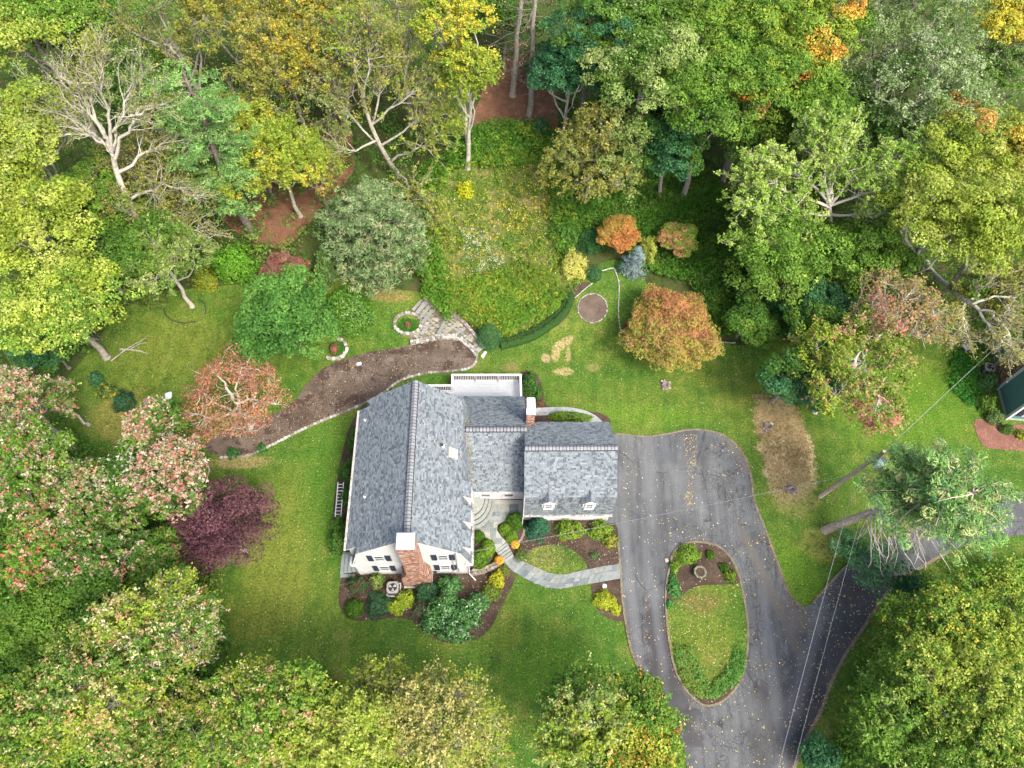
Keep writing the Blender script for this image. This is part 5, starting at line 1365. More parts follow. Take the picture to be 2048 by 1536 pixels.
def conifer(px, py, r, hb, label, pal, top=None, base=None, H=8., style='pine', levels=12, name='pine_tree', bark=None, cat='tree', dens=1., trunk=None, z0=.15, taper=1., nsz=1.):
    """base point on the ground; branches in whorls"""
    bark = bark or BARK_B
    B = Pn(*base) if base else None
    if B is None: C = Pn(px, py, hb); B = np.array([C[0], C[1], float(terr(C[0], C[1]))])
    R = r * MPP(px, py, hb)
    tops = np.array(top) if top is not None else B + [0, 0, H]
    th = empty(name, tuple(B), 0, label, cat); W = Wood(); Lv = Leaves(True)
    if trunk is not None: tp = np.asarray(trunk, float)
    else: tp = bend(B - [0, 0, .2], tops, 6, .01)
    tr0 = (.02 * H + .06) if trunk is None else .34
    W.tube(np.vstack([tp[:1], tp[:1] + [0, 0, .3], tp[1:]]), np.concatenate([[tr0 * 1.25], tr0 * np.linspace(1, .25, len(tp))]), 9)
    def at(f): x = f * (len(tp) - 1); j = min(int(x), len(tp) - 2); return tp[j] + (tp[j + 1] - tp[j]) * (x - j)
    for lv in range(levels):
        f = z0 + (1 - z0) * (lv + .3) / levels; s0 = at(min(f, .995)); nb = 6 if style != 'spruce' else 8
        if style == 'pine': ln = R * (math.sin(math.pi * min(1, (1 - f) * .8 + .18)) ** .7) * taper
        elif style == 'cedar': ln = R * (1 - f ** 1.6) ** .8 + .25
        else: ln = R * (1 - f) + .1
        for b_ in range(nb + (2 if lv < levels / 2 else 0)):
            a = RNG.uniform(0, 6.28); l = ln * RNG.uniform(.7, 1.15)
            rise = dict(pine=.12, cedar=.35, spruce=-.15)[style]
            e = s0 + np.array([math.cos(a), math.sin(a), rise + RNG.uniform(-.1, .1)]) * l
            q = bend(s0, e, 4, .05, .03); W.tube(q, np.array([.05, .038, .026, .012]) * (1 + H * .02), 4)
            m = max(3, int(l / (.34 if style == 'pine' else .24)) )
            t = np.linspace(.3 if style == 'pine' else .18, 1, m)[:, None]; k = q[0] + (q[-1] - q[0]) * t
            side = np.array([-math.sin(a), math.cos(a), 0]); k = k + side * RNG.uniform(-1, 1, (m, 1)) * l * .3 * t * 1.0
            k[:, 2] += RNG.uniform(-.08, .12, m)
            if style == 'pine': clump_leaves(Lv, k, .42, 28 * dens, .21 * nsz, pal, flat=.4, aspect=.22, up=.8)
            elif style == 'cedar':
                clump_leaves(Lv, k, .30, 20 * dens, .22 * nsz, pal, flat=.6, aspect=.22, up=.25)
            else: clump_leaves(Lv, k, .2, 22 * dens, .13 * nsz, pal, flat=.6, aspect=.25, up=.4)
    return th, W, Lv, B, bark
def fin(res, mat=None):
    th, W, Lv, B, bark = res
    W.build('trunk', bark, th, B); Lv.build('crown', mat or NEEDLE, th, B); return th

def shrub(px, py, rx, ryp, h, label, pal, leaf=.085, dens=1., lumpy=.2, tips=None, ptip=0., base_h=0., mat=None, name='shrub', cat='shrub', aspect=.6, ang=0., group=None, loose=.1):
    """rx, ryp in photo pixels: half width and half depth as seen"""
    C = Pn(px, py, base_h + h * .45); m = MPP(px, py, h * .5); RX_, RY_ = rx * m, max(ryp * m * 1.08, .15)
    B = np.array([C[0], C[1], float(terr(C[0], C[1])) + base_h]); th = empty(name, tuple(B), 0, label, cat, group)
    n = int(1150 * dens * (RX_ * RY_ * .6 + h * (RX_ + RY_) * .45 + .05) * (.085 / leaf) ** 2 * 1.5)
    n = min(n, 26000); d = rsphere(n, -.15); t = np.arctan2(d[:, 1], d[:, 0]); ph = RNG.uniform(0, 6.28, 5)
    lob = 1 + lumpy * (np.sin(3 * t + ph[0]) * .6 + np.sin(6 * t + ph[1] + 3 * d[:, 2]) * .5 + np.sin(11 * t + ph[2]) * .35 * (1 - d[:, 2]) + np.sin(9 * d[:, 2] + ph[3] + 2 * t) * .5)
    lob *= 1 - .22 * RNG.random(n) ** 2 - loose * RNG.random(n)
    rad_ = np.array([RX_, RY_, h * 1.0]); p = d * lob[:, None] * rad_
    c, s = math.cos(ang), math.sin(ang); p = np.column_stack([p[:, 0] * c - p[:, 1] * s, p[:, 0] * s + p[:, 1] * c, np.maximum(p[:, 2], .03)])
    nr = unit(d / rad_ * rad_.min() * .8 + [0, 0, .3] + RNG.normal(size=(n, 3)) * .4)
    cell = np.floor((p + 50) / (.22 + .3 * leaf)).astype(int); hsh = (cell[:, 0] * 73856093 ^ cell[:, 1] * 19349663 ^ cell[:, 2] * 83492791) % 997
    pc = pick(pal, 997); col = pc[hsh]; m_ = RNG.random(n) < .35; col[m_] = pick(pal, m_.sum())
    if tips: m_ = RNG.random(n) < ptip * np.clip(d[:, 2] + .4, 0, 1); col[m_] = pick(tips, m_.sum())
    col = col * RNG.uniform(.7, 1.3, (n, 1))
    Lv = Leaves(True); Lv.add(p + B, nr, leaf * RNG.uniform(.7, 1.3, n), col, aspect=aspect); Lv.build('foliage', mat or LEAF, th, B)
    # inner stems and shaded inner leaves
    W = Wood()
    for k in range(6):
        a = k * 1.05 + RNG.uniform(0, .5); W.tube(bend(B, B + [RX_ * .7 * math.cos(a), RY_ * .7 * math.sin(a), h * .7], 4, .08), [.03, .022, .016, .008], 4)
    W.build('stem', BARK_B, th, B)
    return th

def carpet(name, poly, n, label, cat, pal, hmin=.05, hmax=.4, cr=.25, per=14, leaf=.12, avoid=(), flat=.6, tips=None, ptip=0., mat=None, aspect=.55, zone=None):
    """plants nobody could count, spread over a picture polygon"""
    poly = np.asarray(poly, float); lo, hi = poly.min(0), poly.max(0); x = RNG.uniform(lo[0], hi[0], n * 4); y = RNG.uniform(lo[1], hi[1], n * 4)
    k = in_poly(x, y, poly)
    for a in avoid: k &= ~in_poly(x, y, a)
    x, y = x[k][:n], y[k][:n]
    K = Pn(x, y, RNG.uniform(hmin, hmax, len(x)) ); g = terr(K[:, 0], K[:, 1])
    Lv = Leaves(True); clump_leaves(Lv, K, cr * RNG.uniform(.6, 1.3, len(K)), per, leaf, pal, tips, ptip, flat, aspect=aspect, mixp=.15)
    o = Lv.build(name, mat or LEAF)
    return tag(o, label, cat, None, 'stuff')

# leaf colours
DKG = [(.040, .100, .016), (.055, .130, .022), (.075, .155, .028)]
MIDG = [(.065, .145, .020), (.090, .180, .028), (.120, .205, .034)]
LTG = [(.115, .22, .03), (.15, .255, .04), (.095, .19, .028)]
YGR = [(.20, .27, .035), (.25, .31, .045), (.16, .24, .032)]
BYG = [(.27, .32, .06), (.32, .36, .09), (.22, .29, .045)]
OLIVE = [(.18, .195, .045), (.22, .225, .055), (.135, .17, .038), (.27, .25, .065)]
GOLD = [(.34, .27, .04), (.26, .24, .04), (.20, .22, .04)]
PALEG = [(.18, .24, .07), (.24, .29, .10), (.13, .20, .05)]
SILV = [(.14, .22, .07), (.19, .26, .11), (.25, .31, .17, .5), (.09, .16, .04)]
BLUEG = [(.035, .115, .045), (.05, .145, .06), (.025, .085, .035)]
PINEG = [(.10, .21, .055), (.135, .26, .075), (.07, .155, .038), (.19, .30, .09)]
PINK = [(.38, .22, .175), (.42, .30, .235), (.36, .14, .11), (.40, .34, .26), (.30, .28, .16)]
PEACH = [(.40, .33, .17), (.38, .22, .12), (.36, .36, .16)]
REDM = [(.27, .125, .08), (.23, .095, .065), (.30, .16, .10), (.25, .18, .08, .7)]
ORNG = [(.36, .17, .08), (.32, .22, .06), (.27, .25, .055), (.34, .28, .07), (.22, .24, .05), (.20, .22, .045)]
PURP = [(.10, .045, .055), (.135, .065, .075), (.07, .03, .038)]
YEL = [(.45, .40, .05), (.38, .36, .05), (.30, .33, .05)]
CREAM = [(.50, .46, .16), (.42, .42, .10), (.34, .36, .08)]
BLUSP = [(.17, .24, .24), (.22, .30, .30), (.12, .18, .18)]
CEDAR = [(.11, .18, .07), (.15, .22, .09), (.20, .26, .12), (.24, .24, .13, .5), (.08, .14, .05)]
G1 = 'trees of the surrounding woods'

# --- tall woodland, from the top row of the picture down
T = tree
T(50, 60, 120, 12, 'bright yellow green maple filling the upper corner beyond the bare pale tree', 'maple', BYG + LTG, group=G1, name='maple_tree')
T(180, 70, 100, 8, 'dark green tree between the bright corner maple and the thin grey tree', 'dense', DKG, group=G1)
T(330, 60, 110, 11, 'thin brown green tree with long grey branches near the top edge', 'thin', OLIVE + MIDG, group=G1, bark=BARK_P, dens=1.2)
T(290, 190, 80, 6, 'dark green undertree behind the bare pale tree', 'dense', DKG + MIDG, group=G1)
T(470, 40, 110, 11, 'olive gold thin crowned tree above the pale blue green pine', 'airy', OLIVE + GOLD, group=G1)
T(560, 130, 105, 11, 'olive tree with fading gold leaves above the bright yellow green tree', 'airy', OLIVE + GOLD, group=G1)
T(640, 30, 95, 12, 'gold tinged tree at the top edge beside the many stemmed tree', 'airy', GOLD + OLIVE, group=G1)
T(500, 230, 85, 8, 'olive grey thin tree between the pine and the brown trunk', 'thin', OLIVE + MIDG, group=G1)
T(690, 150, 110, 10, 'thin olive tree whose brown trunk stands in needle litter', 'thin', OLIVE + PALEG, base=(672, 322), group=G1, bark=BARK_B, trunk=1.1)
T(800, 60, 110, 10, 'thin yellow green crown beside the yellow birch at the top edge', 'thin', YGR + OLIVE, group=G1, bark=BARK_P, dens=1.2)
T(900, 40, 62, 14, 'upper yellow crown of the white stemmed birch', 'airy', YEL + YGR, base=(938, 300), group=G1, bark=BARK_W, name='birch_tree', dens=1.3)
T(930, 150, 66, 10, 'yellow birch with a white trunk rising from the meadow edge', 'airy', YEL[1:] + YGR, base=(935, 337), bark=BARK_W, name='birch_tree', dens=1.4, rz=1.2)
T(1010, 40, 70, 5, 'dark green undertree behind the two bare pine trunks', 'dense', DKG, group=G1)
T(1090, 130, 45, 2.5, 'small dark bush at the back of the red brown needle floor', 'dense', DKG + BLUEG, group=G1)
T(1180, 60, 95, 11, 'blue green maple at the top edge beside the bare pine trunks', 'maple', BLUEG + MIDG, group=G1, name='maple_tree')
T(1140, 150, 70, 8, 'dark blue green maple leaning over a white trunk', 'maple', BLUEG, base=(1127, 300), group=G1, bark=BARK_W, name='maple_tree')
T(1270, 40, 85, 12, 'green crown with twisting bare limbs at the top edge', 'maple', MIDG + LTG, SILV, .2, group=G1, bark=BARK_P)
T(1290, 150, 95, 12, 'green maple with pale flecked leaves over the woodland edge', 'maple', MIDG + PALEG, [(.27, .36, .13), (.22, .32, .10)], .25, group=G1, name='maple_tree')  # pale leaf colour mixed in at the crown's tips
T(1320, 280, 95, 8, 'dark blue green maple with its grey trunk showing above the creeper bed', 'maple', BLUEG + DKG, base=(1319, 392), bark=BARK_G, name='maple_tree', dens=1.15)
T(1240, 230, 70, 6, 'blue green maple between the pale flecked maple and the olive tree', 'maple', BLUEG + MIDG, group=G1, name='maple_tree')
T(1440, 50, 115, 12, 'large rounded green maple at the top edge', 'maple', MIDG + LTG, YGR, .3, group=G1, name='maple_tree')
T(1420, 190, 105, 11, 'lumpy mid green maple in the middle of the dense green canopy', 'maple', MIDG + LTG, group=G1, name='maple_tree', spots=(2, ORNG, .04))
T(1530, 130, 100, 12, 'green maple next to the orange tipped one', 'maple', LTG + MIDG, YGR, .4, group=G1, name='maple_tree', spots=(1, [(.5, .25, .05)], .04))
T(1500, 250, 95, 7, 'lower green maple hanging over the dark woodland gap', 'maple', MIDG + DKG, YGR, .25, group=G1, name='maple_tree')
T(1650, 70, 95, 13, 'yellow green maple with bright orange top branches', 'maple', LTG + YGR, YGR, .3, group=G1, name='maple_tree', spots=(2, [(.50, .24, .05), (.48, .33, .06), (.42, .34, .06)], .13))
T(1620, 210, 80, 10, 'green maple just below the orange topped one', 'maple', MIDG + LTG, group=G1, name='maple_tree', spots=(1, [(.5, .2, .06)], .05))
T(1800, 60, 130, 12, 'silvery green thin tree at the top edge beyond the orange maple', 'airy', SILV + PALEG, group=G1, bark=BARK_P, dens=1.2)
T(1850, 200, 130, 11, 'large silvery leaved tree with pale limbs above the broad pale tree', 'airy', SILV, [(.30, .36, .22)], .2, group=G1, bark=BARK_P, dens=1.4)
T(1720, 250, 90, 8, 'dark tree with pale speckled leaves behind the broad pale tree', 'maple', DKG + SILV, group=G1)
T(2025, 40, 65, 12, 'golden yellow tree in the upper corner above the silvery tree', 'maple', YEL + GOLD, group=G1)
T(1980, 150, 80, 9, 'grey green tree under the golden corner tree', 'airy', SILV + MIDG, group=G1)
T(1560, 500, 110, 4.5, 'bright green undertree beneath the broad pale tree', 'maple', LTG + MIDG, group=G1)
T(1720, 520, 90, 4.5, 'mid green undertree between the broad pale tree and the red tipped tree', 'maple', MIDG + LTG, group=G1)
T(1560, 440, 80, 4, 'dark green bushy tree at the creeper bed edge', 'dense', MIDG + DKG, group=G1)
T(1930, 300, 100, 11, 'yellow green oak like tree with orange sprays at the picture edge', 'maple', YGR + BYG, group=G1, spots=(2, [(.45, .28, .08)], .08), bark=BARK_W)
T(2040, 300, 70, 12, 'orange flecked yellow tree above the bare white tree', 'maple', BYG + GOLD, group=G1, spots=(2, [(.45, .25, .07)], .12), bark=BARK_W)
T(1880, 440, 105, 10, 'yellow green tree with gnarled white limbs beside the broad pale tree', 'maple', YGR + BYG, group=G1, bark=BARK_W, limb_r=1.3)
T(2000, 450, 100, 11, 'bright yellow green tree at the picture edge above the bare white tree', 'maple', BYG + YGR, group=G1, bark=BARK_W, limb_r=1.3)
T(1980, 600, 85, 6, 'olive green tree behind the rail fence and the bare white tree', 'airy', OLIVE + MIDG, group=G1)
T(1790, 620, 95, 8, 'red tipped thin maple with pale limbs over the lawn', 'thin', [(.25, .2, .08), (.19, .22, .06), (.32, .24, .12)], [(.45, .14, .13), (.42, .2, .16)], .1, bark=BARK_W, dens=1.7, limb_r=1.6, name='maple_tree', spots=(1, [(.36, .14, .12), (.30, .18, .11), (.26, .2, .09)], .16), opened=.3)
T(1710, 745, 115, 6.5, 'spreading yellow green maple with bare white inner branches above the straw patch', 'airy', YGR + [(.26, .26, .09), (.13, .2, .035), (.16, .23, .04)], [(.42, .2, .15)], .12, bark=BARK_L, dens=1.7, opened=.3, limb_r=1.6, name='maple_tree', spots=(1, [(.42, .18, .14), (.35, .25, .12)], .08))
T(1600, 755, 72, 5, 'dark blue green tree spreading over the head of the straw patch', 'maple', BLUEG + DKG)
T(1650, 640, 80, 4.5, 'green bushy tree between the red tipped maple and the creeper bed', 'maple', MIDG + BLUEG)
T(1500, 640, 55, 2.5, 'low dark green bush behind the orange maple near the ferns', 'maple', MIDG + DKG)
# --- left side
T(40, 290, 130, 12, 'tall yellow green maple at the picture edge below the corner maple', 'maple', BYG + YGR, PALEG, .3, group=G1, name='maple_tree')
T(60, 450, 120, 11, 'yellow green maple between the two brightest edge maples', 'maple', YGR + BYG, group=G1, name='maple_tree')
T(125, 600, 118, 9, 'big bright yellow green maple overhanging the rough lawn with a grey trunk flare', 'maple', YGR + LTG, [(.34, .40, .09)], .4, base=(213, 714), bark=BARK_G, name='maple_tree', dens=1.2, trunk=1.3)
T(300, 370, 105, 7, 'brown green thin tree standing behind the bare tree trunk', 'thin', OLIVE + [(.12, .12, .04)], group=G1, dens=1.3)
T(215, 400, 85, 6, 'mid green tree between the bare tree and the edge maples', 'maple', MIDG + LTG, group=G1)
T(200, 500, 80, 5, 'dark green tree behind the bright maple over the rough lawn', 'maple', MIDG + DKG, group=G1)
T(322, 510, 92, 9, 'grey green tree on a white trunk inside the black edging ring', 'airy', MIDG + PALEG, base=(384, 612), bark=BARK_W, dens=1.6)
T(555, 320, 95, 7, 'bright yellow green tree hanging above the brown litter slope', 'airy', BYG + YEL[1:] + YGR, bark=BARK_P, dens=1.8, rz=1.45)
T(500, 250, 50, 8, 'small gold sprigged crown beside the pale blue green pine', 'airy', BYG + GOLD, group=G1)
T(620, 340, 60, 5, 'sparse tree with touches of orange near the litter slope', 'thin', YGR + OLIVE, [(.5, .2, .07)], .2, group=G1, dens=1.5)
T(1195, 322, 106, 5.5, 'drooping olive tree at the meadow edge with grey hanging branches', 'airy', OLIVE + PALEG, bark=BARK_P, dens=1.5, rz=1.15)
T(380, 400, 60, 4, 'brownish bushy undertree left of the litter slope', 'thin', OLIVE, group=G1, dens=1.6)
T(100, 700, 50, 3, 'dark green low tree tucked under the bright maple', 'dense', DKG + BLUEG, group=G1)
T(30, 805, 66, 8, 'pink tipped maple at the picture edge just below the bright maple', 'airy', MIDG + SILV, PINK, .5, group=G1, name='maple_tree', dens=1.5, bark=BARK_P)
T(112, 800, 40, 4, 'pink sprayed maple branch crown with bare white twigs above the small lawn', 'airy', MIDG + PALEG, PINK, .55, group=G1, name='maple_tree', bark=BARK_W, dens=1.3)
T(60, 945, 98, 8, 'green maple with red and pink sprays at the picture edge', 'airy', MIDG + LTG, PINK, .26, group=G1, name='maple_tree', dens=1.7, bark=BARK_P)
T(150, 1020, 85, 6, 'peach flushed maple in the middle of the pink tipped group', 'airy', MIDG + SILV, PINK + PEACH, .4, group=G1, name='maple_tree', dens=1.8)
T(300, 862, 50, 7, 'pale pink topped maple beside the small lawn', 'airy', MIDG, PINK, .55, group=G1, name='maple_tree', dens=1.5)
T(270, 960, 80, 5, 'deep green bushy tree between the pink topped maples', 'maple', MIDG + DKG, [(.4, .38, .3)], .15, group=G1)
T(352, 952, 78, 8, 'dense pink topped maple overhanging the purple tree', 'airy', MIDG + DKG, PINK, .6, name='maple_tree', dens=2.0, bark=BARK_W)
T(220, 1080, 85, 6, 'pink sprinkled green maple below the peach one', 'airy', MIDG + DKG, PINK, .28, group=G1, name='maple_tree', dens=1.8)
T(90, 1110, 70, 6, 'green tree with red leaf sprays near the picture edge', 'airy', MIDG + LTG, [(.42, .12, .09), (.45, .25, .2)], .2, group=G1, dens=1.6)
T(60, 1220, 90, 5, 'glossy green tree at the picture edge above the peach maples', 'maple', MIDG + LTG, group=G1)
T(190, 1190, 85, 4.5, 'dark leafy tree beside the purple tree and the pink maples', 'maple', DKG + MIDG, group=G1)
T(330, 1130, 70, 4.5, 'dull green tree tucked behind the purple tree', 'maple', MIDG + DKG, [(.4, .15, .12)], .1, group=G1)
T(450, 1055, 92, 4.5, 'dark purple leaved tree at the edge of the mown lawn', 'maple', PURP, rz=.95, name='plum_tree', bark=BARK_P, dens=1.35, leaf=.7)
T(470, 800, 108, 5, 'coral red japanese maple with bare white inner limbs over the mulch bed', 'layer', REDM, [(.42, .14, .1), (.4, .2, .09)], .3, name='japanese_maple', bark=BARK_L, dens=1.3, limb_r=1.5, opened=.3, rz=.5)
T(570, 650, 98, 4.5, 'large fresh green tree between the rough lawn and the mulch bed', 'maple', [(.045, .13, .025), (.065, .165, .032), (.10, .22, .045)], rz=.95, name='magnolia_tree', dens=1.3, bark=BARK_P)
T(305, 1275, 125, 9, 'big maple with pale peach leaf tips above the bottom lawn', 'airy', MIDG + YGR, PEACH + [(.5, .47, .33)], .3, name='maple_tree', dens=2.0, bark=BARK_P, leaf=1.0)
T(405, 1248, 60, 4.5, 'cream tipped maple shoulder reaching over the lawn edge', 'airy', MIDG + YGR, [(.5, .47, .34), (.48, .32, .25)], .45, name='maple_tree', dens=1.8, bark=BARK_P)
T(180, 1380, 120, 9, 'peach speckled maple low in the bottom corner woods', 'airy', YGR + MIDG, PEACH, .28, group=G1, name='maple_tree', dens=2.0, bark=BARK_P)
T(40, 1460, 110, 9, 'yellow green maple in the bottom corner', 'airy', YGR + MIDG, PEACH + BYG, .3, group=G1, name='maple_tree', dens=2.0)
T(340, 1470, 110, 8, 'mottled green maple at the bottom edge beside a grey trunk', 'airy', YGR + MIDG, PEACH, .35, group=G1, name='maple_tree', dens=1.9, base=(290, 1505), bark=BARK_P)
T(500, 1450, 95, 8, 'pale flecked maple at the bottom edge', 'airy', YGR + MIDG, PEACH + BYG, .4, group=G1, name='maple_tree', dens=1.9)
T(600, 1425, 98, 9, 'yellow green maple with rosy tips at the bottom of the lawn', 'airy', YGR + LTG, PEACH + [(.45, .22, .16)], .14, name='maple_tree', dens=2.0)
T(700, 1490, 95, 9, 'bright yellow green crown on the bottom edge', 'airy', YGR + BYG, BYG, .3, group=G1, dens=1.9)
T(862, 1445, 112, 8, 'twiggy olive tree leaning over the bottom lawn with tan branches', 'thin', YGR + OLIVE, [(.34, .31, .12)], .3, dens=2.4, bark=BARK_P, limb_r=1.1, leaf=1.1)
T(765, 1395, 72, 7, 'feathery yellow green tree just below the rhododendron bed', 'thin', YGR + OLIVE, dens=2.2, bark=BARK_P, leaf=1.1)
T(930, 1500, 75, 6, 'tan twigged low crown at the bottom edge of the lawn', 'thin', OLIVE + YGR, [(.4, .34, .18)], .35, group=G1, dens=2.2, bark=BARK_P)
T(1180, 1448, 106, 7, 'broad glossy green tree with scattered gold leaves beside the driveway', 'airy', MIDG + PALEG + YGR, [(.36, .40, .18), (.34, .28, .08)], .15, dens=2.3)
T(1290, 1462, 82, 7, 'green and gold flecked tree leaning over the driveway edge', 'airy', LTG + MIDG, [(.45, .27, .05), (.34, .34, .08)], .12, dens=2.3)
T(1240, 1530, 100, 7, 'yellowing tree on the bottom edge beside the driveway', 'maple', YGR + LTG, [(.45, .28, .06)], .25, group=G1)
T(1865, 1275, 112, 6, 'leafy green maple with yellow tips across the road', 'airy', LTG + MIDG, YEL + BYG, .3, name='maple_tree', dens=2.1)
T(2000, 1225, 92, 7, 'yellow tipped maple at the picture edge beyond the road', 'airy', LTG + YGR, BYG, .35, group=G1, name='maple_tree', dens=2.1)
T(1930, 1400, 112, 8, 'large bright tipped maple in the bottom corner beyond the road', 'airy', YGR + MIDG, BYG, .4, group=G1, name='maple_tree', dens=2.2, bark=BARK_P)
T(1815, 1410, 88, 6, 'mid green maple overhanging the dark roadside grass', 'airy', MIDG + LTG, PALEG, .3, group=G1, name='maple_tree', dens=2.1)
T(2020, 1470, 100, 8, 'yellow green maple in the bottom corner beyond the road', 'airy', YGR + LTG, BYG, .4, group=G1, name='maple_tree', dens=2.0)
T(1800, 1520, 75, 5, 'green bushy tree at the bottom edge beyond the road', 'maple', MIDG + LTG, PALEG, .25, group=G1)
T(1640, 1515, 38, 1.5, 'small blue green bush at the bottom edge beside the road', 'dense', BLUEG)
T(1830, 1185, 38, 3, 'dark green low branches just across the road from the pine', 'maple', BLUEG + MIDG, group=G1)
# --- garden trees
T(1342, 662, 94, 2.8, 'large domed orange and gold japanese maple on the back lawn', 'umbrella', ORNG, [(.36, .16, .10), (.33, .15, .09)], .25, name='japanese_maple', dens=1.2, rz=.55, bark=BARK_G)
T(1236, 468, 42, 2.2, 'small orange japanese maple behind the blue spruce', 'umbrella', [(.40, .17, .06), (.36, .22, .06), (.28, .2, .05)], name='japanese_maple', rz=.6)
T(1358, 478, 40, 1.8, 'small japanese maple turning from green to rust, uphill of the orange dome', 'umbrella', [(.15, .24, .04), (.20, .25, .05), (.34, .2, .09)], name='japanese_maple', rz=.5)
T(570, 545, 45, 2.5, 'dusky red brown japanese maple behind the large fresh green tree', 'umbrella', [(.20, .095, .07), (.17, .07, .05), (.25, .14, .10)], name='japanese_maple', rz=.6)
# --- trees whose limbs the photograph shows one by one
def skel_tree(label, trunk, limbs, r0, pal, bark, nsub=12, sublen=2.2, per=20, leaf=.13, tips=None, ptip=0., tw=4, f0=.3, up=.25, spread_=.75, group=None, fan=1.):
    pts = Pn(*np.array(trunk, float).T); B = pts[0].copy(); B[2] = terr(B[0], B[1])
    th = empty('tree', tuple(B), 0, label, 'tree', group); W = Wood(); q = smooth_open(pts, 4); n = len(q)
    W.tube(np.vstack([q[:1] - [0, 0, .2], q[:1] + [0, 0, .3], q[1:]]), np.concatenate([[r0 * 1.6, r0 * 1.1], np.linspace(r0, r0 * .62, n - 1)]), 8)
    K = []; ctrs = []; cen = pts[-1] * .6 + B * .4
    for lb in limbs:
        a = smooth_open(Pn(*np.array(lb, float).T), 4); a[1:-1] += RNG.normal(size=(len(a) - 2, 3)) * .1; j = int(np.linalg.norm(q - a[0], axis=1).argmin()) if np.linalg.norm(q - a[0], axis=1).min() < 1.5 else None
        m = len(a); rl = r0 * .5 * np.linspace(1, .22, m); W.tube(a, rl, 6); L = np.linalg.norm(np.diff(a, axis=0), axis=1).sum(); ax = unit(a[-1] - a[0])
        for k in range(int(nsub * L / 5)):
            f = RNG.uniform(f0, 1) ** .9; x = f * (m - 1.001); i_ = int(x); s0 = a[i_] + (a[i_ + 1] - a[i_]) * (x - i_)
            d = unit(ax * fan + RNG.normal(size=3) * spread_ + np.array([0, 0, up])); l = sublen * RNG.uniform(.55, 1.2) * (1.15 - .4 * f); b_ = bend(s0, s0 + d * l, 4, .1, .03)
            rb = min(rl[i_] * .6, .05); W.tube(b_, [rb, rb * .7, rb * .5, rb * .3], 4)
            for t in range(tw):
                s1 = b_[1 + t % 3]; d1 = unit(d + RNG.normal(size=3) * .5 + [0, 0, .15]); e = s1 + d1 * l * RNG.uniform(.3, .6); W.tube(bend(s1, e, 3, .07), [.018, .013, .005], 3); K.append(e); ctrs.append(s1)
    W.build('trunk', bark, th, B); K = np.array(K); ctrs = np.array(ctrs); Lv = Leaves(True)
    if per: spray_leaves(Lv, (K + ctrs) / 2, ctrs - (K - ctrs), .42, per, leaf, pal, tips, ptip, m=3); Lv.build('crown', LEAF, th, B)
    return th
skel_tree('tall bare pale barked tree forking into fans of leafless branches', [(318, 500, 0), (296, 468, 3), (258, 405, 7), (234, 345, 9.5), (226, 312, 11)],
    [[(226, 312, 11), (206, 284, 12), (180, 264, 13), (125, 222, 14), (70, 190, 14.5)], [(224, 305, 11.3), (196, 252, 14), (160, 192, 16), (132, 128, 17)], [(226, 300, 11.5), (218, 232, 14.5), (204, 160, 17), (196, 100, 18)], [(228, 300, 11.3), (232, 262, 13.5), (262, 190, 16), (285, 150, 17)],
     [(230, 318, 11), (248, 262, 13.5), (278, 226, 15), (335, 208, 15.5)], [(234, 345, 9.5), (290, 305, 11), (370, 280, 11.5)], [(256, 402, 7), (330, 372, 8.3), (395, 398, 8)], [(206, 284, 12), (170, 270, 12.6), (110, 272, 12.8)], [(282, 446, 4.5), (350, 440, 5), (420, 478, 4.6)], [(210, 275, 12.8), (182, 200, 15.8), (172, 120, 17.5)]],
    .30, OLIVE + PALEG, BARK_W, nsub=17, sublen=2.4, per=7, leaf=.12, tw=5, spread_=.5, up=.2)
skel_tree('wide thin crowned tree with several pale stems above the grey green cedar', [(795, 350, 0), (765, 300, 3.5), (742, 250, 6), (728, 205, 8)],
    [[(728, 205, 8), (705, 120, 11.5), (690, 40, 14)], [(742, 250, 6), (760, 170, 9.5), (775, 80, 12)], [(765, 300, 3.5), (690, 220, 7), (648, 140, 9.5)], [(742, 250, 6), (820, 190, 8.5), (880, 150, 10)], [(780, 325, 2), (850, 290, 4.5), (900, 250, 6)], [(728, 205, 8), (740, 110, 12), (740, 30, 14.5)], [(755, 280, 4.5), (700, 300, 5), (660, 270, 6)], [(788, 338, 1.5), (830, 380, 2.4), (880, 440, 2.5)], [(760, 292, 4), (840, 240, 6.5), (870, 215, 7.5)]],
    .24, PALEG + OLIVE + YGR, BARK_P, nsub=24, sublen=2.5, per=26, leaf=.14, tw=4, spread_=.8)
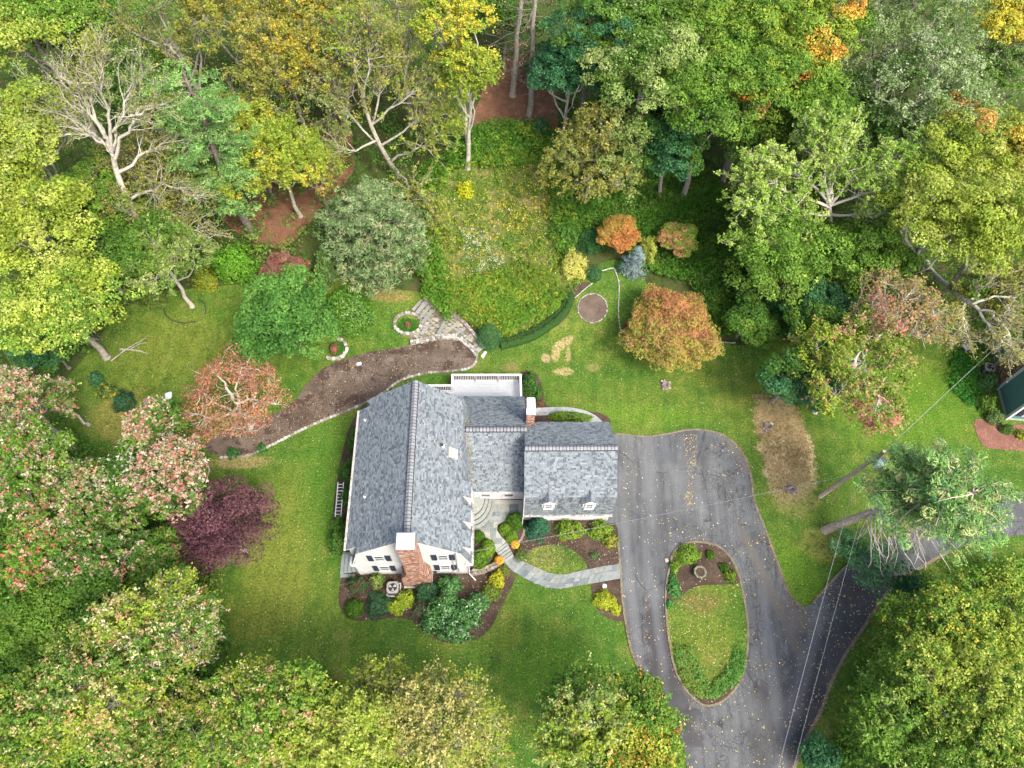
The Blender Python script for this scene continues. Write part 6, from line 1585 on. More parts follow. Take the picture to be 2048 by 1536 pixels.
skel_tree('broad pale green tree with branching white limbs above the driveway lawn', [(1664, 520, 0), (1662, 478, 2.8), (1660, 440, 5), (1658, 405, 7)],
    [[(1658, 405, 7), (1645, 330, 10.5), (1625, 270, 12.5)], [(1659, 412, 6.6), (1678, 330, 10.5), (1700, 265, 12.5)], [(1659, 410, 6.7), (1715, 350, 9.8), (1800, 310, 11)], [(1658, 405, 7), (1600, 350, 9.8), (1530, 330, 10.5)], [(1660, 430, 5.5), (1585, 420, 7.6), (1480, 405, 8.4)], [(1661, 450, 4.5), (1590, 470, 5.8), (1480, 480, 6.2)], [(1662, 470, 3.4), (1610, 520, 4.2), (1550, 560, 4.2)],
     [(1660, 430, 5.5), (1730, 430, 7.6), (1810, 420, 8.4)], [(1661, 455, 4.2), (1720, 490, 5.4), (1780, 510, 5.6)], [(1663, 490, 2.4), (1690, 540, 3.4), (1700, 590, 3.6)], [(1658, 405, 7), (1662, 320, 11), (1660, 255, 13)], [(1659, 415, 6.5), (1560, 375, 9), (1500, 350, 9.6)], [(1663, 485, 2.6), (1630, 560, 3.4), (1600, 600, 3.3)], [(1659, 412, 6.6), (1750, 380, 9), (1820, 360, 9.8)]],
    .27, [(.27, .37, .08), (.33, .41, .12), (.19, .30, .05), (.15, .26, .04)], BARK_L, nsub=30, sublen=2.3, per=30, leaf=.155, tw=4, spread_=.75, f0=.22)
skel_tree('bare white limbed tree reaching over the teal neighbour house', [(1850, 530, 0), (1880, 560, 3), (1915, 590, 5.5), (1950, 612, 7)],
    [[(1950, 612, 7), (2000, 632, 8), (2070, 655, 8.5)], [(1930, 600, 6.2), (1925, 640, 6.6), (1938, 690, 6.4)], [(1945, 608, 6.9), (2005, 592, 8), (2070, 600, 8.5)], [(1985, 626, 7.8), (2018, 672, 7.6), (2032, 712, 7.2)], [(1950, 612, 7), (1975, 650, 7.2), (1990, 680, 7)], [(1935, 604, 6.5), (1970, 575, 7.8), (2010, 560, 8.4)]],
    .26, [(.22, .22, .07)], BARK_L, nsub=26, sublen=1.7, per=2, leaf=.12, tw=5, spread_=.8, up=.05)
skel_tree('thin grey limbed tree with sparse foliage among the orange topped maples', [(1560, 300, 0), (1570, 240, 5), (1590, 180, 9)], [[(1590, 180, 9), (1640, 120, 12), (1700, 90, 13)], [(1575, 220, 6.5), (1640, 190, 9), (1720, 190, 10.5)]], .18, MIDG, BARK_P, nsub=10, per=20, tw=3, group=G1)

# --- conifers
C_ = conifer
fin(C_(750, 455, 112, 2.5, 'large grey green cedar with feathery sprays beside the meadow', CEDAR, style='cedar', levels=20, H=8.5, name='cedar_tree', z0=.04, base=(762, 520), nsz=1.2, dens=1.1))
fin(C_(1270, 522, 27, 1.2, 'blue spruce between the orange and yellow garden trees', BLUSP, style='spruce', levels=14, H=3.0, name='spruce_tree', z0=.03, dens=1.2))
fin(C_(400, 260, 80, 8, 'pale blue green pine standing in front of the bare tree', PINEG, base=(508, 470), H=17, levels=13, z0=.28, dens=1.2, nsz=1.15))
fin(C_(1556, 620, 45, 2, 'dark fern like conifer beside the orange maple', [(.03, .09, .025), (.05, .13, .03)], style='cedar', levels=9, H=3.2, name='conifer', z0=.05))
tpn = np.array([P(1648, 1062, -.2), P(1700, 1041, 2.3), P(1761, 1016, 5), P(1825, 1003, 7.5), P(1890, 992, 10), P(1955, 985, 12.5)])
pr = C_(1905, 1035, 120, 10, 'leaning roadside pine with a bare lower trunk and pale dead branches', PINEG + [(.28, .30, .12), (.08, .17, .08)], base=(1648, 1062), trunk=tpn, H=14, levels=10, z0=.60, bark=POLEWOOD, dens=1.15, nsz=1.25)
DW = Wood()
for k in range(18):
    f = .30 + .02 * k; x = f * 5; j = int(x); s0 = tpn[j] + (tpn[min(j + 1, 5)] - tpn[j]) * (x - j); e = s0 + np.array([RNG.uniform(-.6, 1.2), -RNG.uniform(1.8, 3.8), -RNG.uniform(.2, 1.0)])
    q = bend(s0, e, 4, .06); DW.tube(q, [.06, .05, .035, .015], 4)
    for m in range(3): s1 = q[1 + m % 3]; DW.tube(bend(s1, s1 + np.array([RNG.uniform(-.5, .7), -RNG.uniform(.4, 1.1), -.2]), 3, .05), [.03, .022, .01], 3)
q = bend(tpn[2], P(1806, 968, 6.5), 5, .04); DW.tube(q, [.08, .07, .06, .05, .04], 5); DW.tube(bend(q[-1], P(1830, 975, 6.3), 3, .02), [.04, .03, .02], 4)
DW.build('dead_branches', BARK_L, pr[0], pr[3])
for px, py, h in ((1700, 1090, 1.6), (1740, 1140, 1.8), (1710, 1105, 1.2), (1780, 1110, 3), (1760, 1150, 2.2)):
    e = Pn(px, py, h); s0 = tpn[2] if h < 2 else tpn[3]; pr[1].tube(bend(s0, e, 5, .05, .02), [.06, .045, .035, .025, .012], 4)
    clump_leaves(pr[2], spread(e, np.array([1.5, 1.2, .45]), 16, .3), .42, 30, .28, [(.06, .16, .07), (.045, .12, .05), (.08, .19, .08)], flat=.5, aspect=.22)
fin(pr)
# two bare pine trunks on the needle floor
for bx, by, tx, ty, h, lb in ((1025, 191, 1046, -40, 13, 'pale straight bare trunk at the back of the red brown needle floor'), (1057, 238, 1070, -40, 15, 'grey straight bare trunk with dead twigs at the front of the needle floor')):
    B = Pn(bx, by); best = min((np.hypot(*(Pn(tx, ty, hh)[:2] - B[:2])), hh) for hh in np.arange(4, 22, .5)); Tt = Pn(tx, ty, best[1])
    t_ = empty('pine_tree', tuple(B), 0, lb, 'tree', G1); W = Wood(); q = bend(B, Tt, 8, .006); W.tube(np.vstack([q[:1], q[:1] + [0, 0, .4], q[1:]]), np.concatenate([[.42, .3], np.linspace(.27, .16, 7)]), 9)
    W.build('trunk', BARK_P if bx < 1050 else BARK_G, t_, B); W2_ = Wood(); Lv = Leaves(); ks = []
    for k in range(46):
        s0 = q[0] + (q[-1] - q[0]) * RNG.uniform(.12, .95); a = RNG.uniform(0, 6.28); l = RNG.uniform(1.2, 3.2); e = s0 + [math.cos(a) * l, math.sin(a) * l, RNG.uniform(-.9, .3)]
        b_ = bend(s0, e, 4, .06, -.04); W2_.tube(b_, [.035, .026, .018, .008], 4); ks.append(b_[-1])
        for m in range(2): W2_.tube(bend(b_[2], b_[2] + RNG.normal(size=3) * .5, 3, .05), [.015, .01, .006], 3)
    W2_.build('dead_branches', BARK_B, t_, B)
    clump_leaves(Lv, np.array(ks), .35, 5, .13, [(.38, .18, .1), (.3, .14, .08)]); Lv.build('leaves', LEAF, t_, B)

# --- shrubs
S = shrub
BOX = [(.05, .125, .012), (.075, .165, .018), (.035, .09, .010)]; BOXL = [(.12, .22, .022), (.16, .26, .03), (.08, .17, .02)]
RHO = [(.045, .135, .03), (.06, .165, .04), (.033, .095, .024)]
AZ = [(.16, .27, .03), (.21, .32, .04), (.09, .19, .025), (.12, .22, .03)]
S(714, 1168, 24, 17, 1.1, 'loose shrub mixing dark green and wine red leaves by the grey steps', [(.03, .09, .03), (.045, .11, .035), (.10, .06, .04)], loose=.2, dens=.8)
S(754, 1160, 14, 15, 1.1, 'small variegated shrub left of the air conditioner', [(.16, .24, .05), (.30, .32, .12), (.07, .16, .03)], loose=.1)
S(707, 1216, 20, 19, 1.0, 'clipped dark green ball at the outer corner of the front bed', BOX, .07, lumpy=.04)
S(755, 1208, 27, 26, 1.4, 'blue green yew mound between the clipped ball and the yellow mound', [(.03, .105, .045), (.045, .14, .06), (.025, .08, .035)], aspect=.35)
S(811, 1196, 19, 17, .9, 'bright yellow green mound just below the air conditioner, larger half', [(.24, .32, .03), (.30, .36, .04), (.15, .24, .03)], .08)
S(791, 1212, 19, 16, .8, 'bright yellow green mound touching the blue green yew', [(.24, .32, .03), (.30, .36, .04), (.15, .24, .03)], .08)
S(851, 1177, 25, 25, 1.6, 'dark small leaved shrub right of the brick chimney foot', [(.028, .085, .035), (.04, .11, .045), (.02, .06, .025)])
S(898, 1172, 24, 24, 1.5, 'rhododendron against the white gable right of the chimney', RHO, .13, mat=WAXY, loose=.12)
for x, y, rx, ry_, lb in ((890, 1212, 34, 30, 'largest rhododendron in the middle of the front bed'), (932, 1224, 36, 30, 'rhododendron with pale glinting leaves at the lawn side of the bed'), (908, 1258, 34, 26, 'rhododendron at the lowest bulge of the front bed'), (866, 1240, 28, 24, 'rhododendron on the near rim of the front bed below the grey bush'), (958, 1205, 22, 22, 'small rhododendron beside the bare mulch patch')):
    S(x, y, rx, ry_, 1.7, lb, RHO + [(.07, .19, .04)], .14, mat=WAXY, loose=.22, lumpy=.2, tips=[(.35, .42, .36)], ptip=.05)
S(841, 1218, 20, 20, 1.2, 'grey twiggy half bare bush beside the rhododendrons', [(.09, .11, .06), (.06, .10, .04), (.14, .12, .09)], loose=.35, dens=.7)
S(994, 1157, 16, 17, 1.0, 'golden yellow shrub below the low curved wall', [(.36, .36, .03), (.42, .38, .03), (.2, .28, .03)], .09)
S(980, 1184, 22, 20, .9, 'green shrub with red flower heads in the front bed', LTG + MIDG, .09, tips=[(.45, .06, .05), (.5, .2, .15)], ptip=.13, loose=.2)
S(1008, 1139, 13, 14, .7, 'tuft of ornamental grass below the left flower pot', [(.12, .17, .03), (.18, .2, .05), (.08, .14, .03)], .26, aspect=.1, dens=3., loose=.4, name='ornamental_grass', cat='grass tuft')
S(1042, 1108, 16, 15, .7, 'tuft of ornamental grass beside the yellow flower pot', [(.08, .15, .03), (.12, .17, .04), (.06, .11, .03)], .26, aspect=.1, dens=3., loose=.4, name='ornamental_grass', cat='grass tuft')
S(957, 1071, 13, 12, .9, 'dark clipped bush under the eave by the entry steps', BOX, .07, base_h=TZ, lumpy=.05)
S(976, 1094, 15, 18, 1.0, 'light green clipped bush beside the upper walk', BOXL, .07, base_h=TZ, lumpy=.06)
S(958, 1114, 21, 20, 1.0, 'mid green clipped mass behind the low curved wall', BOX + BOXL, .07, base_h=TZ, lumpy=.08)
S(1030, 1041, 19, 19, 1.1, 'round dark green clipped ball at the garage corner', BOX, .07, base_h=TZ - .1, lumpy=.04)
S(1011, 1058, 15, 14, .8, 'light green clipped mound beside the patio', BOXL, .07, base_h=TZ - .1, lumpy=.05)
S(1022, 1072, 14, 13, .8, 'light green clipped mound above the short curved wall', BOXL, .07, base_h=TZ - .1, lumpy=.05)
fin(C_(1075, 1058, 26, .8, 'dark blue green conical evergreen before the garage wall', [(.022, .085, .045), (.035, .115, .06), (.05, .15, .08)], style='spruce', levels=13, H=2.6, name='evergreen', cat='shrub', z0=.02, dens=1.5, nsz=1.1))
S(1140, 1058, 32, 21, 1.0, 'wide yellow green azalea under the first garage dormer', AZ, .11, tips=[(.4, .1, .06)], ptip=.05, loose=.2)
S(1202, 1058, 26, 20, 1.0, 'azalea under the second garage dormer beside the drive', AZ, .11, tips=[(.4, .1, .06)], ptip=.05, loose=.2)
S(1221, 1080, 17, 14, .8, 'azalea with red tinged rim at the driveway edge', AZ, .11, tips=[(.4, .1, .06), (.3, .05, .04)], ptip=.2, loose=.2)
S(1189, 1110, 12, 10, .5, 'sparse small bush in the open mulch above the walk', [(.06, .12, .04), (.09, .15, .05)], loose=.5, dens=.5)
S(1211, 1200, 26, 18, .7, 'bright yellow juniper beside the driveway', [(.33, .38, .03), (.40, .42, .04), (.20, .28, .03)], .08, lumpy=.18, ang=-.25)
S(1232, 1219, 12, 10, .5, 'small outlying piece of the yellow juniper nearest the driveway', [(.33, .38, .03), (.40, .42, .04), (.20, .28, .03)], .08)
S(678, 1068, 24, 38, 1.9, 'tall green shrub at the front west corner by the grey steps', RHO + MIDG, .11, loose=.15)
S(692, 992, 15, 20, 1.3, 'dark shrub beside the ladder under the west roof edge', DKG + RHO, .1)
S(694, 940, 17, 22, 1.4, 'dark shrub just above the ladder by the west wall', DKG + RHO, .1)
S(706, 880, 12, 26, 1.2, 'narrow dark shrub midway along the west wall', DKG + RHO, .1)
S(1060, 768, 17, 27, 1.5, 'dark green shrub at the deck corner', RHO + DKG, .1)
S(1077, 782, 9, 14, .9, 'small dark shrub tucked behind the deck corner shrub', DKG, .09)
S(1081, 806, 12, 7, .5, 'low brownish red plant by the link chimney', [(.16, .08, .05), (.12, .1, .04)], .1, loose=.4)
S(1141, 832, 48, 11, .8, 'long bright green hedge mound behind the garage roof', BOXL + AZ, .09, lumpy=.06)
# island
S(1376, 1108, 27, 20, .6, 'large yellow green mound at the upper corner of the island', AZ + BOXL, .09, lumpy=.15, ang=.4, base_h=.1)
S(1350, 1133, 10, 11, .5, 'small yellow green mound trailing down the island rim', AZ, .09, base_h=.1)
S(1421, 1109, 9, 10, .5, 'small dark green bush at the top of the island', BOX, .08, base_h=.1)
S(1448, 1134, 10, 9, .5, 'dark green bush at the far rim of the island', BOX, .08, base_h=.1)
S(1461, 1152, 13, 13, .55, 'green and gold bush at the driveway fork side of the island', BOX + BOXL, .08, base_h=.1, tips=[(.35, .28, .06)], ptip=.1)
S(1348, 1172, 14, 26, .45, 'bright green leafy perennial patch along the island rim', [(.05, .19, .04), (.08, .25, .06), (.04, .14, .03)], .15, base_h=.1, loose=.3, dens=.8, name='perennial')
S(1339, 1208, 7, 9, .3, 'small green perennial tuft at the island rim', [(.06, .20, .04), (.09, .25, .05)], .13, base_h=.1, loose=.3, name='perennial')
# back garden
S(1148, 527, 29, 30, 2.0, 'round pale yellow shrub at the meadow corner', CREAM, .12, loose=.18)
S(1187, 545, 19, 17, .9, 'blue green mound beside the pale yellow shrub', BLUEG, .08, aspect=.35)
S(1244, 531, 13, 14, .9, 'low green mound at the foot of the blue spruce', BLUEG, .08, aspect=.35)
S(1298, 497, 19, 30, 2.0, 'upright yellow shrub behind the blue spruce', [(.30, .33, .06), (.36, .38, .08), (.2, .27, .05)], .12, loose=.2)
S(1133, 467, 29, 24, 1.6, 'green shrub at the meadow edge below the olive tree', MIDG + RHO, .12, loose=.2)
S(1183, 478, 26, 24, 1.7, 'blue green shrub beside the small orange maple', BLUEG + RHO, .12, loose=.2)
S(1108, 608, 17, 17, 1.0, 'round yellow green clipped bush by the curved hedge', BOXL, .08, lumpy=.05)
S(1121, 585, 8, 8, .6, 'tiny clipped bush above the round one by the hedge', BOXL, .08, lumpy=.05)
S(978, 669, 28, 28, 1.7, 'large smooth blue green ball at the foot of the garden stair', [(.05, .14, .05), (.07, .17, .06), (.04, .115, .04)], .08, lumpy=.03, aspect=.4)
S(693, 614, 56, 50, 3.2, 'large round glossy green bush above the mulch bed', [(.06, .15, .015), (.085, .19, .02), (.04, .11, .012)], .13, lumpy=.07, mat=WAXY)
S(650, 530, 23, 36, 3.0, 'light green upright shrub between red brown maple and cedar', [(.13, .22, .07), (.17, .26, .08), (.09, .17, .05)], .13, loose=.2)
S(465, 520, 50, 38, 2.6, 'bright lime green shrub above the rough lawn', [(.10, .25, .025), (.14, .30, .03), (.07, .19, .02)], .16, loose=.2)
S(408, 556, 25, 24, 1.8, 'yellowing shrub beside the lime green one', [(.18, .24, .03), (.24, .25, .03), (.12, .19, .03)], .12, loose=.15)
S(300, 585, 28, 26, 2.0, 'olive green shrub left of the white trunk', [(.11, .17, .03), (.14, .19, .04), (.08, .13, .03)], .12, loose=.15)
S(246, 800, 22, 22, 1.1, 'dark evergreen bush between rough lawn and small lawn', [(.02, .08, .035), (.035, .105, .045), (.02, .055, .025)], .11)
S(212, 780, 20, 16, 1., 'dark bush with yellow sprigs nearer the bright maple', [(.03, .09, .03), (.05, .11, .03), (.3, .27, .04)], .11, loose=.2)
S(190, 755, 14, 14, 1., 'small blue green bush under the bright maple', BLUEG, .11)
S(340, 818, 17, 18, 1.2, 'bright green bush beside the flat pale stone', [(.04, .14, .03), (.055, .17, .035)], .11)
S(465, 905, 13, 11, .8, 'small dark green plant at the mulch bed tip', RHO, .1)
S(523, 895, 10, 8, .6, 'tiny green plant against the white stone edging', RHO, .1)
S(816, 648, 21, 17, .25, 'low green planting inside the pale stone ring', [(.03, .12, .015), (.045, .15, .02)], .08, name='ground_cover', cat='plant', lumpy=.03)
S(816, 648, 7, 6, .5, 'small russet plant in the middle of the ringed green bed', [(.30, .13, .09), (.22, .09, .06)], .12, base_h=.15, loose=.3, name='plant', cat='plant')
S(672, 696, 16, 16, .25, 'low green planting inside the half hidden stone arc', [(.03, .12, .015), (.045, .15, .02)], .08, name='ground_cover', cat='plant', lumpy=.03)
S(668, 696, 8, 12, .5, 'russet plant beside the large fresh green tree', [(.28, .12, .09), (.2, .08, .06)], .12, base_h=.15, loose=.3, name='plant', cat='plant')
S(1252, 662, 9, 20, .4, 'low crimson plant under the rim of the orange maple', [(.28, .04, .045), (.22, .03, .035)], .1, name='plant', cat='plant')
S(930, 378, 20, 16, 1.6, 'small bright yellow shrub standing in the meadow', [(.42, .42, .03), (.34, .38, .03)], .14, loose=.3)
S(1082, 255, 16, 20, 2.0, 'dark green sapling at the needle floor rim', BLUEG, .13, loose=.3)
# neighbour's side
S(1958, 715, 22, 22, 1.0, 'feathery light green shrub before the teal wall', [(.12, .26, .03), (.17, .30, .04)], .16, loose=.35, aspect=.3)
S(1978, 762, 19, 19, 1.4, 'grey green shrub beside the neighbour brick chimney', [(.07, .16, .05), (.1, .19, .06)], .11)
S(1975, 805, 22, 21, 1.2, 'mid green shrub between the creeper patch and the teal wall', MIDG, .12, loose=.15)
S(1990, 832, 17, 16, 1.0, 'dull green shrub at the teal wall corner', [(.09, .16, .05), (.12, .18, .06)], .11)
S(2015, 857, 15, 10, .8, 'dark clipped ball in the red mulch', DKG, .08, lumpy=.04)
S(2044, 868, 13, 11, .7, 'yellow green bush at the edge of the red mulch', YEL + BOXL, .1)
# flower pots by the steps
for px, py, hh, lb, pal in ((998, 1122, .5, 'orange flowering pot on the low wall by the front steps', [(.75, .30, .02), (.8, .42, .03), (.65, .2, .02)]), (1030, 1090, .45, 'yellow orange flowering pot by the short curved wall', [(.75, .38, .02), (.8, .48, .03), (.7, .3, .02)])):
    p = Pn(px, py, hh); t_ = empty('flower_pot', tuple(p), 0, lb, 'flower pot')
    mb = MB(); mb.lathe([(0, 0), (.16, 0), (.2, .22), (.22, .24), (.18, .22)], (0, 0, 0), 12); mb.build('pot', POLEWOOD, t_)
    Lv = Leaves(); n = 420; d = rsphere(n, 0); Lv.add(p + [0, 0, .2] + d * [.33, .33, .22], unit(d + [0, 0, .4]), RNG.uniform(.05, .1, n), pick(pal + [(.1, .2, .03)], n)); Lv.build('flowers', LEAF, t_, p)
# curved clipped hedge
hp = smooth_open(Pn(*np.array([(1000, 692), (1035, 683), (1066, 671), (1092, 655), (1115, 636), (1131, 615), (1138, 592)]).T)[:, :2], 8)
ho = empty('hedge', (float(hp[20][0]), float(hp[20][1]), float(terr(*hp[20]))), 0, 'low dark green clipped hedge curving along the meadow bank', 'hedge'); Bh = np.array(ho.location)
n = 26000; u = RNG.uniform(0, len(hp) - 1.001, n); i = u.astype(int); f = (u - i)[:, None]; c = hp[i] * (1 - f) + hp[i + 1] * f; dr = unit(hp[i + 1] - hp[i]); sd_ = np.column_stack([-dr[:, 1], dr[:, 0]])
t = RNG.uniform(0, math.pi, n); wv_ = np.sign(np.cos(t)) * np.abs(np.cos(t)) ** .5 * .48; zz = np.sin(t) ** .5 * .62 * (1 + .05 * np.sin(u * 2)); pos = np.column_stack([c + sd_ * wv_[:, None], terr(c[:, 0], c[:, 1]) + zz])
nr = unit(np.column_stack([sd_ * np.cos(t)[:, None], np.sin(t)]) + RNG.normal(size=(n, 3)) * .4); Lv = Leaves(); Lv.add(pos, nr, RNG.uniform(.05, .1, n), pick([(.035, .095, .02), (.05, .12, .03), (.028, .075, .018)], n) * RNG.uniform(.75, 1.3, (n, 1))); Lv.build('foliage', LEAF, ho, Bh)

# --- masses nobody could count
HOUSE_PX = [(690, 760), (1250, 760), (1240, 1160), (680, 1160)]
carpet('meadow_plants', MEADOW_PX, 1900, 'waist high meadow weeds in greens, yellows and white seed heads', 'weeds', [(.09, .19, .02), (.13, .22, .03), (.20, .25, .04), (.07, .15, .02), (.34, .30, .04, .4)], .1, .5, .30, 15, .13, tips=[(.5, .52, .42), (.45, .4, .06)], ptip=.06)
carpet('meadow_plants', [(860, 560), (930, 560), (1060, 520), (1120, 560), (1130, 590), (1060, 640), (1010, 670), (950, 650), (900, 615)], 1400, 'thick yellow green goldenrod bank above the curved hedge', 'weeds', [(.10, .21, .025), (.15, .24, .03), (.30, .29, .04, .5), (.08, .18, .02), (.13, .19, .03)], .3, .9, .34, 20, .16, aspect=.35)
carpet('meadow_plants', [(840, 330), (900, 300), (960, 240), (1100, 240), (1135, 330), (1150, 430), (1140, 520), (1100, 470), (1100, 320), (900, 335), (870, 420), (890, 560), (900, 640), (850, 590), (820, 480)], 1500, 'rough green weeds ringing the meadow under the trees', 'weeds', [(.07, .17, .02), (.10, .21, .025), (.05, .13, .018), (.16, .22, .03)], .2, 1.1, .38, 20, .16)
carpet('white_flowers', [(920, 450), (1000, 450), (1010, 540), (930, 550)], 150, 'drift of small white wildflowers in the meadow', 'wildflowers', [(.55, .58, .5), (.45, .5, .4), (.15, .25, .08)], .4, .7, .22, 14, .06)
carpet('creeper', COVER_PX, 3600, 'dark green creeper carpeting the bank behind the orange maple', 'ground cover', [(.05, .14, .016), (.07, .17, .022), (.095, .21, .03), (.12, .16, .03, .4), (.035, .10, .015)], .05, .7, .32, 16, .14)
carpet('creeper', [(870, 250), (960, 255), (1100, 262), (1110, 320), (1000, 330), (900, 320)], 700, 'bright green undergrowth between needle floor and meadow', 'ground cover', [(.06, .17, .02), (.09, .21, .03)], .1, .7, .34, 18, .16)
carpet('creeper', [(1907, 705), (1945, 695), (1962, 720), (1965, 800), (1945, 812), (1925, 795), (1898, 768)], 420, 'low leafy green ground cover beside the neighbour shrubs', 'ground cover', [(.04, .16, .025), (.06, .2, .03)], .05, .3, .26, 18, .12)
carpet('creeper', [(1350, 1290), (1380, 1295), (1395, 1330), (1420, 1375), (1460, 1335), (1470, 1300), (1492, 1310), (1485, 1345), (1466, 1370), (1440, 1390), (1415, 1395), (1392, 1390), (1372, 1370), (1355, 1335)], 520, 'green creeper round the lower end of the driveway island', 'ground cover', [(.08, .20, .04), (.11, .24, .05), (.15, .2, .04)], .12, .3, .22, 16, .1)
WOODS_PX = [(-60, -60), (2110, -60), (2110, 640), (1990, 600), (1830, 600), (1600, 600), (1460, 330), (1230, 330), (1120, 430), (1110, 260), (960, 250), (860, 330), (830, 420), (860, 560), (700, 540), (520, 560), (330, 575), (240, 620), (180, 690), (-60, 800)]
NF = [[(960, 150), (1110, 150), (1112, 262), (930, 262)]]
carpet('undergrowth', WOODS_PX, 3000, 'dark leafy undergrowth and saplings filling the wood floor', 'undergrowth', DKG + MIDG, .3, 2.6, .7, 20, .22, avoid=NF)
carpet('undergrowth', [(-60, 880), (130, 830), (180, 920), (330, 960), (420, 1150), (460, 1300), (480, 1580), (-60, 1580)], 2300, 'dark leafy undergrowth below the pink tipped maples', 'undergrowth', DKG + MIDG, .3, 2.2, .7, 18, .22)
carpet('undergrowth', [(1760, 1230), (1900, 1130), (2110, 1110), (2110, 1600), (1640, 1600), (1700, 1400)], 1300, 'dark leafy undergrowth beneath the maples across the road', 'undergrowth', DKG + MIDG, .3, 1.6, .6, 18, .2)
carpet('undergrowth', [(480, 1420), (600, 1380), (760, 1380), (980, 1440), (960, 1600), (480, 1600)], 800, 'leafy undergrowth beneath the trees at the bottom of the lawn', 'undergrowth', MIDG + DKG, .3, 1.5, .55, 18, .2)
carpet('undergrowth', [(1440, 560), (1600, 560), (1800, 600), (1780, 660), (1640, 690), (1500, 672)], 600, 'dark bushy growth behind the lawn below the broad pale tree', 'undergrowth', DKG + MIDG, .2, 1.4, .5, 18, .18)

def litter(name, poly, n, pal, smin, smax, label, dz=.02, avoid=(), ddz=0.):
    poly = np.asarray(poly, float); lo, hi = poly.min(0), poly.max(0); x = RNG.uniform(lo[0], hi[0], n); y = RNG.uniform(lo[1], hi[1], n); k = in_poly(x, y, poly)
    for a in avoid: k &= ~in_poly(x, y, a)
    # leaves gather in drifts
    g = np.sin(x * .021 + 1.3) * np.sin(y * .027 + x * .006) + np.sin(x * .06) * np.sin(y * .05) * .5
    k &= RNG.random(n) < .55 + .35 * g
    K = Pn(x[k], y[k], dz); m = len(K); nr = unit(np.column_stack([RNG.normal(size=(m, 2)) * .35, np.ones(m)]))
    Lv = Leaves(); Lv.add(K, nr, RNG.uniform(smin, smax, m), pick(pal, m) * RNG.uniform(.7, 1.2, (m, 1)), aspect=.75); return tag(Lv.build(name, LEAF), label, 'leaves', None, 'stuff')
FL = [(.55, .52, .42), (.45, .38, .22), (.50, .36, .12), (.35, .24, .12), (.55, .42, .14), (.6, .58, .5)]
litter('fallen_leaves', LAWN_PX, 30000, FL, .03, .08, 'small pale fallen leaves sprinkled over the lawns', .03, [HOUSE_PX, DRIVE_PX])
litter('fallen_leaves', DRIVE_PX, 9000, FL[1:] + FL[2:5], .05, .13, 'yellow and tan fallen leaves scattered on the asphalt', .07, [ISLAND_PX, HOUSE_PX])
litter('fallen_leaves', [(1365, 870), (1395, 868), (1392, 940), (1385, 1010), (1370, 1010), (1374, 940)], 900, FL[1:5], .05, .12, 'drift of yellow leaves down the middle of the parking area', .07)
litter('fallen_leaves', ISLAND_PX, 900, FL, .05, .11, 'fallen leaves on the driveway island', .15)
litter('fallen_leaves', [(505, 908), (620, 852), (765, 788), (850, 747), (951, 725), (945, 690), (860, 680), (780, 698), (670, 726), (590, 802), (430, 870)], 2600, FL + [(.2, .12, .07)], .05, .11, 'dry leaves strewn over the big mulch bed', .06)
litter('fallen_leaves', [(1045, 1042), (1236, 1042), (1240, 1128), (1060, 1135), (1030, 1115)], 700, FL + [(.2, .12, .07)], .04, .09, 'dry leaves in the garage front mulch', .06)
litter('fallen_leaves', [(680, 1160), (1000, 1130), (1025, 1145), (980, 1250), (900, 1285), (700, 1235)], 900, FL + [(.2, .12, .07)], .04, .09, 'dry leaves in the gable front mulch', .06)
litter('fallen_leaves', [(1600, 1215), (1660, 1175), (1690, 1150), (1830, 1130), (1770, 1185), (1690, 1305), (1640, 1420), (1585, 1540), (1560, 1540)], 1500, FL[1:], .05, .13, 'fallen leaves gathered on the dark side of the road', .07)
litter('roadside_leaves', [(1900, 1096), (1850, 1124), (1790, 1162), (1755, 1206), (1718, 1262), (1688, 1308), (1655, 1370), (1632, 1430), (1600, 1495), (1580, 1540), (1592, 1540), (1618, 1480), (1648, 1430), (1668, 1372), (1698, 1316), (1730, 1268), (1764, 1216), (1800, 1176), (1860, 1136), (1905, 1106)], 9000, [(.3, .16, .08), (.35, .24, .13), (.24, .13, .07), (.45, .33, .2)], .05, .12, 'brown leaves drifted along the road verge', .08)

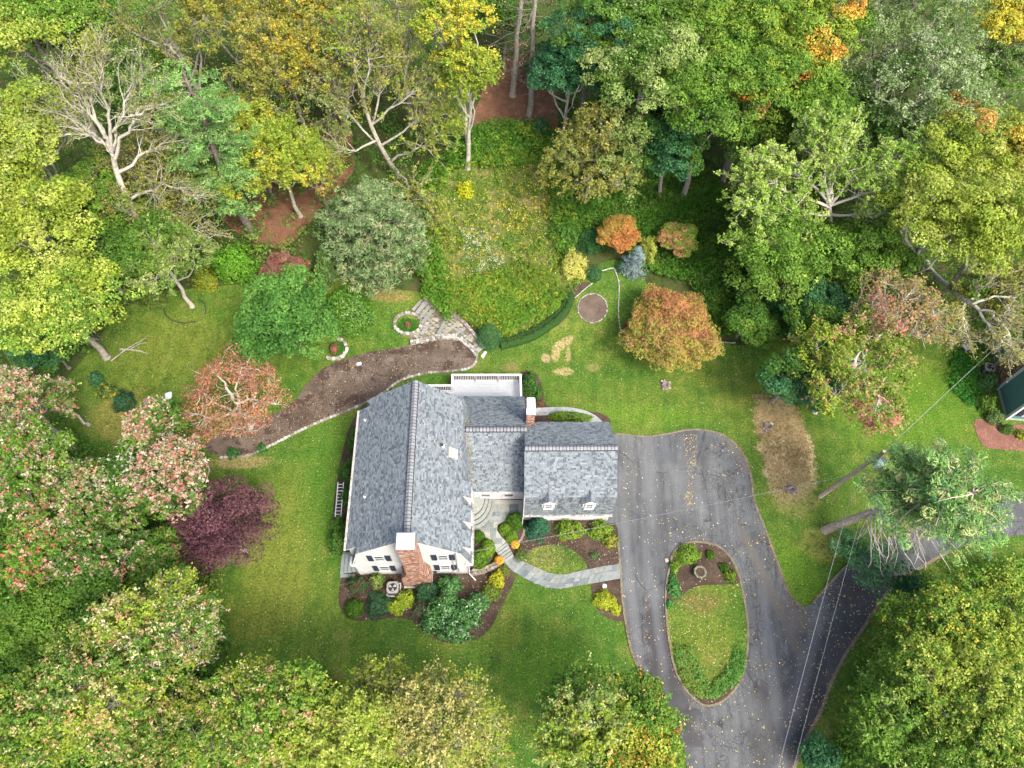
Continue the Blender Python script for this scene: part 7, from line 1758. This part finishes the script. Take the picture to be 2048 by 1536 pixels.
def strip_poly(pts, wpx):
    p = np.array(pts, float); d = unit(np.gradient(p, axis=0)); nn_ = np.column_stack([-d[:, 1], d[:, 0]]) * wpx; return [tuple(q) for q in np.vstack([p + nn_, (p - nn_)[::-1]])]
DEB = [(.12, .09, .06), (.2, .15, .09), (.3, .22, .12), (.08, .06, .04)]
litter('edge_debris', strip_poly([(1478, 890), (1496, 930), (1503, 960), (1504, 1000), (1526, 1060), (1556, 1142), (1576, 1192), (1600, 1216)], 5), 9000, DEB, .04, .11, 'crumbled grit and leaf debris along the lawn side of the drive', .08)
litter('edge_debris', strip_poly([(1252, 1245), (1264, 1300), (1283, 1348), (1303, 1385), (1332, 1425)], 4), 4000, DEB, .04, .1, 'dark debris along the lower lawn edge of the drive', .08)
litter('edge_debris', strip_poly([(1332, 1240), (1338, 1290), (1349, 1342), (1370, 1382), (1395, 1408), (1416, 1416), (1444, 1408)], 5), 6000, DEB, .04, .1, 'dark leaf debris round the lower rim of the island', .08)

litter('mulch_chips', [(505, 908), (620, 852), (765, 788), (850, 747), (951, 725), (945, 690), (860, 680), (780, 698), (670, 726), (590, 802), (430, 870)], 12000, [(.06, .04, .03), (.10, .07, .05), (.16, .12, .09), (.035, .025, .02)], .05, .16, 'bark chips and clods lying loose on the big mulch bed', .06)
litter('mulch_chips', [(680, 1160), (1000, 1130), (1025, 1145), (980, 1250), (900, 1285), (700, 1235)], 4000, [(.05, .035, .028), (.09, .065, .05), (.15, .115, .09)], .04, .12, 'bark chips in the gable front bed', .05)
litter('mulch_chips', [(1045, 1042), (1236, 1042), (1240, 1128), (1060, 1135), (1030, 1115)], 4000, [(.05, .035, .028), (.09, .065, .05), (.15, .115, .09)], .04, .12, 'bark chips in the garage front bed', .05)
carpet('straw', [(1508, 790), (1560, 790), (1600, 820), (1620, 900), (1618, 960), (1560, 990), (1530, 930), (1510, 850)], 1500, 'flattened dry straw on the scalped lawn patch', 'straw', [(.42, .33, .18), (.48, .39, .23), (.32, .24, .14), (.16, .17, .05, .5)], .01, .06, .22, 9, .16, flat=.15, aspect=.12)
carpet('rough_grass', [(240, 640), (330, 600), (470, 590), (560, 640), (470, 700), (350, 760), (300, 800), (180, 790), (200, 720)], 900, 'tufts of rough grass in the half wild upper lawn', 'grass', [(.12, .16, .025), (.17, .18, .04), (.08, .13, .02)], .01, .08, .3, 9, .14, flat=.2, aspect=.2)
